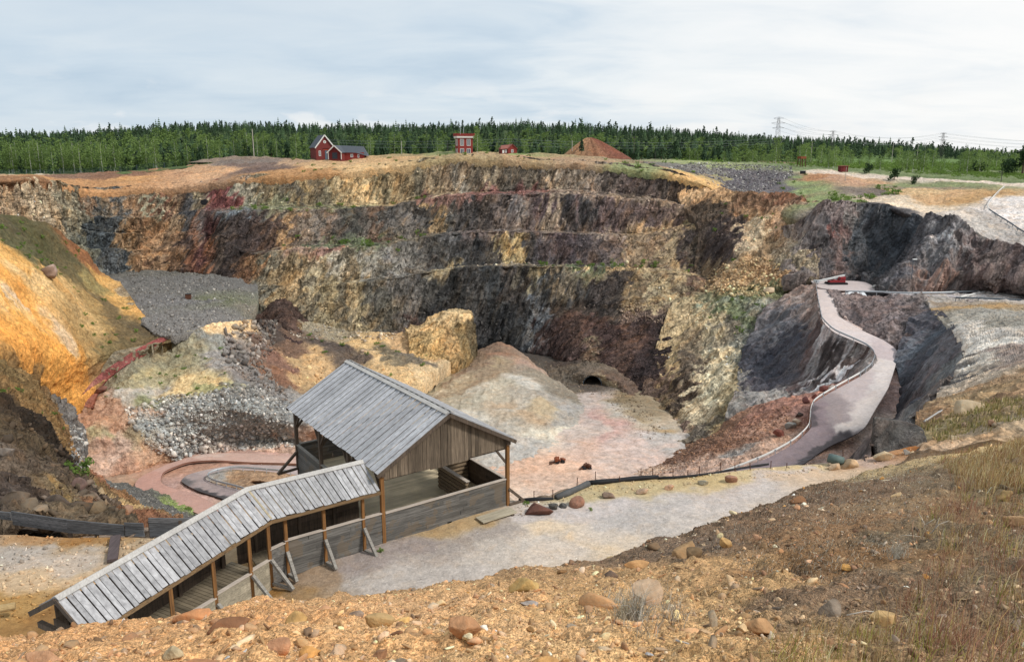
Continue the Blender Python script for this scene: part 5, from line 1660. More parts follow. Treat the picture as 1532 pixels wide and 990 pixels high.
for k, (s0, s1, mm) in enumerate(segs[1:]):
    zz = bz((s0 + s1) / 2) - .12
    w_ = plank_wall(tuple(bw_pt(s0)), tuple(bw_pt(s1)), -.35 + zz, 1.12 + zz, 5, seed=20 + k, splits=1).build('side_wall', mm, walk)
    cap(tuple(bw_pt(s0)), tuple(bw_pt(s1)), 1.14 + zz).build('rail_cap', M_RAIL, w_)
fa, fb = bp(.3, 1.22, 0), bp(LB - .6, 1.22, 0)
wf = plank_wall(tuple(fa[:2]), tuple(fb[:2]), -.8, 2.0, 12, seed=30).build('side_wall', M_DARK, walk)
for s in (.5, 2.6, 4.7, 6.8):
    p = bp(s, 1.12, 0); upost(p[0], p[1], -.7, 2.5 + bz(s), M_DARK)
pw = bp(LB - .5, -.9, 0); pw2 = bp(LB - .5, 1.15, 0)
m = plank_wall(tuple(pw[:2]), tuple(pw2[:2]), -1.0, 1.6, 11, seed=31).build('end_wall', M_DARK, walk)
m = MB(); a = bp(LB - .15, -1.0, 2.1 - DROP); b = bp(LB - .15, 1.35, 2.1 - DROP); m.bar(a, b, .16, .2)
m.build('tie_beam', M_DARK, walk)
# floors
m = MB(); r = random.Random(3)
for k in range(30):
    u0 = -.05 - k * .17; m.box(u0 - .164, u0, -.02, 2.3, .0, .05 + r.uniform(0, .006))
for k in range(44):
    s = .1 + k * .165; a = bp(s, -1.08, .02 + bz(s)); b = bp(s, 1.18, .02 + bz(s)); m.bar(a, b, .158, .05)
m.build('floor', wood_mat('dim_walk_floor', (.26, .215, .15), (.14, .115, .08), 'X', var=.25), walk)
for (top, foot, z) in (((-.95, -.14), (-.8, -.9), 1.0), ((-2.68, -.14), (-2.58, -.84), 1.0), ((-4.28, -.14), (-4.22, -.82), .95)):
    stay(walk, foot, top, z, M_BRACE, -.06)
for s, z in ((.48, .95), (1.47, .85), (3.17, .7)):
    p = bw_pt(s) - np.array([-.446, .895]) * .09; q = p - np.array([-.446, .895]) * .95 + np.array([.05, 0]); stay(walk, tuple(q), tuple(p), z + bz(s), M_BRACE, -.1 + bz(s))
# low plank barrier along the shelf edge
barrier = empty('plank_barrier', (-20, 33.6, -17.05), 0, 'long low weathered dark plank barrier along the edge of the shelf', 'barrier')
O_ = np.array([-20, 33.6, -17.05])
top = [(-70, 757, 35.5), (16, 766, 34.6), (17, 764, 34.2), (100, 777, 33.4), (185, 785, 33.1), (186, 781, 33.1), (214, 782, 33.0), (222, 774, 33.0), (300, 776, 33.2)]
m = MB(); r = random.Random(12)
for i in (0, 2, 3, 5, 7):
    a = at(*top[i]) - O_; b = at(*top[i + 1]) - O_
    ha = a[2] + .12; n = 4
    for k in range(n):
        f0, f1 = k / n, (k + 1) / n
        A = np.array([a[0], a[1], -.05 + (a[2] + .05) * (f0 + f1) / 2]); B = np.array([b[0], b[1], -.05 + (b[2] + .05) * (f0 + f1) / 2])
        m.bar(A + (0, r.uniform(-.02, .02), 0), B + (0, r.uniform(-.02, .02), 0), .06, (a[2] + .05) / n - .012)
m.build('planks', wood_mat('dark_grey_planks', (.15, .15, .155), (.05, .05, .052), 'X', var=.6), barrier)
for px, y, Y in ((20, 766, 34.15), (100, 779, 33.35), (140, 783, 33.2), (186, 786, 33.05), (222, 778, 32.95), (268, 778, 33.0)):
    p = at(px, y, Y) - O_; q = MB(); q.box(p[0] - .07, p[0] + .07, p[1] + .06, p[1] + .2, -.3, p[2] - .05); q.build('post', M_DARK, barrier)
def bar_thing(name, a, b, w, h, mat, label, cat, tube=False, r=.1):
    a = np.array(a, float); b = np.array(b, float); o = (a + b) / 2
    m = MB()
    if tube: m.tube([a - o, (a * .5 + b * .5) - o + np.array([0, 0, r * .15]), b - o], r, 10)
    else: m.bar(a - o, b - o, w, h)
    t = m.build(name, mat, None, bevel=.01); t.location = o
    return tag(t, label, cat)
bar_thing('wooden_beam', at(173, 802, -16.9), at(168, 838, -16.95), .42, .14, wood_mat('purple_brown_timber', (.10, .075, .075), (.05, .04, .04), 'Y'), 'dark wooden beam lying on the ground below the plank barrier', 'beam')
bar_thing('log', at(-30, 917, -16.75), at(23, 906, -16.75), 0, 0, wood_mat('pale_log', (.42, .30, .15), (.22, .15, .07), 'X'), 'short yellowish log lying on the ground left of the walkway', 'log', True, .15)
# ------------------------------------------------------------------ guard rails, fence, lamp, machines, pipe
M_STEEL = plain_mat('galvanised_steel', (.44, .47, .50), .45, .2, 3, .5, .3)
M_STEELD = plain_mat('dark_steel', (.10, .125, .15), .5, .3, 3, .4, .2)
M_WHITE = plain_mat('white_paint', (.75, .75, .73), .5, .1)
M_RED = plain_mat('dark_red_paint', (.26, .025, .03), .5, .3)
M_BLACK = plain_mat('black_rubber', (.018, .018, .02), .7, .4)
M_RUST = plain_mat('rusty_iron', (.21, .065, .03), .9, .6, 3)
M_RUSTD = plain_mat('dark_rust', (.10, .045, .028), .9, .6, 3)
M_GLASS = plain_mat('dark_glass', (.05, .065, .09), .15, .1, 1, .6)
def guard_rail(name, pts, label, spacing=4.0, h=.85, mat=M_STEEL, pm=None, rail_h=.40, kerb=None):
    P = [np.array(p, float) for p in pts]; o = P[len(P) // 2].copy()
    # resample
    c = np.r_[0, np.cumsum([np.linalg.norm(b - a) for a, b in zip(P[:-1], P[1:])])]; n = max(2, int(c[-1] / 1.2))
    t = np.linspace(0, c[-1], n); Q = np.stack([np.interp(t, c, [p[k] for p in P]) for k in range(3)], 1) - o
    for _ in range(2): Q[1:-1] = (Q[:-2] + Q[1:-1] * 2 + Q[2:]) / 4
    root = empty(name, o, 0, label, 'guard rail')
    m = MB()
    d = np.gradient(Q, axis=0); d[:, 2] = 0; d /= np.linalg.norm(d, axis=1, keepdims=True); s = np.stack([d[:, 1], -d[:, 0], 0 * d[:, 0]], 1)
    prof = [(0, .0), (.05, .06), (.0, .13), (.0, .18), (.05, .25), (0, rail_h)]
    vs = [Q[i] + s[i] * px_ + np.array([0, 0, h - rail_h + pz]) for i in range(n) for px_, pz in prof] + [Q[i] + s[i] * (px_ - .03) + np.array([0, 0, h - rail_h + pz]) for i in range(n) for px_, pz in prof]
    k = len(prof); fs = []; off = n * k
    for i in range(n - 1):
        for j in range(k - 1):
            fs.append((i * k + j, i * k + j + 1, (i + 1) * k + j + 1, (i + 1) * k + j)); fs.append(tuple(off + q for q in (i * k + j, (i + 1) * k + j, (i + 1) * k + j + 1, i * k + j + 1)))
        fs.append((i * k + k - 1, off + i * k + k - 1, off + (i + 1) * k + k - 1, (i + 1) * k + k - 1)); fs.append((i * k, (i + 1) * k, off + (i + 1) * k, off + i * k))
    m.add(vs, fs); m.build('rail', mat, root, smooth=True)
    step = max(1, int(spacing / 1.2))
    for i in range(0, n, step):
        q = MB(); p = Q[i] - s[i] * .1; q.box(p[0] - .06, p[0] + .06, p[1] - .06, p[1] + .06, p[2] - .3, p[2] + h - .04); q.build('post', pm or mat, root)
    return root
Zr = [z + .1 for z in ROADZ]
guard_rail('guard_rail', [at(x - 1.5, y, z) for (x, y), z in zip(ROAD_OUT[:9], Zr)], 'steel guard rail along the upper winding road from the red machine to the sharp bend', mat=M_STEEL)
guard_rail('guard_rail', [at(x - 1.5, y, z) for (x, y), z in zip(ROAD_OUT[8:], Zr[8:])], 'pale steel guard rail curving along the lower part of the winding road', mat=M_WHITE, pm=M_STEEL)
guard_rail('guard_rail', [at(x, y + 1, -35.0) for x, y in ((1265, 438), (1310, 439), (1360, 441), (1420, 440), (1475, 437), (1480, 436))], 'bluish guard rail with weeds along the level road under the lamp post')
guard_rail('guard_rail', [at(1480, 438, -34.9), at(1464, 441, -34.8), (at(1436, 447, -34.75))], 'short pale wide guard rail end on the level road', mat=M_WHITE, h=.7)
guard_rail('guard_rail', [at(x, y, -34.7) for x, y in ((1430, 449), (1470, 450), (1532, 453), (1620, 458))], 'dark guard rail on dark posts at the edge of the bare rock hillside', mat=M_STEELD, spacing=5)
gr = [(1502, 280, 272.), (1492, 291, 262.), (1481, 303, 250.), (1476, 311, 242.), (1479, 318, 235.), (1490, 327, 227.), (1510, 338, 218.), (1532, 349, 209.), (1570, 366, 198.)]
def on_ground(g):
    q = place('upper_ground', g[0], g[1]); return q + np.array([0, 0, .05])
gr = [on_ground(g) for g in gr]
guard_rail('guard_rail', gr[:5], 'white guard rail in a bend beside the wide gravel road', mat=M_WHITE, h=.85)
guard_rail('guard_rail', gr[4:], 'dark guard rail on close posts below the wide gravel road', mat=M_STEELD, spacing=3, h=.85)
guard_rail('guard_rail', [at(x, y, -61.3) for x, y in LB_I[1:]], 'grey guard rail round the inside of the hairpin road', mat=M_STEEL, spacing=3)
# fence of thin posts along the outer edge of the path
fo = at(960, 713, -16.4)
fence = empty('wire_fence', fo, 0, 'sagging wire fence on thin rusty posts along the outer edge of the path', 'fence')
tops = []
for px, yt, yb in ((799, 734, 745), (827, 732, 745), (863, 714, 729), (891, 705, 719), (927, 712, 722), (959, 700, 714), (977, 700, 713), (1007, 701, 712), (1029, 703, 712), (1046, 697, 711), (1079, 691, 706), (1100, 695, 706), (1123, 692, 705), (1153, 689, 702), (1177, 692, 701), (1262, 672, 688)):
    b = at(px, yb, -16.4); Y = b[1]; t = at(px, yt, Y); b = b - fo; t = t - fo + np.array([rnd.uniform(-.04, .04), 0, 0])
    m = MB(); m.tube([b - (0, 0, .2), t], .022, 5); m.build('post', M_RUSTD, fence); tops.append((b, t))
m = MB()
for (b0, t0), (b1, t1) in zip(tops[:-1], tops[1:]):
    for f in (.9, .5):
        a = b0 + (t0 - b0) * f; c = b1 + (t1 - b1) * f; m.tube([a, (a + c) / 2 - (0, 0, .06), c], .004, 3, False)
m.build('wire', M_STEELD, fence)
def pipe(name, pts, r, mat, label, cat):
    P = [np.array(p, float) for p in pts]; o = P[len(P) // 2].copy(); m = MB()
    c = np.r_[0, np.cumsum([np.linalg.norm(b - a) for a, b in zip(P[:-1], P[1:])])]; n = max(3, int(c[-1] / .6)); t = np.linspace(0, c[-1], n)
    Q = np.stack([np.interp(t, c, [p[k] for p in P]) for k in range(3)], 1) - o
    Q[1:-1] = (Q[:-2] + Q[1:-1] * 2 + Q[2:]) / 4
    rr = [r * (1 + .12 * math.sin(i * 2.3) + .1 * math.sin(i * .9)) for i in range(n)]
    m.tube(list(Q), rr, 9); t_ = m.build(name, mat, None, smooth=True); t_.location = o
    return tag(t_, label, cat)
pipe('timber_edging', [at(x, y, -16.38) for x, y in ((776, 748), (800, 745), (828, 746))], .08, M_BLACK, 'thin dark timber edging lying between the shelter and the fence', 'edging')
pipe('cloth_roll', [at(x, y, -16.3) for x, y in ((832, 744), (850, 737), (868, 729), (880, 723))], .15, plain_mat('grey_cloth', (.09, .09, .09), .9, .5, 4), 'thick grey rolled cloth lying along the path edge near the fence', 'edging')
pipe('cloth_roll', [at(x, y, -16.3) for x, y in ((880, 722), (920, 719), (962, 714), (985, 713))], .12, M_BLACK, 'black roll of cloth lying on the path edge behind the fence posts', 'edging')
pipe('hose', [at(x, y, -16.36) for x, y in ((985, 715), (1035, 712), (1075, 706), (1108, 700), (1150, 694))], .06, M_BLACK, 'long thin dark hose along the path edge towards the winding road', 'hose')
pipe('pipe', [at(1239, 684, -16.1), at(1250, 688, -16.15), at(1262, 690, -16.2)], .24, plain_mat('dull_green_pipe', (.10, .14, .13), .6), 'short dull green pipe lying behind two tan boulders at the path edge', 'pipe')
# lamp post
lo = at(1361, 438, -35); lamp = empty('street_lamp', lo, 0, 'slim lamp post with a pale head in front of the dark cliff', 'street lamp')
hh = at(1363, 389, lo[1])[2] - lo[2]
m = MB(); m.tube([(0, 0, -.3), (0, 0, hh)], [.13, .08], 8); m.build('pole', M_STEELD, lamp)
m = MB(); m.tube([(0, 0, hh), (.45, -.1, hh + .15)], .06, 6); m.build('arm', M_STEELD, lamp)
m = MB(); m.frame((.25, -.2, hh + .2), np.array([1., 0, 0]), np.array([0, 1., 0]), np.array([0, 0, 1.]), 1.1, .5, .22); m.build('lamp_head', M_WHITE, lamp, bevel=.05)
# red drilling machine with a white boom
o = at(1250, 425, -35); k = o[1] / 1170 * 1.03
mach = empty('drilling_rig', o, .05, 'red tracked machine with a long white boom laid over it on the road', 'machine')
for sy in (-1.0, 1.0):
    m = MB(); m.tube([(-2.6, 0, .3), (2.9, 0, .3)], .3, 10); q = MB(); 
    q.poly_prism([(-2.7, .1), (-2.4, 0), (2.7, 0), (3.0, .12), (2.8, .55), (-2.5, .55)], sy - .28, sy + .28); q.build('track', M_BLACK, mach)
m = MB(); m.box(-2.0, 2.4, -.85, .85, .55, 1.0); m.build('chassis', M_RED, mach, bevel=.05)
m = MB(); m.box(.4, 2.4, -.8, .8, 1.0, 2.1); m.box(-.9, .4, -.7, .7, 1.0, 1.25); body = m.build('body', M_RED, mach, bevel=.06)
m = MB(); m.box(.55, .9, -.83, -.805, 1.2, 1.9); m.box(1.1, 2.2, -.83, -.805, 1.3, 1.42); m.build('grille', M_BLACK, body)
m = MB(); m.box(-.2, .42, -.2, .8, 1.25, 1.95); cab = m.build('cab', M_WHITE, mach, bevel=.04)
m = MB(); m.box(-.1, .35, -.225, -.202, 1.5, 1.9); m.build('window', M_GLASS, cab)
m = MB()
for (y0, z0) in ((-.25, 0), (.25, 0), (-.25, .32), (.25, .32)): m.bar((2.2, y0 - .3, 2.35 + z0), (-5.2, y0 - .3, .78 + z0), .09, .09)
for i in range(13):
    f0 = i / 13; f1 = (i + 1) / 13; a = np.array([2.2 - 7.4 * f0, -.55, 2.35 - 1.57 * f0]); b = np.array([2.2 - 7.4 * f1, -.55, 2.67 - 1.57 * f1]); m.bar(a, b, .06, .06); m.bar(a + (0, .5, 0), b + (0, .5, 0), .06, .06)
m.bar((2.2, -.3, 2.5), (-5.2, -.3, .95), .3, .3); m.build('boom', M_WHITE, mach)
m = MB(); m.box(-5.6, -4.9, -.7, .1, .45, 1.2); m.build('boom_head', M_STEEL, mach, bevel=.05)
o = at(1220, 424.5, -35.0); bx = empty('white_box', o, .2, 'small white box standing left of the boom tip at the top of the road', 'box')
m = MB(); m.box(-.55, .55, -.4, .4, .05, .95); m.build('case', M_WHITE, bx, bevel=.05); m = MB(); m.box(-.6, .6, -.45, .45, .95, 1.05); m.build('lid', M_STEEL, bx)
# culvert mouth
o = at(886, 577, -62.2); cul = empty('culvert', o, -.1, 'round dark culvert pipe opening into the pit floor', 'culvert')
rr_ = 2.45
vs = []; fs = []; n = 40
for j, (yy, r) in enumerate(((-.1, rr_ + .18), (-.1, rr_), (9, rr_), (9, rr_ + .18))):
    for i in range(n):
        a = 2 * math.pi * i / n; vs.append((r * math.cos(a), yy, .35 + r * math.sin(a)))
for j in range(4):
    for i in range(n): fs.append((j * n + i, j * n + (i + 1) % n, ((j + 1) % 4) * n + (i + 1) % n, ((j + 1) % 4) * n + i))
m = MB(); m.add(vs, fs); m.build('pipe', M_STEELD, cul, smooth=True)
m = MB(); m.add([(rr_ * math.cos(2 * math.pi * i / n), 8.6, .35 + rr_ * math.sin(2 * math.pi * i / n)) for i in range(n)], [tuple(range(n))]); m.build('far_end', M_BLACK, cul)
# rusty wrecks on the pit floor
def wreck(px, py, s, rz, label, kind):
    o = at(px, py, -62.15); w = empty('rusty_wreck', o, rz, label, 'scrap machine')
    r = random.Random(kind)
    m = MB(); 
    for i in range(9):
        c = np.array([r.uniform(-.7, 1.1), r.uniform(-.5, .5), r.uniform(.3, 1.0)]) * s
        q = MB(); ax = Matrix.Rotation(r.uniform(0, 3), 3, 'Z') @ Matrix.Rotation(r.uniform(-.5, .5), 3, 'X'); A = np.array(ax)
        m.frame(c, A[:, 0], A[:, 1], A[:, 2], r.uniform(.5, 1.2) * s, r.uniform(.3, .8) * s, r.uniform(.3, .8) * s)
    m.build('body', M_RUST if kind == 1 else M_RUSTD, w, bevel=.06)
    m = MB()
    for i in range(5):
        a = np.array([-.4, r.uniform(-.5, .5), .5]) * s; b = np.array([-2.6 + r.uniform(0, .8), r.uniform(-.9, .3), .15]) * s * (1 if kind == 1 else .7); m.bar(a, b, .16 * s, .2 * s)
    m.build('arm', M_RUSTD, w)
    m = MB()
    for x in (-.4, .8): m.tube([(x * s, -.65 * s, .35 * s), (x * s, .65 * s, .35 * s)], .36 * s, 12)
    m.build('wheel', M_BLACK, w)
wreck(836, 692, 1.0, .25, 'orange rusty wrecked machine with long arms on the pit floor', 1)
wreck(876, 702, .95, .35, 'dark brown rusty wreck lying right of the orange wreck on the pit floor', 2)
# dark box on the gravel terrace
o = at(282, 447, -40.2); bx = empty('dark_box', o, .2, 'square dark metal box alone on the grey gravel terrace', 'box')
m = MB(); m.box(-.75, .75, -.6, .6, 0, 1.35); m.build('case', M_RUSTD, bx, bevel=.04); m = MB(); m.box(-.8, .8, -.65, .65, 1.35, 1.45); m.build('lid', M_BLACK, bx)
# leaning posts by the netted rock
o = at(1379, 660, 43.); st = MB(); h_ = at(1375, 645, 43.)[2] - o[2]; st.bar((0, 0, -.2), (-.12, 0, h_), .16, .16); t = st.build('short_post', wood_mat('stump_wood', (.22, .18, .14), (.07, .06, .05), 'Z'), None, bevel=.01); t.location = o; tag(t, 'short dark wooden post standing at the orange earth by the netted rock', 'post')
pipe('fallen_pole', [at(1383, 630, 56.), at(1403, 617, 60.), at(1421, 608, 64.)], .07, plain_mat('grey_pole', (.35, .34, .33), .7), 'thin grey pole lying on the hillside towards the big tan boulder', 'pole')
# ------------------------------------------------------------------ red buildings, masts and wires on the far rim
M_FALU = plain_mat('falu_red_boards', (.16, .034, .030), .85, .25, 2)
M_FALU2 = plain_mat('bright_red_boards', (.22, .036, .030), .85, .25, 2)
M_FALUD = plain_mat('deep_red_boards', (.11, .018, .018), .85, .25, 2)
M_SLATE = plain_mat('slate_roof', (.075, .085, .10), .7, .25, 2)
M_TRIM = plain_mat('white_trim', (.70, .68, .64), .6, .08)
M_TILE = plain_mat('brown_red_roof', (.24, .09, .07), .8, .3, 2)
def window(parent, x, z, w, h, y, face='y', name='window', mull=1):
    """window proud of a wall at y (or x when face='x')"""
    def bx(m, a0, a1, b0, b1, c0, c1):
        if face == 'y': m.box(a0, a1, c0, c1, b0, b1)
        else: m.box(c0, c1, a0, a1, b0, b1)
    f = MB(); t = .14
    bx(f, x - w / 2 - t, x - w / 2, z - h / 2 - t, z + h / 2 + t, y - .09, y + .02); bx(f, x + w / 2, x + w / 2 + t, z - h / 2 - t, z + h / 2 + t, y - .09, y + .02)
    bx(f, x - w / 2, x + w / 2, z + h / 2, z + h / 2 + t, y - .09, y + .02); bx(f, x - w / 2, x + w / 2, z - h / 2 - t, z - h / 2, y - .09, y + .02)
    for i in range(mull):
        xx = x - w / 2 + w * (i + 1) / (mull + 1); bx(f, xx - .05, xx + .05, z - h / 2, z + h / 2, y - .07, y + .02)
    fo = f.build(name, M_TRIM, parent)
    g = MB(); bx(g, x - w / 2, x + w / 2, z - h / 2, z + h / 2, y - .03, y + .01); g.build('pane', M_GLASS, fo)
def gable_house(root, W, L, eave, ridge, wall, roof, x0=0, y0=0, over=.35, trim=True, scall=False):
    """ridge along y; front gable at y0"""
    m = MB(); m.poly_prism([(x0, -3), (x0 + W, -3), (x0 + W, eave), (x0 + W / 2, ridge), (x0, eave)], y0, y0 + L); m.build('wall', wall, root)
    m = MB(); sl = (ridge - eave) / (W / 2)
    for s in (-1, 1):
        c = x0 + W / 2; a = np.array([c, 0, ridge + .1]); b = np.array([c + s * (W / 2 + over), 0, eave + .1 - over * sl])
        d = (b - a) / np.linalg.norm(b - a); n = np.array([-d[2] * s, 0, d[0] * s]); 
        m.frame((a + b) / 2 + np.array([0, y0 + L / 2, 0]), d, np.array([0, 1., 0]), np.cross(d, (0, 1., 0)), np.linalg.norm(b - a), L + 2 * over, .14)
    r = m.build('roof', roof, root)
    if trim:
        m = MB()
        for s in (-1, 1):
            c = x0 + W / 2; a = np.array([c, y0 - over - .04, ridge + .02]); b = np.array([c + s * (W / 2 + over), y0 - over - .04, eave - over * sl + .02]); m.bar(a, b, .08, .38, ext=.1)
            if scall:
                for i in range(9):
                    p = a + (b - a) * (i + .5) / 9; m.bar(p, p - (0, 0, .5), .07, .28)
        m.build('barge_board', M_TRIM, r)
    return r
# big house: corner seen, gable towards the pit
HS = 331 / 306
o = at(473.5, 238.5, 331)
big = empty('red_house', o, R(0), 'tall red gabled house with white barge boards and a grey roof', 'house')
big.rotation_euler = (0, 0, R(27)); big.scale = (HS,) * 3
gable_house(big, 6.9, 9.5, 4.7, 9.0, M_FALU, M_SLATE, 0, 0, .4, True, True)
window(big, 1.4, 2.2, .55, 1.7, 0); 
m = MB(); m.box(3.4, 4.35, -.07, .02, -.2, 3.3); d_ = m.build('door', plain_mat('grey_blue_door', (.10, .14, .17), .6), big); m = MB(); m.box(2.6, 5.0, -.25, .02, 3.95, 4.1); m.build('canopy', M_FALUD, big)
m = MB(); m.box(2.8, 4.8, -.06, .015, 3.4, 3.75); m.build('panel', plain_mat('orange_red_panel', (.36, .06, .03), .8), big)
vs = [(3.45 + .55 * math.cos(a), 6.5 + .55 * math.sin(a)) for a in np.linspace(0, 2 * math.pi, 20)[:-1]]; m = MB(); m.poly_prism(vs, -.09, .01); rw_ = m.build('round_window', M_TRIM, big)
vs = [(3.45 + .33 * math.cos(a), 6.5 + .33 * math.sin(a)) for a in np.linspace(0, 2 * math.pi, 20)[:-1]]; m = MB(); m.poly_prism(vs, -.11, -.08); m.build('pane', plain_mat('grey_green_pane', (.30, .33, .28), .4), rw_)
# low shed with open gable beside it
o2 = at(491.5, 237, 325)
shed = empty('red_shed', o2, R(-12), 'long low red shed with an open dark gable beside the tall red house', 'shed'); shed.scale = (HS,) * 3
gable_house(shed, 5.2, 13, 2.3, 4.6, M_FALU, M_SLATE, 0, 0, .4, True)
m = MB(); m.poly_prism([(.25, -.2), (4.95, -.2), (4.95, 2.2), (2.6, 4.2), (.25, 2.2)], -.05, .03); m.build('opening', M_FALUD, shed)
m = MB(); m.box(1.6, 3.6, -.12, -.06, -.2, 2.1); m.build('door', plain_mat('dark_door', (.035, .04, .05), .7), shed)
m = MB(); m.box(-.06, .14, -.12, .08, -.4, 2.2); m.box(5.06, 5.26, -.12, .08, -.4, 2.2); m.build('corner_board', M_TRIM, shed)
o3 = at(511, 236.5, 327)
ann = empty('red_annex', o3, 0, 'long red annex with a grey roof sloping down to the right of the open shed', 'shed'); ann.scale = (HS,) * 3
m = MB(); m.box(0, 8.5, 0, 5, -1, 2.0); m.build('wall', M_FALU2, ann)
m = MB(); m.add([(-.5, -.4, 2.05), (5.6, -.4, 1.9), (9.8, -.4, .75), (9.6, 5.4, .75), (8.0, 2.6, 4.3), (-2.2, 2.6, 4.7), (-2, 5.4, 2.2)], [(0, 1, 4, 5), (1, 2, 4), (2, 3, 4), (3, 6, 5, 4), (0, 5, 6), (0, 6, 3, 2, 1)]); m.build('roof', M_SLATE, ann)
window(ann, 3.9, .85, .7, .9, 0); window(ann, 6.4, .7, .35, .9, 0, mull=0)
# tower house
o = at(685.5, 229, 320); tw = empty('red_tower', o, R(16), 'square red two storey tower with white cornice and tall windows', 'tower')
m = MB(); m.box(0, 6.0, 0, 5.2, -1.2, 6.6); m.build('wall', M_FALU2, tw)
m = MB(); m.box(-.55, 6.55, -.55, 5.75, 6.0, 6.55); m.box(-.4, 6.4, -.4, 5.6, 5.75, 6.0); m.build('cornice', M_TRIM, tw)
m = MB(); m.box(-.7, 6.7, -.7, 5.9, 6.56, 7.15)
for i in range(8):
    for yy in (-.7, 5.9): m.box(-.7 + i * .95, -.7 + i * .95 + .45, yy - .1, yy + .12, 7.15, 7.6)
    for xx in (-.7, 6.7): m.box(xx - .1, xx + .12, -.55 + i * .82, -.55 + i * .82 + .4, 7.15, 7.6)
m.build('parapet', M_FALU2, tw)
for x in (1.6, 4.3): window(tw, x, 4.1, 1.25, 2.3, 0, mull=2); window(tw, x, .75, 1.3, 1.7, 0)
for y in (1.4, 3.6): window(tw, y, 4.1, .95, 2.3, 0, 'x', mull=1); window(tw, y, .75, .9, 1.6, 0, 'x')
m = MB(); m.tube([(1.2, 1, 7.1), (1.2, 1, 9.6)], .08, 6); m.tube([(3.0, 3, 7.1), (3.0, 3, 10.2)], .08, 6); m.build('roof_mast', M_STEEL, tw)
# small cottage
o = at(750, 230, 318); ct = empty('red_cottage', o, R(0), 'little red cottage with a reddish tiled roof and white window', 'cottage')
ct.rotation_euler = (0, 0, R(14)); ox = 2.9
gable_house(ct, 3.7, 4.6, 1.95, 3.6, M_FALU2, M_TILE, ox - .2, 0, .3, False)
window(ct, ox + 1.6, 1.0, .6, .9, 0)
m = MB(); m.box(0, ox, .3, 4.4, -1, 1.75); m.build('porch_wall', M_FALU, ct)
m = MB(); m.add([(-.3, -.1, 1.7), (ox + .0, -.1, 1.95), (ox + 1.65, 2.4, 3.55), (.5, 2.4, 3.2), (-.3, 4.8, 1.7), (ox, 4.8, 1.95)], [(0, 1, 2, 3), (3, 2, 5, 4), (0, 3, 4), (1, 0, 4, 5)]); m.build('porch_roof', M_TILE, ct)
window(ct, 1.9, .95, .5, .9, .3); m = MB(); m.box(.5, 1.2, .2, .29, .2, 1.4); m.build('door', M_TRIM, ct)
# hut on the right, rusty frame
o = at(1258, 256, 322); hut = empty('red_hut', o, .1, 'tiny dark red hut beside the dirt track behind the pit', 'hut')
m = MB(); m.box(0, 3.0, 0, 2.5, -.4, 1.9); m.build('wall', M_FALUD, hut); m = MB(); m.box(-.25, 3.25, -.3, 2.8, 1.9, 2.1); m.build('roof', M_TILE, hut); m = MB(); m.box(1, 1.8, -.05, .02, -.3, 1.6); m.build('door', M_FALU, hut)
o = at(1197, 249, 345); fr = empty('rusty_headframe', o, .3, 'small rusty timber headframe standing left of the tiny red hut', 'headframe')
m = MB()
for x in (0, 2.8):
    for y in (0, 2.2): m.bar((x * 1.0, y, -.3), (1.4 + (x - 1.4) * .7, 1.1 + (y - 1.1) * .7, 4.0), .25, .25)
m.build('leg', M_RUSTD, fr); m = MB(); m.box(.0, 2.8, -.1, 2.3, 3.2, 4.2); m.build('head', M_RUST, fr)
o = at(1201, 260, 300); db = empty('dark_box', o, 0, 'small black box on the sandy rim below the rusty headframe', 'box'); m = MB(); m.box(-.9, .9, -.6, .6, -.1, .95); m.build('case', M_BLACK, db, bevel=.08); m = MB(); m.box(-.95, .95, -.65, .65, .95, 1.1); m.build('lid', M_STEELD, db)
# poles, masts and wires
M_POLE = plain_mat('pale_pole', (.42, .38, .33), .8, .2); M_POLED = plain_mat('dark_pole', (.07, .06, .06), .8, .2)
def pole(px, yb, yt, Y, label, mat=M_POLE, arm=0, r=.14):
    b = at(px, yb, Y); t = at(px, yt, Y); h = t[2] - b[2]
    root = empty('utility_pole', b, 0, label, 'pole')
    m = MB(); m.tube([(0, 0, -.5), (0, 0, h)], [r, r * .7], 7); m.build('pole', mat, root)
    if arm: m = MB(); m.bar((-arm, 0, h - .6), (arm, 0, h - .6), .14, .14); m.build('crossarm', mat, root)
    return b + np.array([0, 0, h - .6])
pole(380, 233, 193, 345, 'tall pale pole rising above the birches left of the tall red house', r=.2)
pw1 = pole(601, 229, 211, 345, 'pale pole between the annex and the tower in front of the trees')
pole(670, 229, 212, 350, 'thin grey pole just left of the red tower', M_POLED)
pole(856, 232, 210, 340, 'thin pole in front of the reddish spoil heap')
pole(948, 238, 204, 352, 'dark twin arm pole right of the reddish spoil heap', M_POLED, 1.2)
pole(1264, 276, 250, 290, 'thin grey post in front of the tiny red hut', M_POLE, 0, .1)
pole(1497, 276, 258, 300, 'short grey post at the far edge of the wide gravel road', M_POLED)
pole(1213, 240, 212, 420, 'pale thin pole at the left end of the green meadow')
pole(1334, 241, 213, 430, 'pale thin pole in the middle of the green meadow')
pole(1371, 243, 216, 430, 'pale thin pole at the right side of the green meadow')
pole(980, 240, 226, 350, 'short grey pole before the dark slag field', M_POLED, 0, .1)
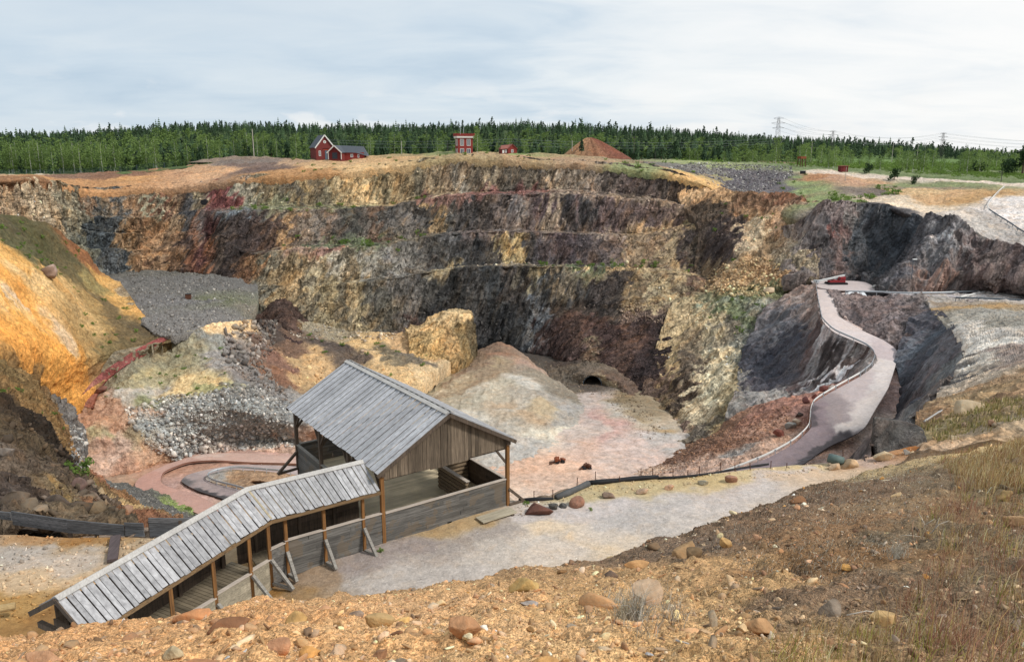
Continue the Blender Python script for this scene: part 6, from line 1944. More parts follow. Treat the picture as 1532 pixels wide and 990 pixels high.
def pylon(px, yb, yt, Y, label):
    b = at(px, yb, Y); h = at(px, yt, Y)[2] - b[2]; root = empty('power_pylon', b, 0, label, 'pylon'); m = MB(); w = h * .085
    for sx in (-1, 1):
        for sy in (-1, 1): m.bar((sx * w, sy * w, -1), (sx * w * .25, sy * w * .25, h), .11, .11)
    n = 9
    for i in range(n):
        z0 = h * i / n; z1 = h * (i + 1) / n; w0 = w * (1 - .75 * i / n); w1 = w * (1 - .75 * (i + 1) / n)
        for sy in (-1, 1): m.bar((-w0, sy * w0, z0), (w1, sy * w1, z1), .06, .06); m.bar((w0, sy * w0, z0), (-w1, sy * w1, z1), .06, .06)
    m.build('tower', M_POLED, root); m = MB(); out = []
    for z, a in ((h * .98, h * .13), (h * .86, h * .18), (h * .74, h * .15)): m.bar((-a, 0, z), (a, 0, z), .14, .14); m.bar((-a, 0, z), (0, 0, z + h * .04), .1, .1); m.bar((a, 0, z), (0, 0, z + h * .04), .1, .1); out += [b + np.array([-a, 0, z]), b + np.array([a, 0, z])]
    m.build('crossarm', M_POLED, root); return out
P1 = pylon(1161, 236, 176, 520, 'lattice power pylon above the trees, leftmost of the three')
P2 = pylon(1243, 238, 196, 560, 'lattice power pylon in the green meadow, middle one of the three')
P3 = pylon(1407, 240, 199, 600, 'lattice power pylon standing furthest right of the three')
M_WIRE = plain_mat('wire_grey', (.22, .24, .25), .6)
def wires(name, runs, r, label):
    o = np.array(runs[0][0]); m = MB()
    for a, b, sag in runs:
        a = np.array(a) - o; b = np.array(b) - o; m.tube([a + (b - a) * t - np.array([0, 0, sag * 4 * t * (1 - t)]) for t in np.linspace(0, 1, 14)], r, 4, False)
    t = m.build(name, M_WIRE, None); t.location = o; return tag(t, label, 'power line')
wires('power_line', [(a, b, 2.0) for a, b in zip(P1, P2)] + [(a, b, 4) for a, b in zip(P2, P3)] + [(b, b + np.array([160, 10, -4.]), 4) for b in P3], .045, 'sagging power lines running between the three lattice pylons')
wires('power_line', [(at(480, y0, 350), at(760, y1, 350), 1.0) for y0, y1 in ((209, 208), (213, 212), (218, 217))] + [(at(760, y0, 350), at(1161, y1, 420), 2.0) for y0, y1 in ((208, 207), (212, 211), (217, 214))], .035, 'thin wires crossing in front of the dark forest behind the red buildings')
# green mesh fence at the far left rim
pts = [(-60, 262), (20, 261.5), (60, 261), (120, 259.5), (180, 256.5), (230, 252), (262, 249)]
Ys = [326, 326, 326, 327, 329, 332, 334]; base = [at(px, py, Y) for (px, py), Y in zip(pts, Ys)]; o = base[3].copy()
mf = empty('mesh_fence', o, 0, 'long green mesh fence on posts in front of the birch wood', 'fence')
M_FEN = plain_mat('green_fence', (.035, .075, .06), .7); m = MB(); r = random.Random(1)
for a, b in zip(base[:-1], base[1:]):
    a = a - o; b = b - o; L = np.linalg.norm(b - a); n = int(L / .42)
    for i in range(n): p = a + (b - a) * i / n; m.box(p[0] - .02, p[0] + .02, p[1] - .02, p[1] + .02, p[2] - .2, p[2] + 1.9)
    for z in (.1, .7, 1.3, 1.9): m.bar(a + (0, 0, z), b + (0, 0, z), .045, .045)
m.build('mesh', M_FEN, mf)
for a, b in zip(base[:-1], base[1:]):
    n = max(2, int(np.linalg.norm(b - a) / 9))
    for i in range(n):
        p = a + (b - a) * i / n - o; q = MB(); q.box(p[0] - .06, p[0] + .06, p[1] - .06, p[1] + .06, p[2] - .3, p[2] + 2.05); q.build('post', M_STEELD, mf)
# picket fence by the track on the right
pts = [at(1345, 273, 296), at(1375, 276, 290)]; o = pts[0].copy(); pf = empty('picket_fence', o, 0, 'pale wire fence beside the dark round shrubs behind the sandy slope', 'fence'); m = MB(); d = pts[1] - pts[0]
for i in range(20): p = d * i / 19; m.box(p[0] - .04, p[0] + .04, p[1] - .04, p[1] + .04, p[2] - .3, p[2] + 1.3)
m.build('pickets', M_POLE, pf); m = MB(); m.bar((0, 0, 1.0), d + (0, 0, 1.0), .05, .08); m.build('rail', M_POLE, pf)
# ------------------------------------------------------------------ rocks: single boulders, stones and masses of rubble
def ico(sub):
    bm = bmesh.new(); bmesh.ops.create_icosphere(bm, subdivisions=sub, radius=1)
    V = np.array([v.co[:] for v in bm.verts]); F = np.array([[v.index for v in f.verts] for f in bm.faces]); bm.free(); return V, F
ICO = {s: ico(s) for s in (1, 2, 3, 4)}
def rock_shape(seed, sub, planes=9, flat=.72, rough=.06, rounded=.25):
    r = np.random.default_rng(seed); V, F = ICO[sub]; V = V.copy()
    for _ in range(planes):
        n = r.normal(size=3); n /= np.linalg.norm(n); d = r.uniform(.36, .74)
        k = np.maximum(V @ n - d, 0); V = V - k[:, None] * n * (1 - rounded * .45)
    s = np.array([r.uniform(.85, 1.25), r.uniform(.7, 1.05), flat * r.uniform(.75, 1.15)]); V = V * s
    if sub > 1: V += V / (np.linalg.norm(V, axis=1, keepdims=True) + 1e-6) * (fbm(V * 2.1 + seed, 3, seed % 50) * rough)[:, None]
    V /= np.abs(V[:, :2]).max()
    return V.astype(np.float32), F
LOWROCK = [rock_shape(300 + i, 1, 5, .8) for i in range(10)]
MIDROCK = [rock_shape(400 + i, 2, 14, .68, .04, .0) for i in range(14)]
def in_poly(px, py, poly):
    c = np.zeros(len(px), bool); n = len(poly)
    for i in range(n):
        (x0, y0), (x1, y1) = poly[i], poly[(i + 1) % n]
        k = ((y0 > py) != (y1 > py)); xi = (x1 - x0) * (py - y0) / (y1 - y0 + 1e-9) + x0
        c ^= k & (px < xi)
    return c
def scatter(name, poly, n, rng, up=None, power=0.0):
    p = PATCH[name]; V = p['V']; A = V[:-1, :-1]; B = V[1:, :-1]; C = V[:-1, 1:]
    cen = (B + C) / 2; cr = np.cross(B - A, C - A); area = np.linalg.norm(cr, axis=2); nn = cr / (area[..., None] + 1e-9)
    nn *= np.sign((nn * -cen).sum(2))[..., None]
    px, py = project(cen); w = area * np.maximum(cen[..., 1], 1) ** power
    ok = in_poly(px.ravel(), py.ravel(), poly).reshape(px.shape)
    if up is not None: ok &= nn[..., 2] > up
    w = np.where(ok, w, 0).ravel()
    if w.sum() <= 0: return np.zeros((0, 3)), np.zeros((0, 3)), np.zeros((0, 3))
    k = rng.choice(len(w), n, p=w / w.sum())
    a = rng.random((n, 1)); b = rng.random((n, 1))
    P = A.reshape(-1, 3)[k] + (C - A).reshape(-1, 3)[k] * a + (B - A).reshape(-1, 3)[k] * b
    nu = V.shape[1]; ci = (k // (nu - 1)) * nu + k % (nu - 1)
    return P, nn.reshape(-1, 3)[k], p['col'][ci]
def rand_rot(n, rng):
    q = rng.normal(size=(n, 4)); q /= np.linalg.norm(q, axis=1, keepdims=True); w, x, y, z = q.T
    return np.stack([1 - 2 * (y * y + z * z), 2 * (x * y - z * w), 2 * (x * z + y * w), 2 * (x * y + z * w), 1 - 2 * (x * x + z * z), 2 * (y * z - x * w), 2 * (x * z - y * w), 2 * (y * z + x * w), 1 - 2 * (x * x + y * y)], 1).reshape(-1, 3, 3)
def rubble_np(P, NN, C, size, shapes, rng, tilt=.5, sink=.25):
    """many rocks as arrays of vertices, faces and colours"""
    Vs, Fs, Cs = [], [], []; off = 0; n = len(P); pick = rng.integers(0, len(shapes), n)
    for s in range(len(shapes)):
        k = np.where(pick == s)[0]
        if not len(k): continue
        V, F = shapes[s]; m = len(k)
        yaw = rng.uniform(0, 6.28, m); c, q = np.cos(yaw), np.sin(yaw)
        Z = np.zeros(m); Rz = np.stack([c, -q, Z, q, c, Z, Z, Z, Z + 1], 1).reshape(-1, 3, 3)
        T = rand_rot(m, rng); M = Rz * (1 - tilt) + T * tilt if tilt < 1 else T
        U = np.einsum('mij,vj->mvi', M, V) * size[k][:, None, None] * .5
        U += (P[k] + NN[k] * (size[k] * (.18 - sink * .5))[:, None])[:, None]
        Vs.append(U.reshape(-1, 3)); Fs.append((F[None] + (np.arange(m) * len(V))[:, None, None] + off).reshape(-1, 3)); off += m * len(V)
        Cs.append(np.repeat(C[k], len(V), 0))
    return np.vstack(Vs), np.vstack(Fs), np.vstack(Cs)
def stone_mat(name, unit, obj=False, var=.5):
    m, nt, b = new_mat(name, .9, .2); L = nt.links.new
    col = N(nt, 'ShaderNodeVertexColor', layer_name='Col').outputs[0]
    src = N(nt, 'ShaderNodeTexCoord').outputs['Object'] if obj else N(nt, 'ShaderNodeNewGeometry').outputs['Position']
    v = mapped(nt, (1 / unit,) * 3, src=src); n1 = noise(nt, v, 1.3, 6, .65, .5); n2 = noise(nt, v, 5, 4, .6)
    k = mathn(nt, 'ADD', mathn(nt, 'MULTIPLY', mathn(nt, 'ADD', mathn(nt, 'MULTIPLY', n1, .6), mathn(nt, 'MULTIPLY', n2, .5)), 2 * var), 1 - var * 1.1)
    c = mixc(nt, col, k, 1.0, 'MULTIPLY')
    r = ramp(nt, [(.5, 0), (.68, 1)]); L(noise(nt, v, 1.9, 5, .7, 1.0), r.inputs[0])
    c = mixc(nt, c, mixc(nt, c, (1.25, .9, .6), 1.0, 'MULTIPLY'), mathn(nt, 'MULTIPLY', r.outputs[0], .5)); L(c, b.inputs['Base Color'])
    bp = N(nt, 'ShaderNodeBump', i_Strength=.55, i_Distance=unit * .12); L(mathn(nt, 'ADD', n1, n2), bp.inputs['Height']); L(bp.outputs[0], b.inputs['Normal'])
    return m
M_RUB = stone_mat('rubble_stone', 1.2); M_RUBN = stone_mat('near_rubble_stone', .09); M_STONE = stone_mat('boulder_stone', .35, True)
def pal(*h): return np.array([lin(x) for x in h])
GREYS = pal('9b9d98', '86898a', '6c6e6f', 'b4b0a8', '7c7a76', 'a09a90', 'c4c0b8')
def mass(name, label, cat, runs, mat=M_RUB, shapes=LOWROCK, seed=1, bright=1.15):
    rng = np.random.default_rng(seed); Vs, Fs, Cs = [], [], []; off = 0
    for (pn, poly, n, s0, s1, pl, pm, up) in runs:
        P, NN, C = scatter(pn, poly, n, rng, up)
        if not len(P): continue
        size = s0 * (s1 / s0) ** (rng.random(len(P)) ** 2.2)
        if pl is not None:
            q = pl[rng.integers(0, len(pl), len(P))]; lum = q @ np.array([.25, .65, .1]); q = lum[:, None] + (q - lum[:, None]) * .8
            C = C * (1 - pm) + q * pm
        C = np.clip(C * np.exp(rng.normal(0, .28, (len(P), 1))) * bright, .01, .75)
        V, F, K = rubble_np(P, NN, C, size, shapes, rng); Vs.append(V); Fs.append(F + off); Cs.append(K); off += len(V)
    o = mesh_np(name, np.vstack(Vs), np.vstack(Fs), mat, col=np.vstack(Cs)); tag(o, label, cat, kind='stuff'); return o
mass('grey_rubble', 'loose grey rubble covering the slope behind the hairpin road', 'rubble', [
 ('spoil_slope', [(185, 612), (250, 592), (300, 588), (345, 580), (390, 584), (432, 606), (440, 668), (330, 678), (290, 672), (240, 682), (205, 650)], 6500, .25, 1.5, GREYS, .75, None),
 ('spoil_slope', [(235, 648), (300, 650), (400, 640), (405, 665), (300, 680), (255, 690)], 1500, .5, 2.0, GREYS, .8, None),
 ('spoil_slope', [(330, 572), (390, 580), (420, 600), (330, 596)], 700, .5, 2.0, pal('5c5a58', '77746f', '8d8a84'), .8, None)], seed=2)
mass('boulder_chute', 'chute of tumbled dark grey boulders falling from the terrace edge', 'rubble', [
 ('spoil_slope', [(330, 500), (365, 480), (415, 480), (410, 515), (395, 545), (425, 585), (440, 605), (400, 610), (365, 570), (335, 535)], 1500, .5, 2.8, pal('5f5a56', '77716a', '4c4744', '8c867e', '6c5a4c'), .8, None),
 ('spoil_slope', [(415, 480), (560, 492), (610, 505), (560, 512), (440, 505)], 500, .4, 1.8, pal('8c867c', 'b0a898', '6c625a'), .7, None),
 ('spoil_slope', [(400, 520), (470, 520), (640, 520), (660, 560), (560, 590), (440, 590)], 700, .3, 1.6, None, 0, None)], seed=3)
mass('slag_field', 'field of dark purple grey slag blocks on the far rim', 'slag', [
 ('upper_ground', [(1000, 252), (1040, 243), (1100, 246), (1184, 249), (1186, 262), (1150, 284), (1110, 292), (1085, 286), (1030, 262)], 5200, .45, 1.5, pal('6c686c', '58545a', '84827f', '48444a', '9a9894'), .85, None)], seed=4)
mass('yellow_rubble', 'tumbled yellow rubble on the slope beside the dark cliff', 'rubble', [
 ('rubble_slope', [(1066, 402), (1130, 380), (1185, 405), (1195, 430), (1120, 446), (1048, 436)], 2600, .4, 1.9, pal('c09a62', 'a8875a', 'd0b080', '93744c'), .6, None),
 ('rubble_slope', [(1020, 300), (1200, 300), (1220, 420), (1150, 470), (1080, 560), (1000, 640), (980, 560), (1040, 440)], 2600, .25, 1.3, None, 0, .2),
 ('pit_wall', [(925, 455), (1025, 450), (1025, 485), (925, 480)], 700, .4, 1.4, pal('a08a70', '7a6450', '8c7868'), .6, None)], seed=5)
mass('brown_rubble', 'brown stony scree below the lower guard rail', 'scree', [
 ('red_slope', [(950, 705), (1000, 672), (1060, 648), (1130, 622), (1190, 602), (1175, 640), (1100, 668), (1040, 698), (980, 712)], 6500, .18, .8, pal('8a6040', '70503a', '9c7450', '5c4436'), .6, None),
 ('red_slope', [(1060, 690), (1190, 620), (1290, 570), (1200, 660), (1090, 705)], 1200, .12, .5, None, 0, None)], seed=6)
mass('ledge_rubble', 'fallen rock lying along the ledges of the pit wall', 'rubble', [
 ('pit_wall', [(0, 265), (1110, 250), (1110, 620), (760, 530), (440, 500), (0, 430)], 6500, .3, 1.5, None, 0, .45)], seed=7, bright=1.2)
mass('terrace_gravel', 'loose stones strewn over the grey gravel terrace', 'gravel', [
 ('gravel_terrace', [(190, 408), (300, 403), (380, 440), (370, 495), (250, 505), (205, 470)], 6000, .25, 1.3, pal('6c6a68', '5c5a58', '807c76', '74706c'), .5, None),
 ('road_bank', [(140, 715), (260, 750), (330, 790), (250, 790), (150, 750)], 2200, .2, .8, pal('5a5856', '74716c', '8a867e'), .7, None)], seed=8)
mass('mound_stones', 'scattered stones along the flanks of the pale mound and the tunnel approach', 'stones', [
 ('spoil_mound', [(690, 535), (745, 512), (800, 545), (870, 600), (840, 600), (780, 545), (740, 535), (640, 595), (610, 580)], 900, .15, .6, None, 0, None),
 ('pit_floor', [(790, 530), (870, 560), (960, 600), (1000, 650), (960, 660), (900, 590), (850, 590)], 1500, .2, .9, pal('6a5a4c', '50443c', '8a7458'), .6, None),
 ('tunnel_bank', [(812, 535), (960, 550), (960, 600), (812, 585)], 900, .2, .8, None, 0, None)], seed=12)
mass('dark_rubble', 'broken dark rock piled behind the plank barrier', 'rubble', [
 ('dark_slope', [(-60, 680), (60, 690), (130, 720), (190, 765), (100, 780), (-60, 780)], 700, .35, 2.0, pal('4e4238', '6a5a4c', '3c322a', '7c6c58'), .6, None),
 ('dark_slope', [(-40, 600), (60, 620), (110, 680), (140, 720), (60, 700), (-40, 690)], 800, .3, 1.6, pal('4a3c30', '382e26', '64523e'), .6, None),
 ('dark_slope', [(104, 636), (140, 640), (150, 692), (120, 706), (103, 680)], 900, .35, 1.3, GREYS, .85, None)], seed=9, bright=1.05)
mass('hillside_stones', 'small stones scattered over the hillside beyond the path', 'stones', [
 ('rock_spur', [(1390, 450), (1600, 440), (1600, 620), (1300, 700), (1370, 630), (1440, 540)], 5200, .07, .5, None, 0, None),
 ('gravel_path', [(770, 752), (880, 722), (1080, 706), (1280, 688), (1400, 662), (1540, 630), (1540, 650), (1400, 680), (1270, 700), (1080, 722), (880, 742), (775, 775)], 2600, .03, .22, pal('b59a70', 'a88c70', '8c8078', 'c8b898'), .5, None),
 ('gravel_path', [(-20, 800), (250, 800), (260, 860), (100, 900), (60, 930), (-20, 930)], 2200, .03, .3, None, 0, None),
 ('gravel_path', [(380, 840), (560, 800), (900, 760), (1200, 700), (1280, 700), (1000, 810), (800, 860), (380, 900)], 4200, .015, .06, pal('8c8680', 'b8b0a8', '6c6864', 'c8beb0'), .6, None)], seed=10)
NEARP = [(-40, 1060), (-40, 950), (130, 932), (300, 900), (530, 876), (780, 842), (1020, 796), (1200, 728), (1290, 692), (1400, 664), (1600, 625), (1600, 1060)]
STONES = pal('c89c54', 'a88048', 'd8b47c', '8a6844', 'b89468', 'e0d0b0', '7c6a5c', 'a06a44', 'c0a070', '8c8078', 'c88440', '9c6a50', '6e5a48', 'a89c8c', 'b07858')
def near_mass():
    rng = np.random.default_rng(21); Vs, Fs, Cs = [], [], []; off = 0
    for n, s0, s1, shp, pw in ((52000, .012, .06, LOWROCK, -1.5), (12000, .03, .12, MIDROCK, -1.2), (6500, .06, .20, MIDROCK, -.9), (420, .16, .42, MIDROCK, -.4)):
        P, NN, C = scatter('near_slope', NEARP, n, rng, None, pw)
        px, _ = project(P); dark = np.clip((px - 1120) / 160, 0, 1)
        sand = np.clip(.75 + 1.5 * fbm(P / 1.1, 2, 90), .22, 1) if s0 < .02 else np.ones(len(P))
        keep = (rng.random(len(P)) > dark * .2) & (rng.random(len(P)) < sand); P, NN, C = P[keep], NN[keep], C[keep]
        q = STONES[rng.integers(0, len(STONES), len(P))]; ql = q @ np.array([.25, .65, .1]); q = ql[:, None] + (q - ql[:, None]) * .7; mq = .3 if s0 < .02 else .5; C = C * (1 - mq) + q * mq
        C = np.clip(C * np.exp(rng.normal(0, .34, (len(P), 1)) + .25 * fbm(P / 1.7, 2, 91)[:, None]) * 1.0, .012, .75)
        sz = s0 * (s1 / s0) ** (rng.random(len(P)) ** 2.0)
        V, F, K = rubble_np(P, NN, C, sz, shp, rng, .6, .3); Vs.append(V); Fs.append(F + off); Cs.append(K); off += len(V)
    o = mesh_np('near_gravel', np.vstack(Vs), np.vstack(Fs), M_RUBN, col=np.vstack(Cs)); tag(o, 'loose ochre gravel and pebbles on the near slope', 'gravel', kind='stuff')
near_mass()
# single boulders
def boulder(name, patch_, px, py, wpx, hpx, colour, label, cat='boulder', seed=0, yaw=None, group=None, rounded=.25, sub=4, flatten=None, planes=9):
    h = place(patch_, px, py + hpx * .45)
    if h is None: return None
    d = h[1] * CP - h[2] * SP; w_ = wpx * d / F_PX; hh = hpx * d / F_PX
    V, F = rock_shape(seed, sub, planes + (3 if rounded < .5 else 0), 1.0, .05 if rounded > .5 else .035, rounded)
    V = V.copy(); ext = V.max(0) - V.min(0)
    if rounded < .5: V += 0
    near = patch_ in ('near_slope', 'gravel_path')
    V[:, 0] *= w_ / ext[0]; V[:, 1] *= (min(w_ * .8, hh * 1.1) if near else w_ * .8) / ext[1]; V[:, 2] *= hh * (1.12 if near else 1.3) / ext[2]
    c = lin(colour); lum = c @ np.array([.25, .65, .1]); c = (lum + (c - lum) * (.8 if patch_ == 'near_slope' else .62)) * 1.1
    if patch_ == 'near_slope': c = c * .8 + lin('b08a56') * .2
    c = np.clip(c, 0, .7)
    C = np.repeat(c[None], len(V), 0); C *= (1 + .25 * fbm(V / w_ * 3 + seed, 3, seed % 40))[:, None]
    o = mesh_np(name, V, F, M_STONE, smooth=False, col=np.clip(C, .01, .8))
    o.location = Vector([float(q) for q in h]) + Vector((0, 0, float(hh * (.32 if near else .38)))); o.rotation_euler = (rnd.uniform(-.12, .12), rnd.uniform(-.12, .12), yaw if yaw is not None else rnd.uniform(-.4, .4))
    return tag(o, label, cat, group)
BL = [
 ('gravel_path', 803, 757, 42, 21, '6e4030', 'large pyramid shaped rust brown boulder at the path edge beside the shelter step'),
 ('gravel_path', 828, 756, 15, 9, '54504a', 'small dark grey rock just right of the rust brown pyramid boulder'),
 ('gravel_path', 842, 755, 12, 8, '4c4a48', 'small blocky dark rock between the dark grey rock and the round rust boulder'),
 ('gravel_path', 864, 748, 24, 16, '96603f', 'round rust coloured boulder with a split, alone on the path edge'),
 ('gravel_path', 911, 740, 21, 10, '80654e', 'rough brown rock on the path edge below the black roll of cloth'),
 ('gravel_path', 962, 734, 20, 9, 'b08a62', 'flat tan slab on the path right of the rough brown rock'),
 ('gravel_path', 1001, 725, 16, 9, 'c08a58', 'orange tan rock at the path edge below the long dark hose'),
 ('gravel_path', 1050, 719, 17, 10, '8e8468', 'grey and tan blocky rock at the path edge left of a rust rock'),
 ('gravel_path', 1091, 715, 19, 13, '9a6644', 'rust rock on the path directly below the start of the guard rail'),
 ('gravel_path', 1247, 696, 20, 12, 'b89464', 'squat tan rock left of the bigger tan boulder near the green pipe'),
 ('gravel_path', 1271, 690, 31, 19, 'b8925c', 'big tan boulder at the path edge in front of the green pipe'),
 ('gravel_path', 1323, 681, 30, 16, 'c0a06a', 'pale yellow boulder at the foot of the netted rock'),
 ('gravel_path', 1356, 677, 11, 9, '8c867c', 'small grey rock in the little group by the orange earth'),
 ('gravel_path', 1365, 679, 8, 6, 'c8a468', 'small yellow stone in the little group by the orange earth'),
 ('gravel_path', 1375, 676, 14, 8, '5e5a50', 'dark flat rock at the right of the group by the orange earth'),
 ('rock_spur', 1386, 654, 12, 9, 'a86838', 'rust cube shaped rock right behind the short dark post'),
 ('rock_spur', 1447, 606, 46, 21, 'b49868', 'huge smooth tan boulder on the hillside below the bare rock'),
 ('rock_spur', 1441, 630, 13, 9, '8c6a48', 'brown rock on the hillside below the huge smooth tan boulder'),
 ('rock_spur', 1488, 641, 13, 9, '96683e', 'round rust rock beside the narrow end of the path'),
 ('rock_spur', 1428, 660, 18, 9, 'a89068', 'flat tan rock just above the narrow path, among small stones'),
 ('red_slope', 1165, 645, 17, 11, '84402c', 'brick red rock outside the guard rail, nearest the scree'),
 ('red_slope', 1181, 636, 17, 9, '8c8880', 'grey rock outside the guard rail right of the brick red rock'),
 ('red_slope', 1190, 630, 14, 9, 'c0a07c', 'pale tan rock outside the guard rail behind the grey rock'),
 ('red_slope', 1197, 620, 12, 7, '5c4a40', 'small dark rock outside the guard rail above the pale tan rock'),
 ('red_slope', 1205, 598, 11, 9, '6e3a34', 'small dark red rock by the sharp bend of the guard rail'),
 ('red_slope', 1218, 590, 9, 7, '8a4a3c', 'little red rock above the small dark red one at the bend'),
 ('red_slope', 1232, 580, 15, 8, '7a3c32', 'flat dark red rock under the lower end of the pale water chutes'),
 ('red_slope', 1243, 573, 12, 8, '9a8c80', 'grey rock outside the guard rail at the foot of the second pale streak'),
 ('upper_road', 1331, 421, 10, 5, 'a09c94', 'pale grey boulder left of the pair at the foot of the dark cliff'),
 ('upper_road', 1308, 421, 10, 4, '8c8a86', 'flatter grey boulder of the pair at the foot of the dark cliff'),
 ('sulphur_slope', 69, 408, 30, 17, '9a7a66', 'big flat greyish brown boulder perched on the orange slope'),
 ('spoil_slope', 153, 580, 15, 8, '7a4a38', 'rust rock beside the upper end of the pink track'),
 ('rubble_slope', 1150, 438, 16, 9, 'c8a878', 'large pale block at the bottom of the yellow rubble'),
 ('dark_slope', 10, 682, 20, 13, '77685a', 'big grey brown block on the dark rock, leftmost in the photo'),
 ('dark_slope', 38, 706, 22, 16, '5e5048', 'rounded dark boulder in the middle of the broken dark rock'),
 ('dark_slope', 95, 750, 40, 30, '5a4a3c', 'large dark rock standing just behind the plank barrier'),
 ('dark_slope', 25, 752, 44, 30, '64513c', 'broad brown rock behind the left end of the plank barrier'),
 ('dark_slope', 113, 725, 26, 20, '6e5248', 'tilted reddish brown rock under the green bush'),
 ('dark_slope', 143, 742, 18, 20, '6a5440', 'upright brown rock right of the tilted reddish rock'),
 ('near_slope', 461, 970, 33, 23, 'd08c2c', 'bright orange rounded stone at the bottom of the near slope'),
 ('near_slope', 447, 960, 20, 12, 'd8cdb4', 'white stone touching the bright orange rounded stone'),
 ('near_slope', 82, 966, 74, 24, 'c08a62', 'long flat pinkish slab on the near slope below the walkway end'),
 ('near_slope', 295, 905, 62, 24, 'c07a44', 'orange slab on the crest in front of the walkway post'),
 ('near_slope', 349, 930, 62, 24, '6e4230', 'dark rust red rock on the crest right of the orange slab'),
 ('near_slope', 300, 974, 70, 24, 'b87a4c', 'tilted orange brown slab below the dark rust red rock'),
 ('near_slope', 331, 965, 13, 11, 'b8bcbc', 'small pale bluish grey stone next to the tilted orange slab'),
 ('near_slope', 195, 978, 16, 8, 'e0d8c4', 'small white flat stone near the bottom left corner'),
 ('near_slope', 268, 952, 34, 20, 'b0a07c', 'weathered greyish yellow stone between the two orange slabs'),
 ('near_slope', 704, 938, 18, 13, 'e0d2a8', 'cream coloured angular stone beside a white pebble'),
 ('near_slope', 727, 931, 14, 10, 'dcd6d0', 'white pebble beside the cream angular stone'),
 ('near_slope', 589, 975, 17, 12, 'dcd0b4', 'cream white stone low on the slope right of the orange stone'),
 ('near_slope', 606, 908, 22, 18, 'd8a850', 'yellow oval stone at the middle of the crest'),
 ('near_slope', 560, 915, 44, 20, 'a48450', 'olive tan split slab left of the yellow oval stone'),
 ('near_slope', 484, 892, 34, 18, 'b4825c', 'pinkish mound shaped rock on the crest at the path'),
 ('near_slope', 443, 920, 34, 26, 'b88c44', 'yellow crumbly block on the crest left of the pinkish rock'),
 ('near_slope', 527, 904, 24, 12, '8a7a70', 'grey purple flat stone on the crest right of the pinkish rock'),
 ('near_slope', 570, 962, 26, 16, '8a5c40', 'reddish brown knobby stone above the cream white one'),
 ('near_slope', 590, 934, 18, 12, '6c3e2a', 'dark rusty stone beside a black pebble in mid slope'),
 ('near_slope', 574, 937, 13, 10, '46484e', 'black pebble beside the dark rusty stone'),
 ('near_slope', 420, 950, 40, 22, 'b47c58', 'flat pinkish slab above the bright orange rounded stone'),
 ('near_slope', 690, 930, 50, 28, 'a8744c', 'broad brown slab behind the cream angular stone'),
 ('near_slope', 781, 852, 46, 26, 'b4924a', 'greenish yellow crumbly boulder on the crest at the pale path'),
 ('near_slope', 793, 878, 28, 14, '8c8a8c', 'bluish grey flat stone below the greenish yellow boulder'),
 ('near_slope', 901, 841, 20, 13, '544a4c', 'dark purple stone sitting alone on the crest'),
 ('near_slope', 969, 862, 56, 36, 'b09478', 'big pale brown boulder above the dry grey grass tuft'),
 ('near_slope', 1018, 808, 38, 30, '9a7850', 'tall angular tan boulder on the crest of the slope'),
 ('near_slope', 1036, 814, 24, 22, '5e4e3c', 'dark lichen covered round rock leaning on the tall tan boulder'),
 ('near_slope', 1085, 806, 20, 17, 'b48c4c', 'yellow tan block right of the lichen covered rock'),
 ('near_slope', 955, 832, 40, 12, 'b88850', 'row of flat orange slabs left of the tall tan boulder'),
 ('near_slope', 812, 978, 44, 22, 'c08a40', 'round orange tan stone at the bottom by the pale stick'),
 ('near_slope', 842, 981, 15, 16, 'b88848', 'smaller upright tan stone touching the round orange tan stone'),
 ('near_slope', 911, 937, 15, 11, 'd8c088', 'cream stone in the middle below the dry grass tuft'),
 ('near_slope', 931, 969, 15, 11, 'dcc48c', 'pale yellow brick shaped stone near the bottom'),
 ('near_slope', 972, 963, 13, 7, '9aa0a8', 'small bluish stone right of the pale yellow brick'),
 ('near_slope', 1152, 940, 12, 16, 'd0c4ac', 'upright cream stone near the lower middle right'),
 ('near_slope', 1248, 884, 34, 24, '6c6864', 'dark grey speckled rock with a pale cap'),
 ('near_slope', 1196, 745, 26, 18, '6a4430', 'dark rust boulder on the crest beside a white stone'),
 ('near_slope', 1203, 753, 13, 9, 'e4dcc8', 'white stone right below the dark rust boulder'),
 ('near_slope', 1325, 896, 38, 20, 'c09a5c', 'flat yellow slab in the brown soil left of the grass'),
 ('near_slope', 1513, 770, 30, 22, 'a07c54', 'square tan block among the tall grass at the right edge'),
 ('near_slope', 1500, 728, 26, 16, '8a7040', 'mossy yellow brown rock in the grass high on the slope'),
 ('near_slope', 1140, 905, 46, 22, 'a87c50', 'long tan slab at the edge of a dark hollow'),
 ('near_slope', 1098, 911, 18, 15, 'c8a878', 'pale tan stone left of the long tan slab'),
 ('near_slope', 1055, 918, 22, 15, 'b8946a', 'pinkish tan stone in the lower centre right'),
 ('near_slope', 1212, 925, 30, 18, 'a8824c', 'yellow brown clod of rock above the bottom right soil'),
 ('near_slope', 1275, 976, 50, 26, 'a07c48', 'large brown clod at the bottom before the grass'),
 ('near_slope', 1322, 715, 20, 8, 'cfc2a4', 'pale flat stone high on the dark soil by the narrow path'),
 ('near_slope', 1304, 712, 12, 8, 'd0c4a8', 'small cream rock left of the pale flat stone by the narrow path'),
 ('near_slope', 1335, 733, 24, 7, 'b49a70', 'thin tan slab on the dark soil'),
 ('near_slope', 1348, 861, 12, 6, 'e8e2d0', 'bright white chip on the dark soil near the centre of the slope'),
]
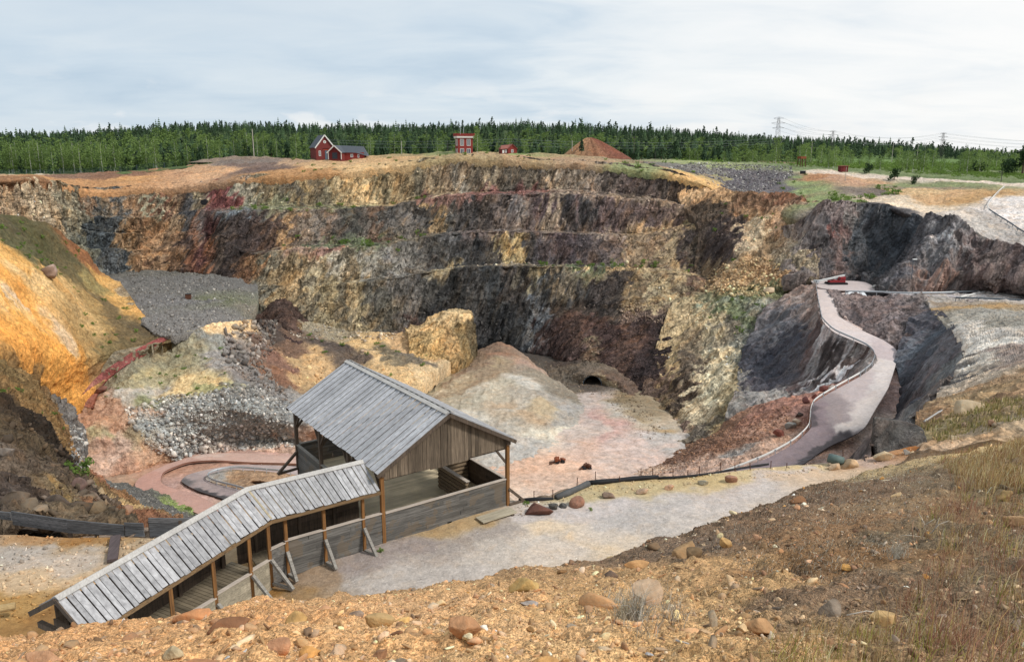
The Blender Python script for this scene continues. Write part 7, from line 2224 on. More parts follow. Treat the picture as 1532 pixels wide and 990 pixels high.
for i, (pn, px, py, w_, h_, c, lab) in enumerate(BL):
    boulder('boulder' if pn != 'near_slope' else 'stone', pn, px, py, w_, h_, c, lab, 'boulder' if pn != 'near_slope' else 'stone', seed=700 + i * 3, rounded=.7 if any(k in lab for k in ('round', 'oval', 'smooth')) else .25, planes=5 if any(k in lab for k in ('round', 'oval', 'smooth')) else 9)
boulder('netted_rock_knob', 'rock_spur', 1344, 648, 82, 52, '66605a', 'rounded dark rock knob under a wire net at the near end of the netted rock', 'rock', seed=990, rounded=.3, planes=12).data.materials[0] = MATS['net']
# loose stones of one kind on the near slope, each an object of its own
KINDS_ = [('ochre', ('c08a48', 'b07c40', 'cc9a58'), 'loose ochre stone lying on the near slope', 90), ('brown', ('84603e', '74543c', '946a44'), 'loose brown stone lying on the near slope', 70), ('grey', ('8a847c', '74706c', 'a09a90'), 'loose grey stone lying on the near slope', 50), ('pale', ('d8c8a0', 'cbb88c', 'e0d6bc'), 'loose pale cream stone lying on the near slope', 45)]
_rg = np.random.default_rng(77)
for kn, hexs, lab, n in KINDS_:
    protos = []
    for i, hx in enumerate(hexs):
        V, F = rock_shape(900 + i + len(kn) * 13, 3, 12, .7, .04, .05); c = np.clip((lin(hx) * .66 + lin('b08a56') * .30), 0, .55)
        protos.append(mesh_np('stone', V * .5, F, M_STONE, col=np.clip(c[None] * (1 + .25 * fbm(V * 3 + i, 3, i))[:, None], .01, .8)))
    P, NN, C = scatter('near_slope', NEARP, n, _rg, None, -.6)
    for i in range(n):
        o = protos[i] if i < len(protos) else protos[i % len(protos)].copy()
        if i >= len(protos): COL.objects.link(o)
        s = float(.055 * (3.0 ** (_rg.random() ** 1.5))) * (1 + float(P[i, 1]) * .02)
        o.location = Vector([float(q) for q in P[i]]) + Vector((0, 0, s * .08)); o.scale = (s, s * float(_rg.uniform(.7, 1.1)), s * float(_rg.uniform(.6, 1))); o.rotation_euler = (float(_rg.uniform(-.5, .5)), float(_rg.uniform(-.5, .5)), float(_rg.uniform(0, 6.2)))
        tag(o, lab, 'stone', 'loose %s stones on the near slope' % kn)
# spoil heap of red earth on the rim
def heap():
    o = at(886, 236, 345); n, mr = 120, 46; th = np.linspace(0, 2 * np.pi, n, endpoint=False); rr = np.linspace(0, 1, mr)
    T, Rr = np.meshgrid(th, rr); 
    w = 14.5 * np.where(np.cos(T) > 0, 1.18, 1.0); X = Rr * w * np.cos(T) - 1.5 * (1 - Rr); Y = Rr * 13 * np.sin(T)
    H = 10.2 * (1 - Rr) ** 1.0 * (1 - .12 * np.exp(-Rr * 9)) - .6
    gul = ridged(np.stack([np.cos(T) * 3.5, np.sin(T) * 3.5, 0 * T], 2).reshape(-1, 3) * 2.2, 2, 4).reshape(T.shape)
    Z = H + gul * .45 * Rr * (1.1 - Rr) * 2.2
    V = np.stack([X, Y, Z], 2).reshape(-1, 3); i = np.arange(mr - 1)[:, None] * n; j = np.arange(n)[None]; F = np.stack([i + j, i + (j + 1) % n, i + n + (j + 1) % n, i + n + j], 2).reshape(-1, 4)
    C = lin('80604a')[None] * (1 - .5) + lin('9a7a5c')[None] * .5; C = np.repeat(C, len(V), 0) * (1 + .3 * gul.reshape(-1, 1)); red = np.clip((T.ravel() - 4.2) / 1.2, 0, 1)[:, None]; C = C * (1 - red) + lin('754c3e')[None] * red
    ob = mesh_np('spoil_heap', V, F, MATS['soil'], col=np.clip(C, .02, .6)); ob.location = Vector([float(q) for q in o]); tag(ob, 'steep conical heap of reddish brown earth on the far rim', 'heap')
heap()
def low_bank():
    o = at(370, 241, 338); n, m_ = 90, 24; s = np.linspace(-1, 1, n); t = np.linspace(-1, 1, m_); S, T = np.meshgrid(s, t)
    X = S * 24; Y = T * 6; Z = np.clip((1 - np.abs(S) ** 2.2) * (1 - T ** 2), 0, 1) * (2.4 + .5 * vnoise(np.stack([S * 9, T * 2, S * 0], 2).reshape(-1, 3), 3).reshape(S.shape)) - .5
    V = np.stack([X, Y, Z], 2).reshape(-1, 3); i = np.arange(m_ - 1)[:, None] * n + np.arange(n - 1)[None]; F = np.stack([i, i + 1, i + 1 + n, i + n], 2).reshape(-1, 4)
    ob = mesh_np('gravel_bank', V, F, MATS['gravel'], col=np.repeat(lin('8a7a6c')[None], len(V), 0)); ob.location = Vector([float(q) for q in o]); tag(ob, 'low grey gravel bank in front of the birches left of the red house', 'bank')
low_bank()
# dark mouth of an old adit in the upper wall
p_ = place('pit_wall', 305, 302)
ad = MB(); r = random.Random(3)
ad.poly_prism([(1.3 * math.cos(a) * r.uniform(.8, 1.2), 1.1 * math.sin(a) * r.uniform(.8, 1.15)) for a in np.linspace(0, 2 * math.pi, 15)[:-1]], -.8, 1.0)
t = ad.build('adit_mouth', M_BLACK, None); t.location = Vector([float(q) for q in p_]); tag(t, 'small black mouth of an old adit high in the ochre wall', 'adit')
# ------------------------------------------------------------------ trees, shrubs and grass
def leaf_mat(name, rgb, rgb2, scale=1.0, trans=.25):
    m, nt, b = new_mat(name, .75, .2); L = nt.links.new
    isl = N(nt, 'ShaderNodeNewGeometry').outputs['Random Per Island']; oi = N(nt, 'ShaderNodeObjectInfo').outputs['Random']
    pos = N(nt, 'ShaderNodeNewGeometry').outputs['Position']; n = noise(nt, mapped(nt, (scale,) * 3, src=pos), 1.0, 3, .6)
    f = mathn(nt, 'ADD', mathn(nt, 'MULTIPLY', isl, .4), mathn(nt, 'ADD', mathn(nt, 'MULTIPLY', n, .5), mathn(nt, 'MULTIPLY', oi, .35)))
    r = ramp(nt, [(.25, rgb2), (.95, rgb)]); L(f, r.inputs[0]); L(r.outputs[0], b.inputs['Base Color'])
    if trans:
        tr = N(nt, 'ShaderNodeBsdfTranslucent'); L(r.outputs[0], tr.inputs['Color']); mx_ = N(nt, 'ShaderNodeMixShader', i_0=trans); L(b.outputs[0], mx_.inputs[1]); L(tr.outputs[0], mx_.inputs[2]); L(mx_.outputs[0], nt.nodes['Material Output'].inputs['Surface'])
    return m
M_CONIF = leaf_mat('conifer_needles', (.075, .128, .055), (.018, .042, .026), .05, .2)
M_CONIF2 = leaf_mat('pine_needles', (.095, .148, .066), (.024, .048, .030), .05, .25)
M_BIRCH = leaf_mat('birch_leaves', (.24, .33, .095), (.085, .14, .042), .3, .35)
M_BUSH = leaf_mat('bush_leaves', (.24, .35, .08), (.08, .14, .03), .5, .4)
M_DBUSH = leaf_mat('dark_bush_leaves', (.045, .085, .03), (.012, .028, .012), .5)
M_TRUNKD = plain_mat('conifer_bark', (.10, .065, .045), .9, .4); M_TRUNKB = plain_mat('birch_bark', (.52, .50, .46), .8, .45, 2)
def conifer_np(r, h=1.0, tiers=8, br=9, width=.24, low=.14):
    V, F = [], []
    for t in range(tiers):
        f = t / (tiers - 1); z = low + (1 - low) * f ** .9; rad = width * (1 - f ** 1.3) * r.uniform(.8, 1.15) + .02
        a0 = r.uniform(0, 6.28); drop = (.11 + .03 * r.random()) * (1 - f * .4); n = len(V); V.append((0, 0, z + drop * .75 if t < tiers - 1 else 1.0))
        for k in range(br):
            a = a0 + 6.283 * k / br; q = rad * r.uniform(.6, 1.1); V.append((q * math.cos(a), q * math.sin(a), z - drop * r.uniform(.5, 1.1)))
            a2 = a + 3.14 / br; q2 = rad * r.uniform(.5, .75); V.append((q2 * math.cos(a2), q2 * math.sin(a2), z + drop * .1))
        for k in range(2 * br): F.append((n, n + 1 + k, n + 1 + (k + 1) % (2 * br)))
    return np.array(V), np.array(F)
def leafy_np(r, clumps, n, leaf, shape='quad'):
    """leaf cards spread through clumps (x,y,z,radius)"""
    c = np.array(clumps); k = r.integers(0, len(c), n); d = r.normal(size=(n, 3)); d /= np.linalg.norm(d, axis=1, keepdims=True)
    P = c[k, :3] + d * (c[k, 3] * r.random(n) ** .4)[:, None] * np.array([1, 1, .8])
    A = rand_rot(n, r); s = leaf * r.uniform(.6, 1.3, n)[:, None]
    u, v = A[:, :, 0] * s, A[:, :, 1] * s * .7
    V = np.stack([P - u, P + v, P + u, P - v], 1).reshape(-1, 3); F = (np.arange(n)[:, None] * 4 + np.arange(4)[None])
    return V, F
def tube_np(pts, rs, n=6):
    m = MB(); m.tube(pts, rs, n); return m
TREES = {}
rg = np.random.default_rng(5); pr = random.Random(9)
def tree_proto(kind, i):
    if kind == 'conifer':
        V, F = conifer_np(pr, 1, 10, 10, pr.uniform(.19, .25), pr.uniform(.1, .25)); c = (V, F, M_CONIF); tr = ([(0, 0, -.03), (0, 0, .5), (0, 0, .97)], [.014, .010, .002], M_TRUNKD)
    elif kind == 'pine':
        cl = [(pr.uniform(-.09, .09), pr.uniform(-.09, .09), pr.uniform(.42, .95), pr.uniform(.06, .12)) for _ in range(12)]; cl.append((0, 0, .93, .07)); V, F = leafy_np(rg, cl, 420, .035); c = (V, F, M_CONIF); tr = ([(0, 0, -.03), (.01, 0, .5), (0, 0, .9)], [.016, .012, .004], M_TRUNKD)
    elif kind == 'birch':
        cl = [(pr.gauss(0, .085), pr.gauss(0, .085), z, .05 + .10 * math.sin(math.pi * min(1, (z - .12) / .95))) for z in np.linspace(.14, .96, 16)]; V, F = leafy_np(rg, cl, 560, .022); c = (V, F, M_BIRCH); tr = ([(0, 0, -.03), (.01, .005, .45), (0, 0, .95)], [.008, .006, .002], M_TRUNKB)
    elif kind == 'bush':
        cl = [(pr.gauss(0, .3), pr.gauss(0, .3), pr.uniform(.15, .7), pr.uniform(.18, .3)) for _ in range(9)]; V, F = leafy_np(rg, cl, 260, .075); c = (V, F, M_BUSH); tr = ([(0, 0, -.1), (.03, 0, .4)], [.03, .01], M_TRUNKD)
    else:
        cl = [(pr.gauss(0, .22), pr.gauss(0, .22), pr.uniform(.2, .75), pr.uniform(.2, .3)) for _ in range(9)]; V, F = leafy_np(rg, cl, 380, .06); c = (V, F, M_DBUSH); tr = ([(0, 0, -.1), (.03, 0, .4)], [.04, .02], M_TRUNKD)
    return c, tr
def make_tree(kind, name, loc, h, label, cat, group, parts=True, wide=1.0):
    key = (kind, pr.randrange(4))
    if key not in TREES:
        (V, F, m), (pts, rs, tm) = tree_proto(*key)
        root = empty(name, (0, 0, 0)); cr = mesh_np('crown' if kind in ('conifer', 'pine', 'birch') else 'foliage', V, F, m, root); t = tube_np(pts, rs); t.build('trunk' if kind in ('conifer', 'pine', 'birch') else 'stem', tm, root); TREES[key] = root; o = root
    else:
        o = copy_tree(TREES[key]); o.name = name
    o.location = Vector([float(q) for q in loc]); o.scale = (h * wide, h * wide, h); o.rotation_euler = (0, 0, pr.uniform(0, 6.28))
    for k in ('label', 'category', 'group'):
        if k in o: del o[k]
    return tag(o, label, cat, group)
def gz(x, y):
    h = BVH['ground'].ray_cast(Vector((x, y, 200)), Vector((0, 0, -1))); return h[0].z if h[0] is not None else hill(np.array([x]), np.array([y]))[0]
def front_y(x):
    return float(np.interp(x, [-260, -200, -120, -60, -20, 30, 60, 110, 150, 240, 400], [345, 345, 352, 362, 366, 372, 376, 384, 500, 600, 640]))
rt = random.Random(31)
GB, GC = 'birches at the front of the wood', 'conifers at the front of the wood'
LBIR, LCON = 'slender pale green birch at the front edge of the wood', 'dark green conifer at the front edge of the wood'
def px_x(px, Y): return at(px, 232, Y)[0]
front = []
for i in range(64):    # birches along the left
    px = rt.uniform(-40, 235); Y = rt.uniform(346, 385); front.append((px, Y, rt.uniform(10.5, 15.5), 'birch'))
for px in (262, 280, 297, 312, 330, 348, 360, 372, 388, 398, 415): front.append((px + rt.uniform(-3, 3), rt.uniform(352, 366), rt.uniform(10, 15), 'birch'))
for i in range(110):
    px = rt.uniform(235, 1090); Y = front_y(px_x(px, 370)) + rt.uniform(4, 42); front.append((px, Y, rt.uniform(7.5, 12.5), 'pine' if rt.random() < .35 else 'conifer'))
for i in range(26):
    px = rt.uniform(420, 900); Y = front_y(px_x(px, 370)) + rt.uniform(2, 25); front.append((px, Y, rt.uniform(9, 14), 'birch'))
for px, Y, h, k in front:
    x = px_x(px, Y)
    make_tree(k, 'birch_tree' if k == 'birch' else 'pine_tree', (x, Y, gz(x, Y) - .2), h, LBIR if k == 'birch' else LCON, 'tree', GB if k == 'birch' else GC)
LM, GM = 'young light green birch standing in the low growth on the right', 'young birches right of the slag field'
for i in range(96):
    px = rt.uniform(1020, 1560) if i < 70 else rt.uniform(1200, 1560); Y = (rt.uniform(375, 470) if i < 70 else rt.uniform(352, 378)) if px > 1150 else rt.uniform(365, 400); x = px_x(px, Y); h = rt.uniform(4.5, 11) if px > 1150 else rt.uniform(3.5, 8)
    make_tree('birch', 'birch_tree', (x, Y, gz(x, Y) - .1), h, LM, 'tree', GM, wide=1.35)
for px, y, Y, h, kd, lab in ((1300, 259, 325, 5.2, 'dark', 'dark round bush beside the track right of the tiny red hut'), (1338, 271, 300, 5.6, 'dark', 'dark bush at the left end of the pale wire fence'), (1368, 277, 292, 4.0, 'dark', 'dark bush at the right end of the pale wire fence'), (870, 229, 330, 6.5, 'conifer', 'single small dark conifer in front of the reddish spoil heap'), (947, 240, 318, 3.6, 'dark', 'small dark round bush right of the reddish spoil heap'), (714, 229, 317, 7.2, 'birch', 'small green birch at the right corner of the red tower'), (743, 229, 322, 4.2, 'birch', 'small bright birch left of the little red cottage'), (1530, 258, 340, 13, 'dark', 'large dark leafy tree at the right edge of the photo'), (1508, 262, 350, 9, 'dark', 'dark leafy tree left of the large one at the right edge'), (1460, 262, 372, 8.5, 'dark', 'rounded darker tree standing in the low growth'), (1160, 246, 372, 13, 'birch', 'tall broad birch at the corner of the forest beside the meadow'), (1240, 250, 366, 8.5, 'birch', 'tall young birch left of the dark round bush')):
    p = at(px, y, Y); make_tree(kd, 'birch_tree' if kd == 'birch' else ('pine_tree' if kd == 'conifer' else 'shrub'), p - np.array([0, 0, .2]), h, lab, 'tree' if kd in ('birch', 'conifer') else 'bush', None, wide=1.0 if kd != 'dark' else .9)
# the wood behind reads as one mass
def forest():
    r = random.Random(3); rgn = np.random.default_rng(8); protos = [conifer_np(r, 1, 7, 8, r.uniform(.18, .25), r.uniform(.08, .2)) for _ in range(8)]
    cl = [[(r.gauss(0, .1), r.gauss(0, .1), z, .07 + .09 * math.sin(math.pi * z)) for z in np.linspace(.2, .95, 12)] for _ in range(3)]
    rp = [leafy_np(rgn, [(r.gauss(0, .03), r.gauss(0, .03), z, .05 + .15 * math.sin(math.pi * min(1, (z + .12) ** .8)) * (1.08 - z * .75)) for z in np.linspace(.12, .97, 13)], 95, .058) for _ in range(5)]; Qs, Qf = [], []; qo = 0
    Vs, Fs, Ms = [], [], []; off = 0; pts = []
    for Y in np.arange(362, 960, 7.2):
        for X in np.arange(-.72 * Y - 10, .72 * Y + 10, 6.4 + (Y - 362) * .004):
            x = X + r.uniform(-4, 4); y = Y + r.uniform(-4, 4)
            f = front_y(x)
            if y < f + 14: continue
            if y > 820 and r.random() < .55: continue
            pts.append((x, y))
    V0 = PATCH['ground']['V']; pts = np.array(pts)
    H = hill(pts[:, 0], pts[:, 1])
    for (x, y), z in zip(pts, H):
        f = front_y(x); d = y - f
        h = r.uniform(5, 10) * (1.4 if r.random() < .1 else 1) * (1 + .12 * math.sin(x * .021) * math.sin(y * .017 + 1))
        V, F = protos[r.randrange(8)]; a = r.uniform(0, 6.28); c, s = math.cos(a), math.sin(a)
        U = np.stack([V[:, 0] * c - V[:, 1] * s, V[:, 0] * s + V[:, 1] * c, V[:, 2]], 1) * h * np.array([1.12, 1.12, 1]) + np.array([x, y, z - .4])
        if r.random() < .5:
            Vq, Fq = rp[r.randrange(5)]; U = np.stack([Vq[:, 0] * c - Vq[:, 1] * s, Vq[:, 0] * s + Vq[:, 1] * c, Vq[:, 2]], 1) * h * np.array([1.1, 1.1, .97]) + np.array([x, y, z - .4]); Qs.append(U); Qf.append(Fq + qo); qo += len(U); continue
        Vs.append(U); Fs.append(F + off); off += len(U)
    o = mesh_np('forest', np.vstack(Vs), np.vstack(Fs), M_CONIF); tag(o, 'dense dark conifer forest covering the ridge behind the pit', 'forest', kind='stuff')
    o = mesh_np('forest', np.vstack(Qs), np.vstack(Qf), M_CONIF2); tag(o, 'rounder pine crowns filling the forest on the ridge', 'forest', kind='stuff')
    # broadleaved trees mixed in
    Vs, Fs = [], []; off = 0; lp = [leafy_np(rgn, q, 150, .05) for q in cl]
    k = rgn.random(len(pts)) < .30
    for (x, y), z in zip(pts[k], H[k]):
        if y > 640: continue
        V, F = lp[r.randrange(3)]; h = r.uniform(6.5, 10.5); Vs.append(V * h * np.array([1.6, 1.6, 1]) + np.array([x + 3, y - 3, z - .3])); Fs.append(F + off); off += len(V)
    o = mesh_np('leafy_wood', np.vstack(Vs), np.vstack(Fs), M_BIRCH); tag(o, 'lighter green leafy trees mixed into the dark forest', 'woodland', kind='stuff')
    # low growth on the right
    Vs, Fs = [], []; off = 0; bp_ = [leafy_np(rgn, [(r.gauss(0, .4), r.gauss(0, .4), r.uniform(.15, .7), .3) for _ in range(8)], 90, .12) for _ in range(3)]
    for i in range(900):
        px = r.uniform(1010, 1600); Y = r.uniform(372, 560); x = px_x(px, Y); V, F = bp_[r.randrange(3)]; h = r.uniform(1.2, 3.4)
        if px < 1190 and Y > 420: continue
        Vs.append(V * h + np.array([x, Y, float(hill(np.array([x]), np.array([Y]))[0])])); Fs.append(F + off); off += len(V)
    for i in range(700):
        px = r.uniform(1180, 1560); Y = r.uniform(326, 385); x = px_x(px, Y); yb = float(np.interp(px, [1180, 1260, 1340, 1400, 1470, 1560], [250, 253, 259, 264, 267.5, 270])) - r.random() ** .5 * 8; p = at(px, yb, Y); V, F = bp_[r.randrange(3)]; q = hit('upper_ground', px, yb)
        if q is None: continue
        Vs.append(V * r.uniform(.5, 1.8) + q); Fs.append(F + off); off += len(V)
    o = mesh_np('undergrowth', np.vstack(Vs), np.vstack(Fs), M_BUSH); tag(o, 'low green undergrowth between the dirt track and the forest', 'undergrowth', kind='stuff')
forest()
# shrubs on ledges and slopes, each an object
def shrubs(patch_, poly, n, h0, h1, label, group, seed, up=.5, kind='bush', wide=1.0):
    r = np.random.default_rng(seed); P, NN, C = scatter(patch_, poly, max(8, int(n * .52)), r, up)
    for p in P:
        h = float(r.uniform(h0, h1)); make_tree(kind, 'shrub', p - np.array([0, 0, .1]), h, label, 'shrub', group, wide=wide)
shrubs('pit_wall', [(340, 300), (640, 296), (640, 312), (340, 322)], 46, .7, 1.9, 'small green shrub on the highest ledge of the pit wall', 'shrubs on the highest ledge', 1)
shrubs('pit_wall', [(420, 355), (640, 345), (640, 378), (420, 380)], 34, .8, 2.4, 'green shrub on the left part of the second ledge', 'shrubs on the second ledge', 2)
shrubs('pit_wall', [(780, 388), (1040, 388), (1040, 412), (780, 404)], 40, .7, 2.0, 'dark green shrub on the third ledge of the pit wall', 'shrubs on the third ledge', 3)
shrubs('rim_ground', [(420, 234), (700, 226), (830, 229), (830, 240), (640, 240), (420, 262)], 44, .6, 1.7, 'low green shrub along the far rim near the red buildings', 'shrubs on the far rim', 4)
shrubs('rim_ground', [(840, 238), (1040, 244), (1040, 268), (840, 250)], 34, .7, 1.9, 'bright green shrub on the rim between the spoil heap and the slag', 'shrubs right of the spoil heap', 5)
shrubs('upper_ground', [(1195, 300), (1345, 278), (1350, 292), (1290, 308), (1200, 308)], 50, .9, 2.4, 'bright green shrub on top of the dark cliff', 'shrubs above the dark cliff', 6, .3)
shrubs('rubble_slope', [(1060, 430), (1190, 430), (1190, 460), (1120, 520), (1060, 480)], 40, .5, 1.5, 'green shrub on the stony slope below the yellow rubble', 'shrubs on the stony slope', 7, .2)
shrubs('rubble_slope', [(1040, 290), (1190, 300), (1200, 400), (1090, 400)], 26, .5, 1.5, 'green shrub on the yellow slope beside the dark cliff', 'shrubs on the yellow slope', 8, .1)
shrubs('sulphur_slope', [(0, 328), (70, 340), (130, 385), (80, 420), (0, 360)], 52, .5, 1.5, 'green shrub on the dark upper part of the orange slope', 'shrubs above the orange slope', 9, .1)
shrubs('sulphur_slope', [(100, 420), (180, 450), (230, 495), (150, 540), (110, 470)], 34, .4, 1.2, 'green shrub on the brown slope beside the bright orange earth', 'shrubs beside the orange earth', 10, .1)
shrubs('spoil_slope', [(150, 535), (330, 520), (345, 585), (160, 600)], 48, .35, 1.1, 'small green shrub on the ochre spoil above the grey rubble', 'shrubs on the ochre spoil', 11, .1)
shrubs('spoil_slope', [(440, 500), (640, 510), (690, 540), (600, 570), (480, 560)], 40, .4, 1.5, 'green shrub on the yellow spoil slope behind the shelter roof', 'shrubs behind the shelter', 12, .1)
shrubs('upper_ground', [(1160, 272), (1205, 262), (1200, 300), (1170, 292)], 22, .6, 1.6, 'bright green shrub on the right edge of the slag field', 'shrubs at the slag field', 13, .1)
shrubs('dark_slope', [(0, 560), (60, 570), (110, 640), (90, 650), (0, 600)], 20, .3, .9, 'small green shrub on the brown slope above the dark rock', 'shrubs on the brown slope', 14, .1)
for px, py, hpx, pn, lab in ((108, 722, 34, 'dark_slope', 'feathery green bush growing on the dark rock behind the barrier'), (128, 730, 14, 'dark_slope', 'small green bush right of the feathery bush'), (568, 828, 10, 'gravel_path', 'tuft of bright green weeds at the front corner post of the shelter'), (788, 752, 9, 'gravel_path', 'bright green weed behind the rust brown pyramid boulder'), (884, 762, 7, 'gravel_path', 'little green weed growing in the middle of the gravel path'), (283, 760, 9, 'road_bank', 'yellow green bush on the gravel bank beside the pink track')):
    p = place(pn, px, py)
    if p is None: continue
    h = hpx * (p[1] * CP - p[2] * SP) / F_PX; make_tree('bush', 'shrub', p - np.array([0, 0, .03]), float(h) * 1.1, lab, 'shrub', None, wide=.8)
# grass on the near slope
def blades(pts, nrm, n_per, h0, h1, cols, rng, lean=.5, wid=.0035, spread=.08):
    P = np.repeat(pts, n_per, 0); n = len(P); P = P + np.c_[rng.normal(0, spread, (n, 2)), np.zeros(n)]
    h = rng.uniform(h0, h1, n); a = rng.uniform(0, 6.283, n); l = rng.gamma(2.0, lean / 2, n).clip(0, 1.3); D = np.stack([np.cos(a), np.sin(a), 0 * a], 1); S = np.stack([-np.sin(a + 1), np.cos(a + 1), 0 * a], 1)
    up = np.array([0, 0, 1.]); w = wid * (1 + .02 * P[:, 1:2] * 4)
    p0 = P; p1 = P + (up * (h * .55)[:, None]) + D * (h * l * .22)[:, None]; p2 = P + up * (h * (1 - l * .35))[:, None] + D * (h * l * .75)[:, None]
    V = np.stack([p0 - S * w, p0 + S * w, p1 + S * w * .8, p1 - S * w * .8, p2 + S * w * .25, p2 - S * w * .25], 1).reshape(-1, 3); b = np.arange(n)[:, None] * 6
    F = np.concatenate([b + np.array([[0, 1, 2, 3]]), b + np.array([[3, 2, 4, 5]])], 0)
    C = cols[rng.integers(0, len(cols), n)] * np.exp(rng.normal(0, .25, (n, 1))); return V, F, np.repeat(np.clip(C, .01, .7), 6, 0)
def grass_mat():
    m, nt, b = new_mat('dry_grass_blades', .8, .15); c = N(nt, 'ShaderNodeVertexColor', layer_name='Col').outputs[0]; nt.links.new(c, b.inputs['Base Color'])
    tr = N(nt, 'ShaderNodeBsdfTranslucent'); nt.links.new(c, tr.inputs['Color']); mx_ = N(nt, 'ShaderNodeMixShader', i_0=.3); nt.links.new(b.outputs[0], mx_.inputs[1]); nt.links.new(tr.outputs[0], mx_.inputs[2]); nt.links.new(mx_.outputs[0], nt.nodes['Material Output'].inputs['Surface']); return m
M_GRASS = grass_mat()
def dry_grass():
    r = np.random.default_rng(4); Vs, Fs, Cs = [], [], []; off = 0
    DRY = pal('a08a5c', 'b49c70', '8a7048', 'c2b08c', '9a7c5c'); PINK = pal('8e6652', '9c7460', 'a88468', '7c5844'); GREEN = pal('9a9450', '8e8c48', '7c7c40'); GREYD = pal('9a9284', '7c7468', 'b8b0a0')
    R1 = [(1360, 1060), (1330, 960), (1400, 860), (1370, 790), (1440, 730), (1400, 690), (1540, 650), (1620, 640), (1620, 1060)]
    R2 = [(1130, 1060), (1180, 970), (1320, 940), (1400, 1060)]; R3 = [(1040, 830), (1120, 780), (1290, 700), (1400, 670), (1420, 740), (1330, 800), (1340, 900), (1230, 900), (1120, 850)]
    for poly, nt_, per, h0, h1, cols, lean, wid, sp, pw in ((R1, 470, 13, .08, .36, DRY, .7, .0020, .09, -.9), (R1, 340, 15, .10, .40, PINK, .6, .0017, .10, -.9), (R1, 90, 11, .10, .36, GREEN, .5, .0022, .05, -.9), (R2, 26, 9, .08, .26, GREEN, .5, .0020, .05, -.9), (R2, 110, 10, .06, .24, DRY, .7, .0017, .08, -.9), (R3, 1500, 8, .03, .09, GREYD, 1.6, .0022, .12, -.5), (R3, 700, 8, .03, .10, pal('6a5440', '4c3c30', '94785c'), 1.6, .0026, .12, -.5), ([(1420, 700), (1560, 650), (1600, 720), (1450, 760)], 420, 14, .15, .55, DRY, .5, .003, .12, -.2), ([(880, 930), (930, 880), (1010, 880), (1040, 930), (960, 960)], 40, 14, .06, .22, GREYD, 1.0, .002, .06, 0)):
        P, NN, C = scatter('near_slope', poly, nt_, r, None, pw); V, F, K = blades(P, NN, per, h0, h1, cols * 1.1, r, lean, wid, sp); Vs.append(V); Fs.append(F + off); Cs.append(K); off += len(V)
    P, NN, C = scatter('rock_spur', [(1380, 640), (1480, 600), (1540, 600), (1540, 630), (1400, 665)], 260, r, None, 0); V, F, K = blades(P, NN, 10, .15, .5, pal('9a8a5c', '7c7a48', 'b0a078'), r, .5, .006, .2); Vs.append(V); Fs.append(F + off); Cs.append(K); off += len(V)
    o = mesh_np('dry_grass', np.vstack(Vs), np.vstack(Fs), M_GRASS, col=np.vstack(Cs)); tag(o, 'dry tan and reddish grass growing on the right of the near slope', 'grass', kind='stuff')
dry_grass()
def tuft(px, py, n, h, cols, label, seed):
    r = np.random.default_rng(seed); p = place('near_slope', px, py); V, F, K = blades(np.zeros((1, 3)), None, n, h * .5, h, cols, r, 1.1, .0028, .05); o = mesh_np('grass_tuft', V, F, M_GRASS, col=K); o.location = Vector([float(q) for q in p]); tag(o, label, 'grass tuft')
tuft(962, 905, 170, .42, pal('a8a294', 'c0baac', '8a8274'), 'dry grey grass tuft in front of the big pale brown boulder', 1)
tuft(925, 900, 110, .34, pal('b0a890', 'c8c0a8', '948a74'), 'thin dry tuft just left of the dry grey grass tuft', 2)
tuft(1340, 832, 120, .34, pal('b0a898', 'c4bcae'), 'pale dry tuft on the dark soil left of the tall grass', 3)
tuft(1195, 845, 70, .2, pal('4a4038', '3a322c', '6a5c4c'), 'blackened heather tuft above the dark speckled rock', 4)
def twig(px, py, segs, r0, col, label, name='stick'):
    p = place('near_slope', px, py); m = MB()
    for s in segs: m.tube([np.array(q, float) for q in s], [r0] + [r0 * .7] * (len(s) - 2) + [r0 * .35], 6)
    t = m.build(name, plain_mat(name + '_wood', lin(col), .85, .35, 20), None, smooth=True); t.location = Vector([float(q) for q in p]); tag(t, label, 'stick')
twig(770, 982, [[(-.13, .02, .02), (.0, 0, .03), (.14, -.02, .02)]], .011, 'b8aa94', 'pale weathered stick lying at the bottom left of the round orange tan stone')
twig(1390, 800, [[(0, 0, 0), (-.06, .05, .25), (-.15, .1, .42)], [(-.05, .04, .2), (.08, 0, .34)], [(0, 0, .02), (.2, .05, .22), (.34, .02, .3)], [(.1, .02, .1), (.16, 0, .36)], [(0, 0, 0), (-.3, 0, .05), (-.45, .03, .02)]], .008, 'b4aca0', 'bleached branching dead twig standing left of the tall grass', 'dead_twig')
twig(1285, 905, [[(-.18, 0, .02), (0, .02, .05), (.2, 0, .03)]], .006, 'c0b8ac', 'thin bleached stick lying right of the dark speckled rock')
twig(1025, 960, [[(-.05, .05, .03), (.02, 0, .04), (.08, -.05, .02)]], .007, 'b0aca8', 'short grey stick lying above the bottom centre right')
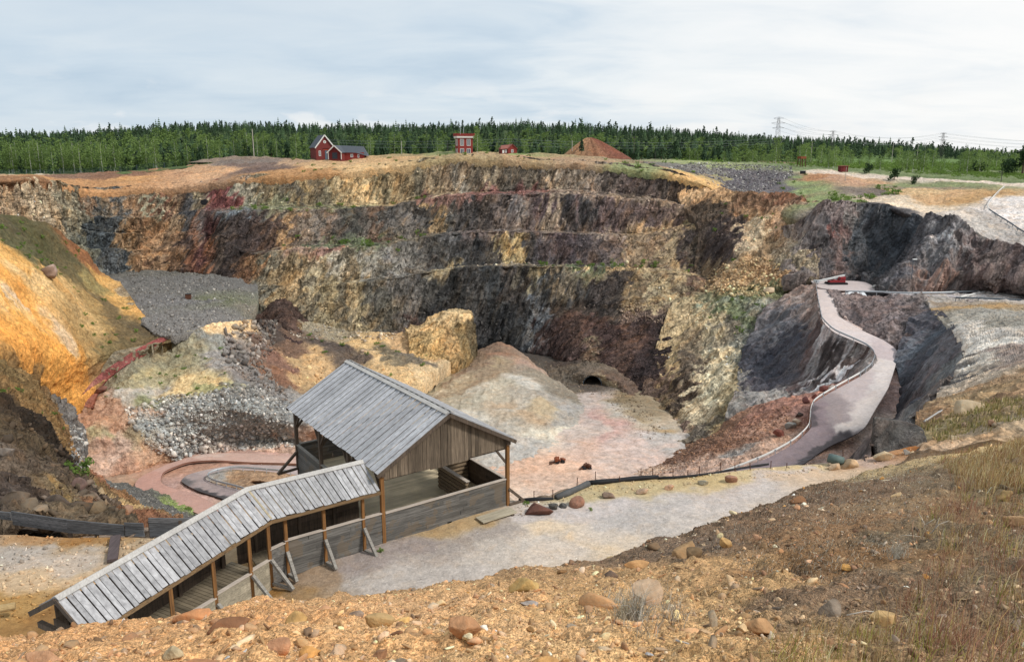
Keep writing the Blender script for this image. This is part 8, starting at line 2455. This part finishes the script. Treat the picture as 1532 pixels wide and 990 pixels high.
# ------------------------------------------------------------------ camera, sky and sun
cam = bpy.data.cameras.new('camera'); cam.sensor_width = 36; cam.lens = F_PX / W_PX * 36
cam.clip_start = .1; cam.clip_end = 20000
co = bpy.data.objects.new('camera', cam); COL.objects.link(co)
co.rotation_euler = (math.pi / 2 - PITCH, 0, 0); sc.camera = co
SUN_EL, SUN_AZ = 44.0, 112.0      # azimuth measured from the view direction towards the right
sl = bpy.data.lights.new('sun', 'SUN'); sl.energy = 2.4; sl.angle = R(9); sl.color = (1, .95, .88)
so = bpy.data.objects.new('sun', sl); COL.objects.link(so)
so.rotation_euler = (R(90 - SUN_EL), 0, R(180 - SUN_AZ))
w = bpy.data.worlds.new('World'); sc.world = w; w.use_nodes = True
nt = w.node_tree; nt.nodes.clear(); L = nt.links.new
out = N(nt, 'ShaderNodeOutputWorld'); bg = N(nt, 'ShaderNodeBackground'); bg.inputs['Strength'].default_value = .083
sky = N(nt, 'ShaderNodeTexSky', sky_type='NISHITA', sun_disc=False, sun_elevation=R(SUN_EL), sun_rotation=R(SUN_AZ))
tc = N(nt, 'ShaderNodeTexCoord').outputs['Generated']
sep = N(nt, 'ShaderNodeSeparateXYZ'); L(tc, sep.inputs[0])
zc = mathn(nt, 'ADD', mathn(nt, 'MAXIMUM', sep.outputs['Z'], 0.0), .16)
cmb = N(nt, 'ShaderNodeCombineXYZ')
L(mathn(nt, 'DIVIDE', sep.outputs['X'], zc), cmb.inputs[0]); L(mathn(nt, 'DIVIDE', sep.outputs['Y'], zc), cmb.inputs[1])
pv = cmb.outputs[0]
n1 = noise(nt, mapped(nt, (.30, .48, 1), (0, 0, .35), src=pv), 1.0, 7, .5, .6)
n2 = noise(nt, mapped(nt, (1.1, 1.7, 1), (0, 0, -.25), src=pv), 1.2, 8, .56, .5)
rc = ramp(nt, [(.34, (4.7, 5.8, 6.9)), (.44, (5.9, 6.8, 7.6)), (.53, (7.1, 7.7, 8.1)), (.63, (7.9, 8.25, 8.5)), (.74, (8.7, 8.85, 8.95))])
mx = mathn(nt, 'ADD', mathn(nt, 'MULTIPLY', n1, .62), mathn(nt, 'MULTIPLY', n2, .38)); L(mx, rc.inputs[0])
cloud = rc.outputs[0]
# the cloud is thinner and brighter towards the right
dotn = N(nt, 'ShaderNodeVectorMath', operation='DOT_PRODUCT'); L(tc, dotn.inputs[0])
dotn.inputs[1].default_value = (math.sin(R(36)) * .985, math.cos(R(36)) * .985, .11)
gl = mathn(nt, 'ADD', dotn.outputs['Value'], mathn(nt, 'MULTIPLY', mathn(nt, 'SUBTRACT', n2, .5), .22))
glow = ramp(nt, [(.80, 0), (.93, .55), (1.0, 1)]); L(gl, glow.inputs[0])
cloud = mixc(nt, cloud, (9.3, 9.2, 9.05), mathn(nt, 'MULTIPLY', glow.outputs[0], .85))
# heavier grey blue cloud up on the left
dl = N(nt, 'ShaderNodeVectorMath', operation='DOT_PRODUCT'); L(tc, dl.inputs[0]); dl.inputs[1].default_value = (-.46, .86, .22)
hv = ramp(nt, [(.86, 0), (.99, 1)]); L(mathn(nt, 'ADD', dl.outputs['Value'], mathn(nt, 'MULTIPLY', mathn(nt, 'SUBTRACT', n1, .5), .5)), hv.inputs[0])
cloud = mixc(nt, cloud, (4.9, 5.9, 6.9), mathn(nt, 'MULTIPLY', hv.outputs[0], .5))
fin = mixc(nt, cloud, sky.outputs[0], .06)
# small puffs low over the horizon
pf = noise(nt, mapped(nt, (7, 7, 22), src=tc), 1.0, 6, .55, .3); pr_ = ramp(nt, [(.54, 0), (.62, 1)]); L(pf, pr_.inputs[0])
lowm = ramp(nt, [(.03, 1), (.10, 0)]); L(sep.outputs['Z'], lowm.inputs[0])
fin = mixc(nt, fin, (8.4, 8.4, 8.3), mathn(nt, 'MULTIPLY', mathn(nt, 'MULTIPLY', pr_.outputs[0], lowm.outputs[0]), .7))
L(fin, bg.inputs['Color']); L(bg.outputs[0], out.inputs['Surface'])
sc.view_settings.view_transform = 'Standard'; sc.view_settings.look = 'None'; sc.view_settings.exposure = .43; sc.view_settings.gamma = 1
sc.cycles.max_bounces = 5; sc.cycles.diffuse_bounces = 3; sc.cycles.glossy_bounces = 2; sc.cycles.transmission_bounces = 2; sc.cycles.transparent_max_bounces = 6
sc.cycles.use_denoising = True
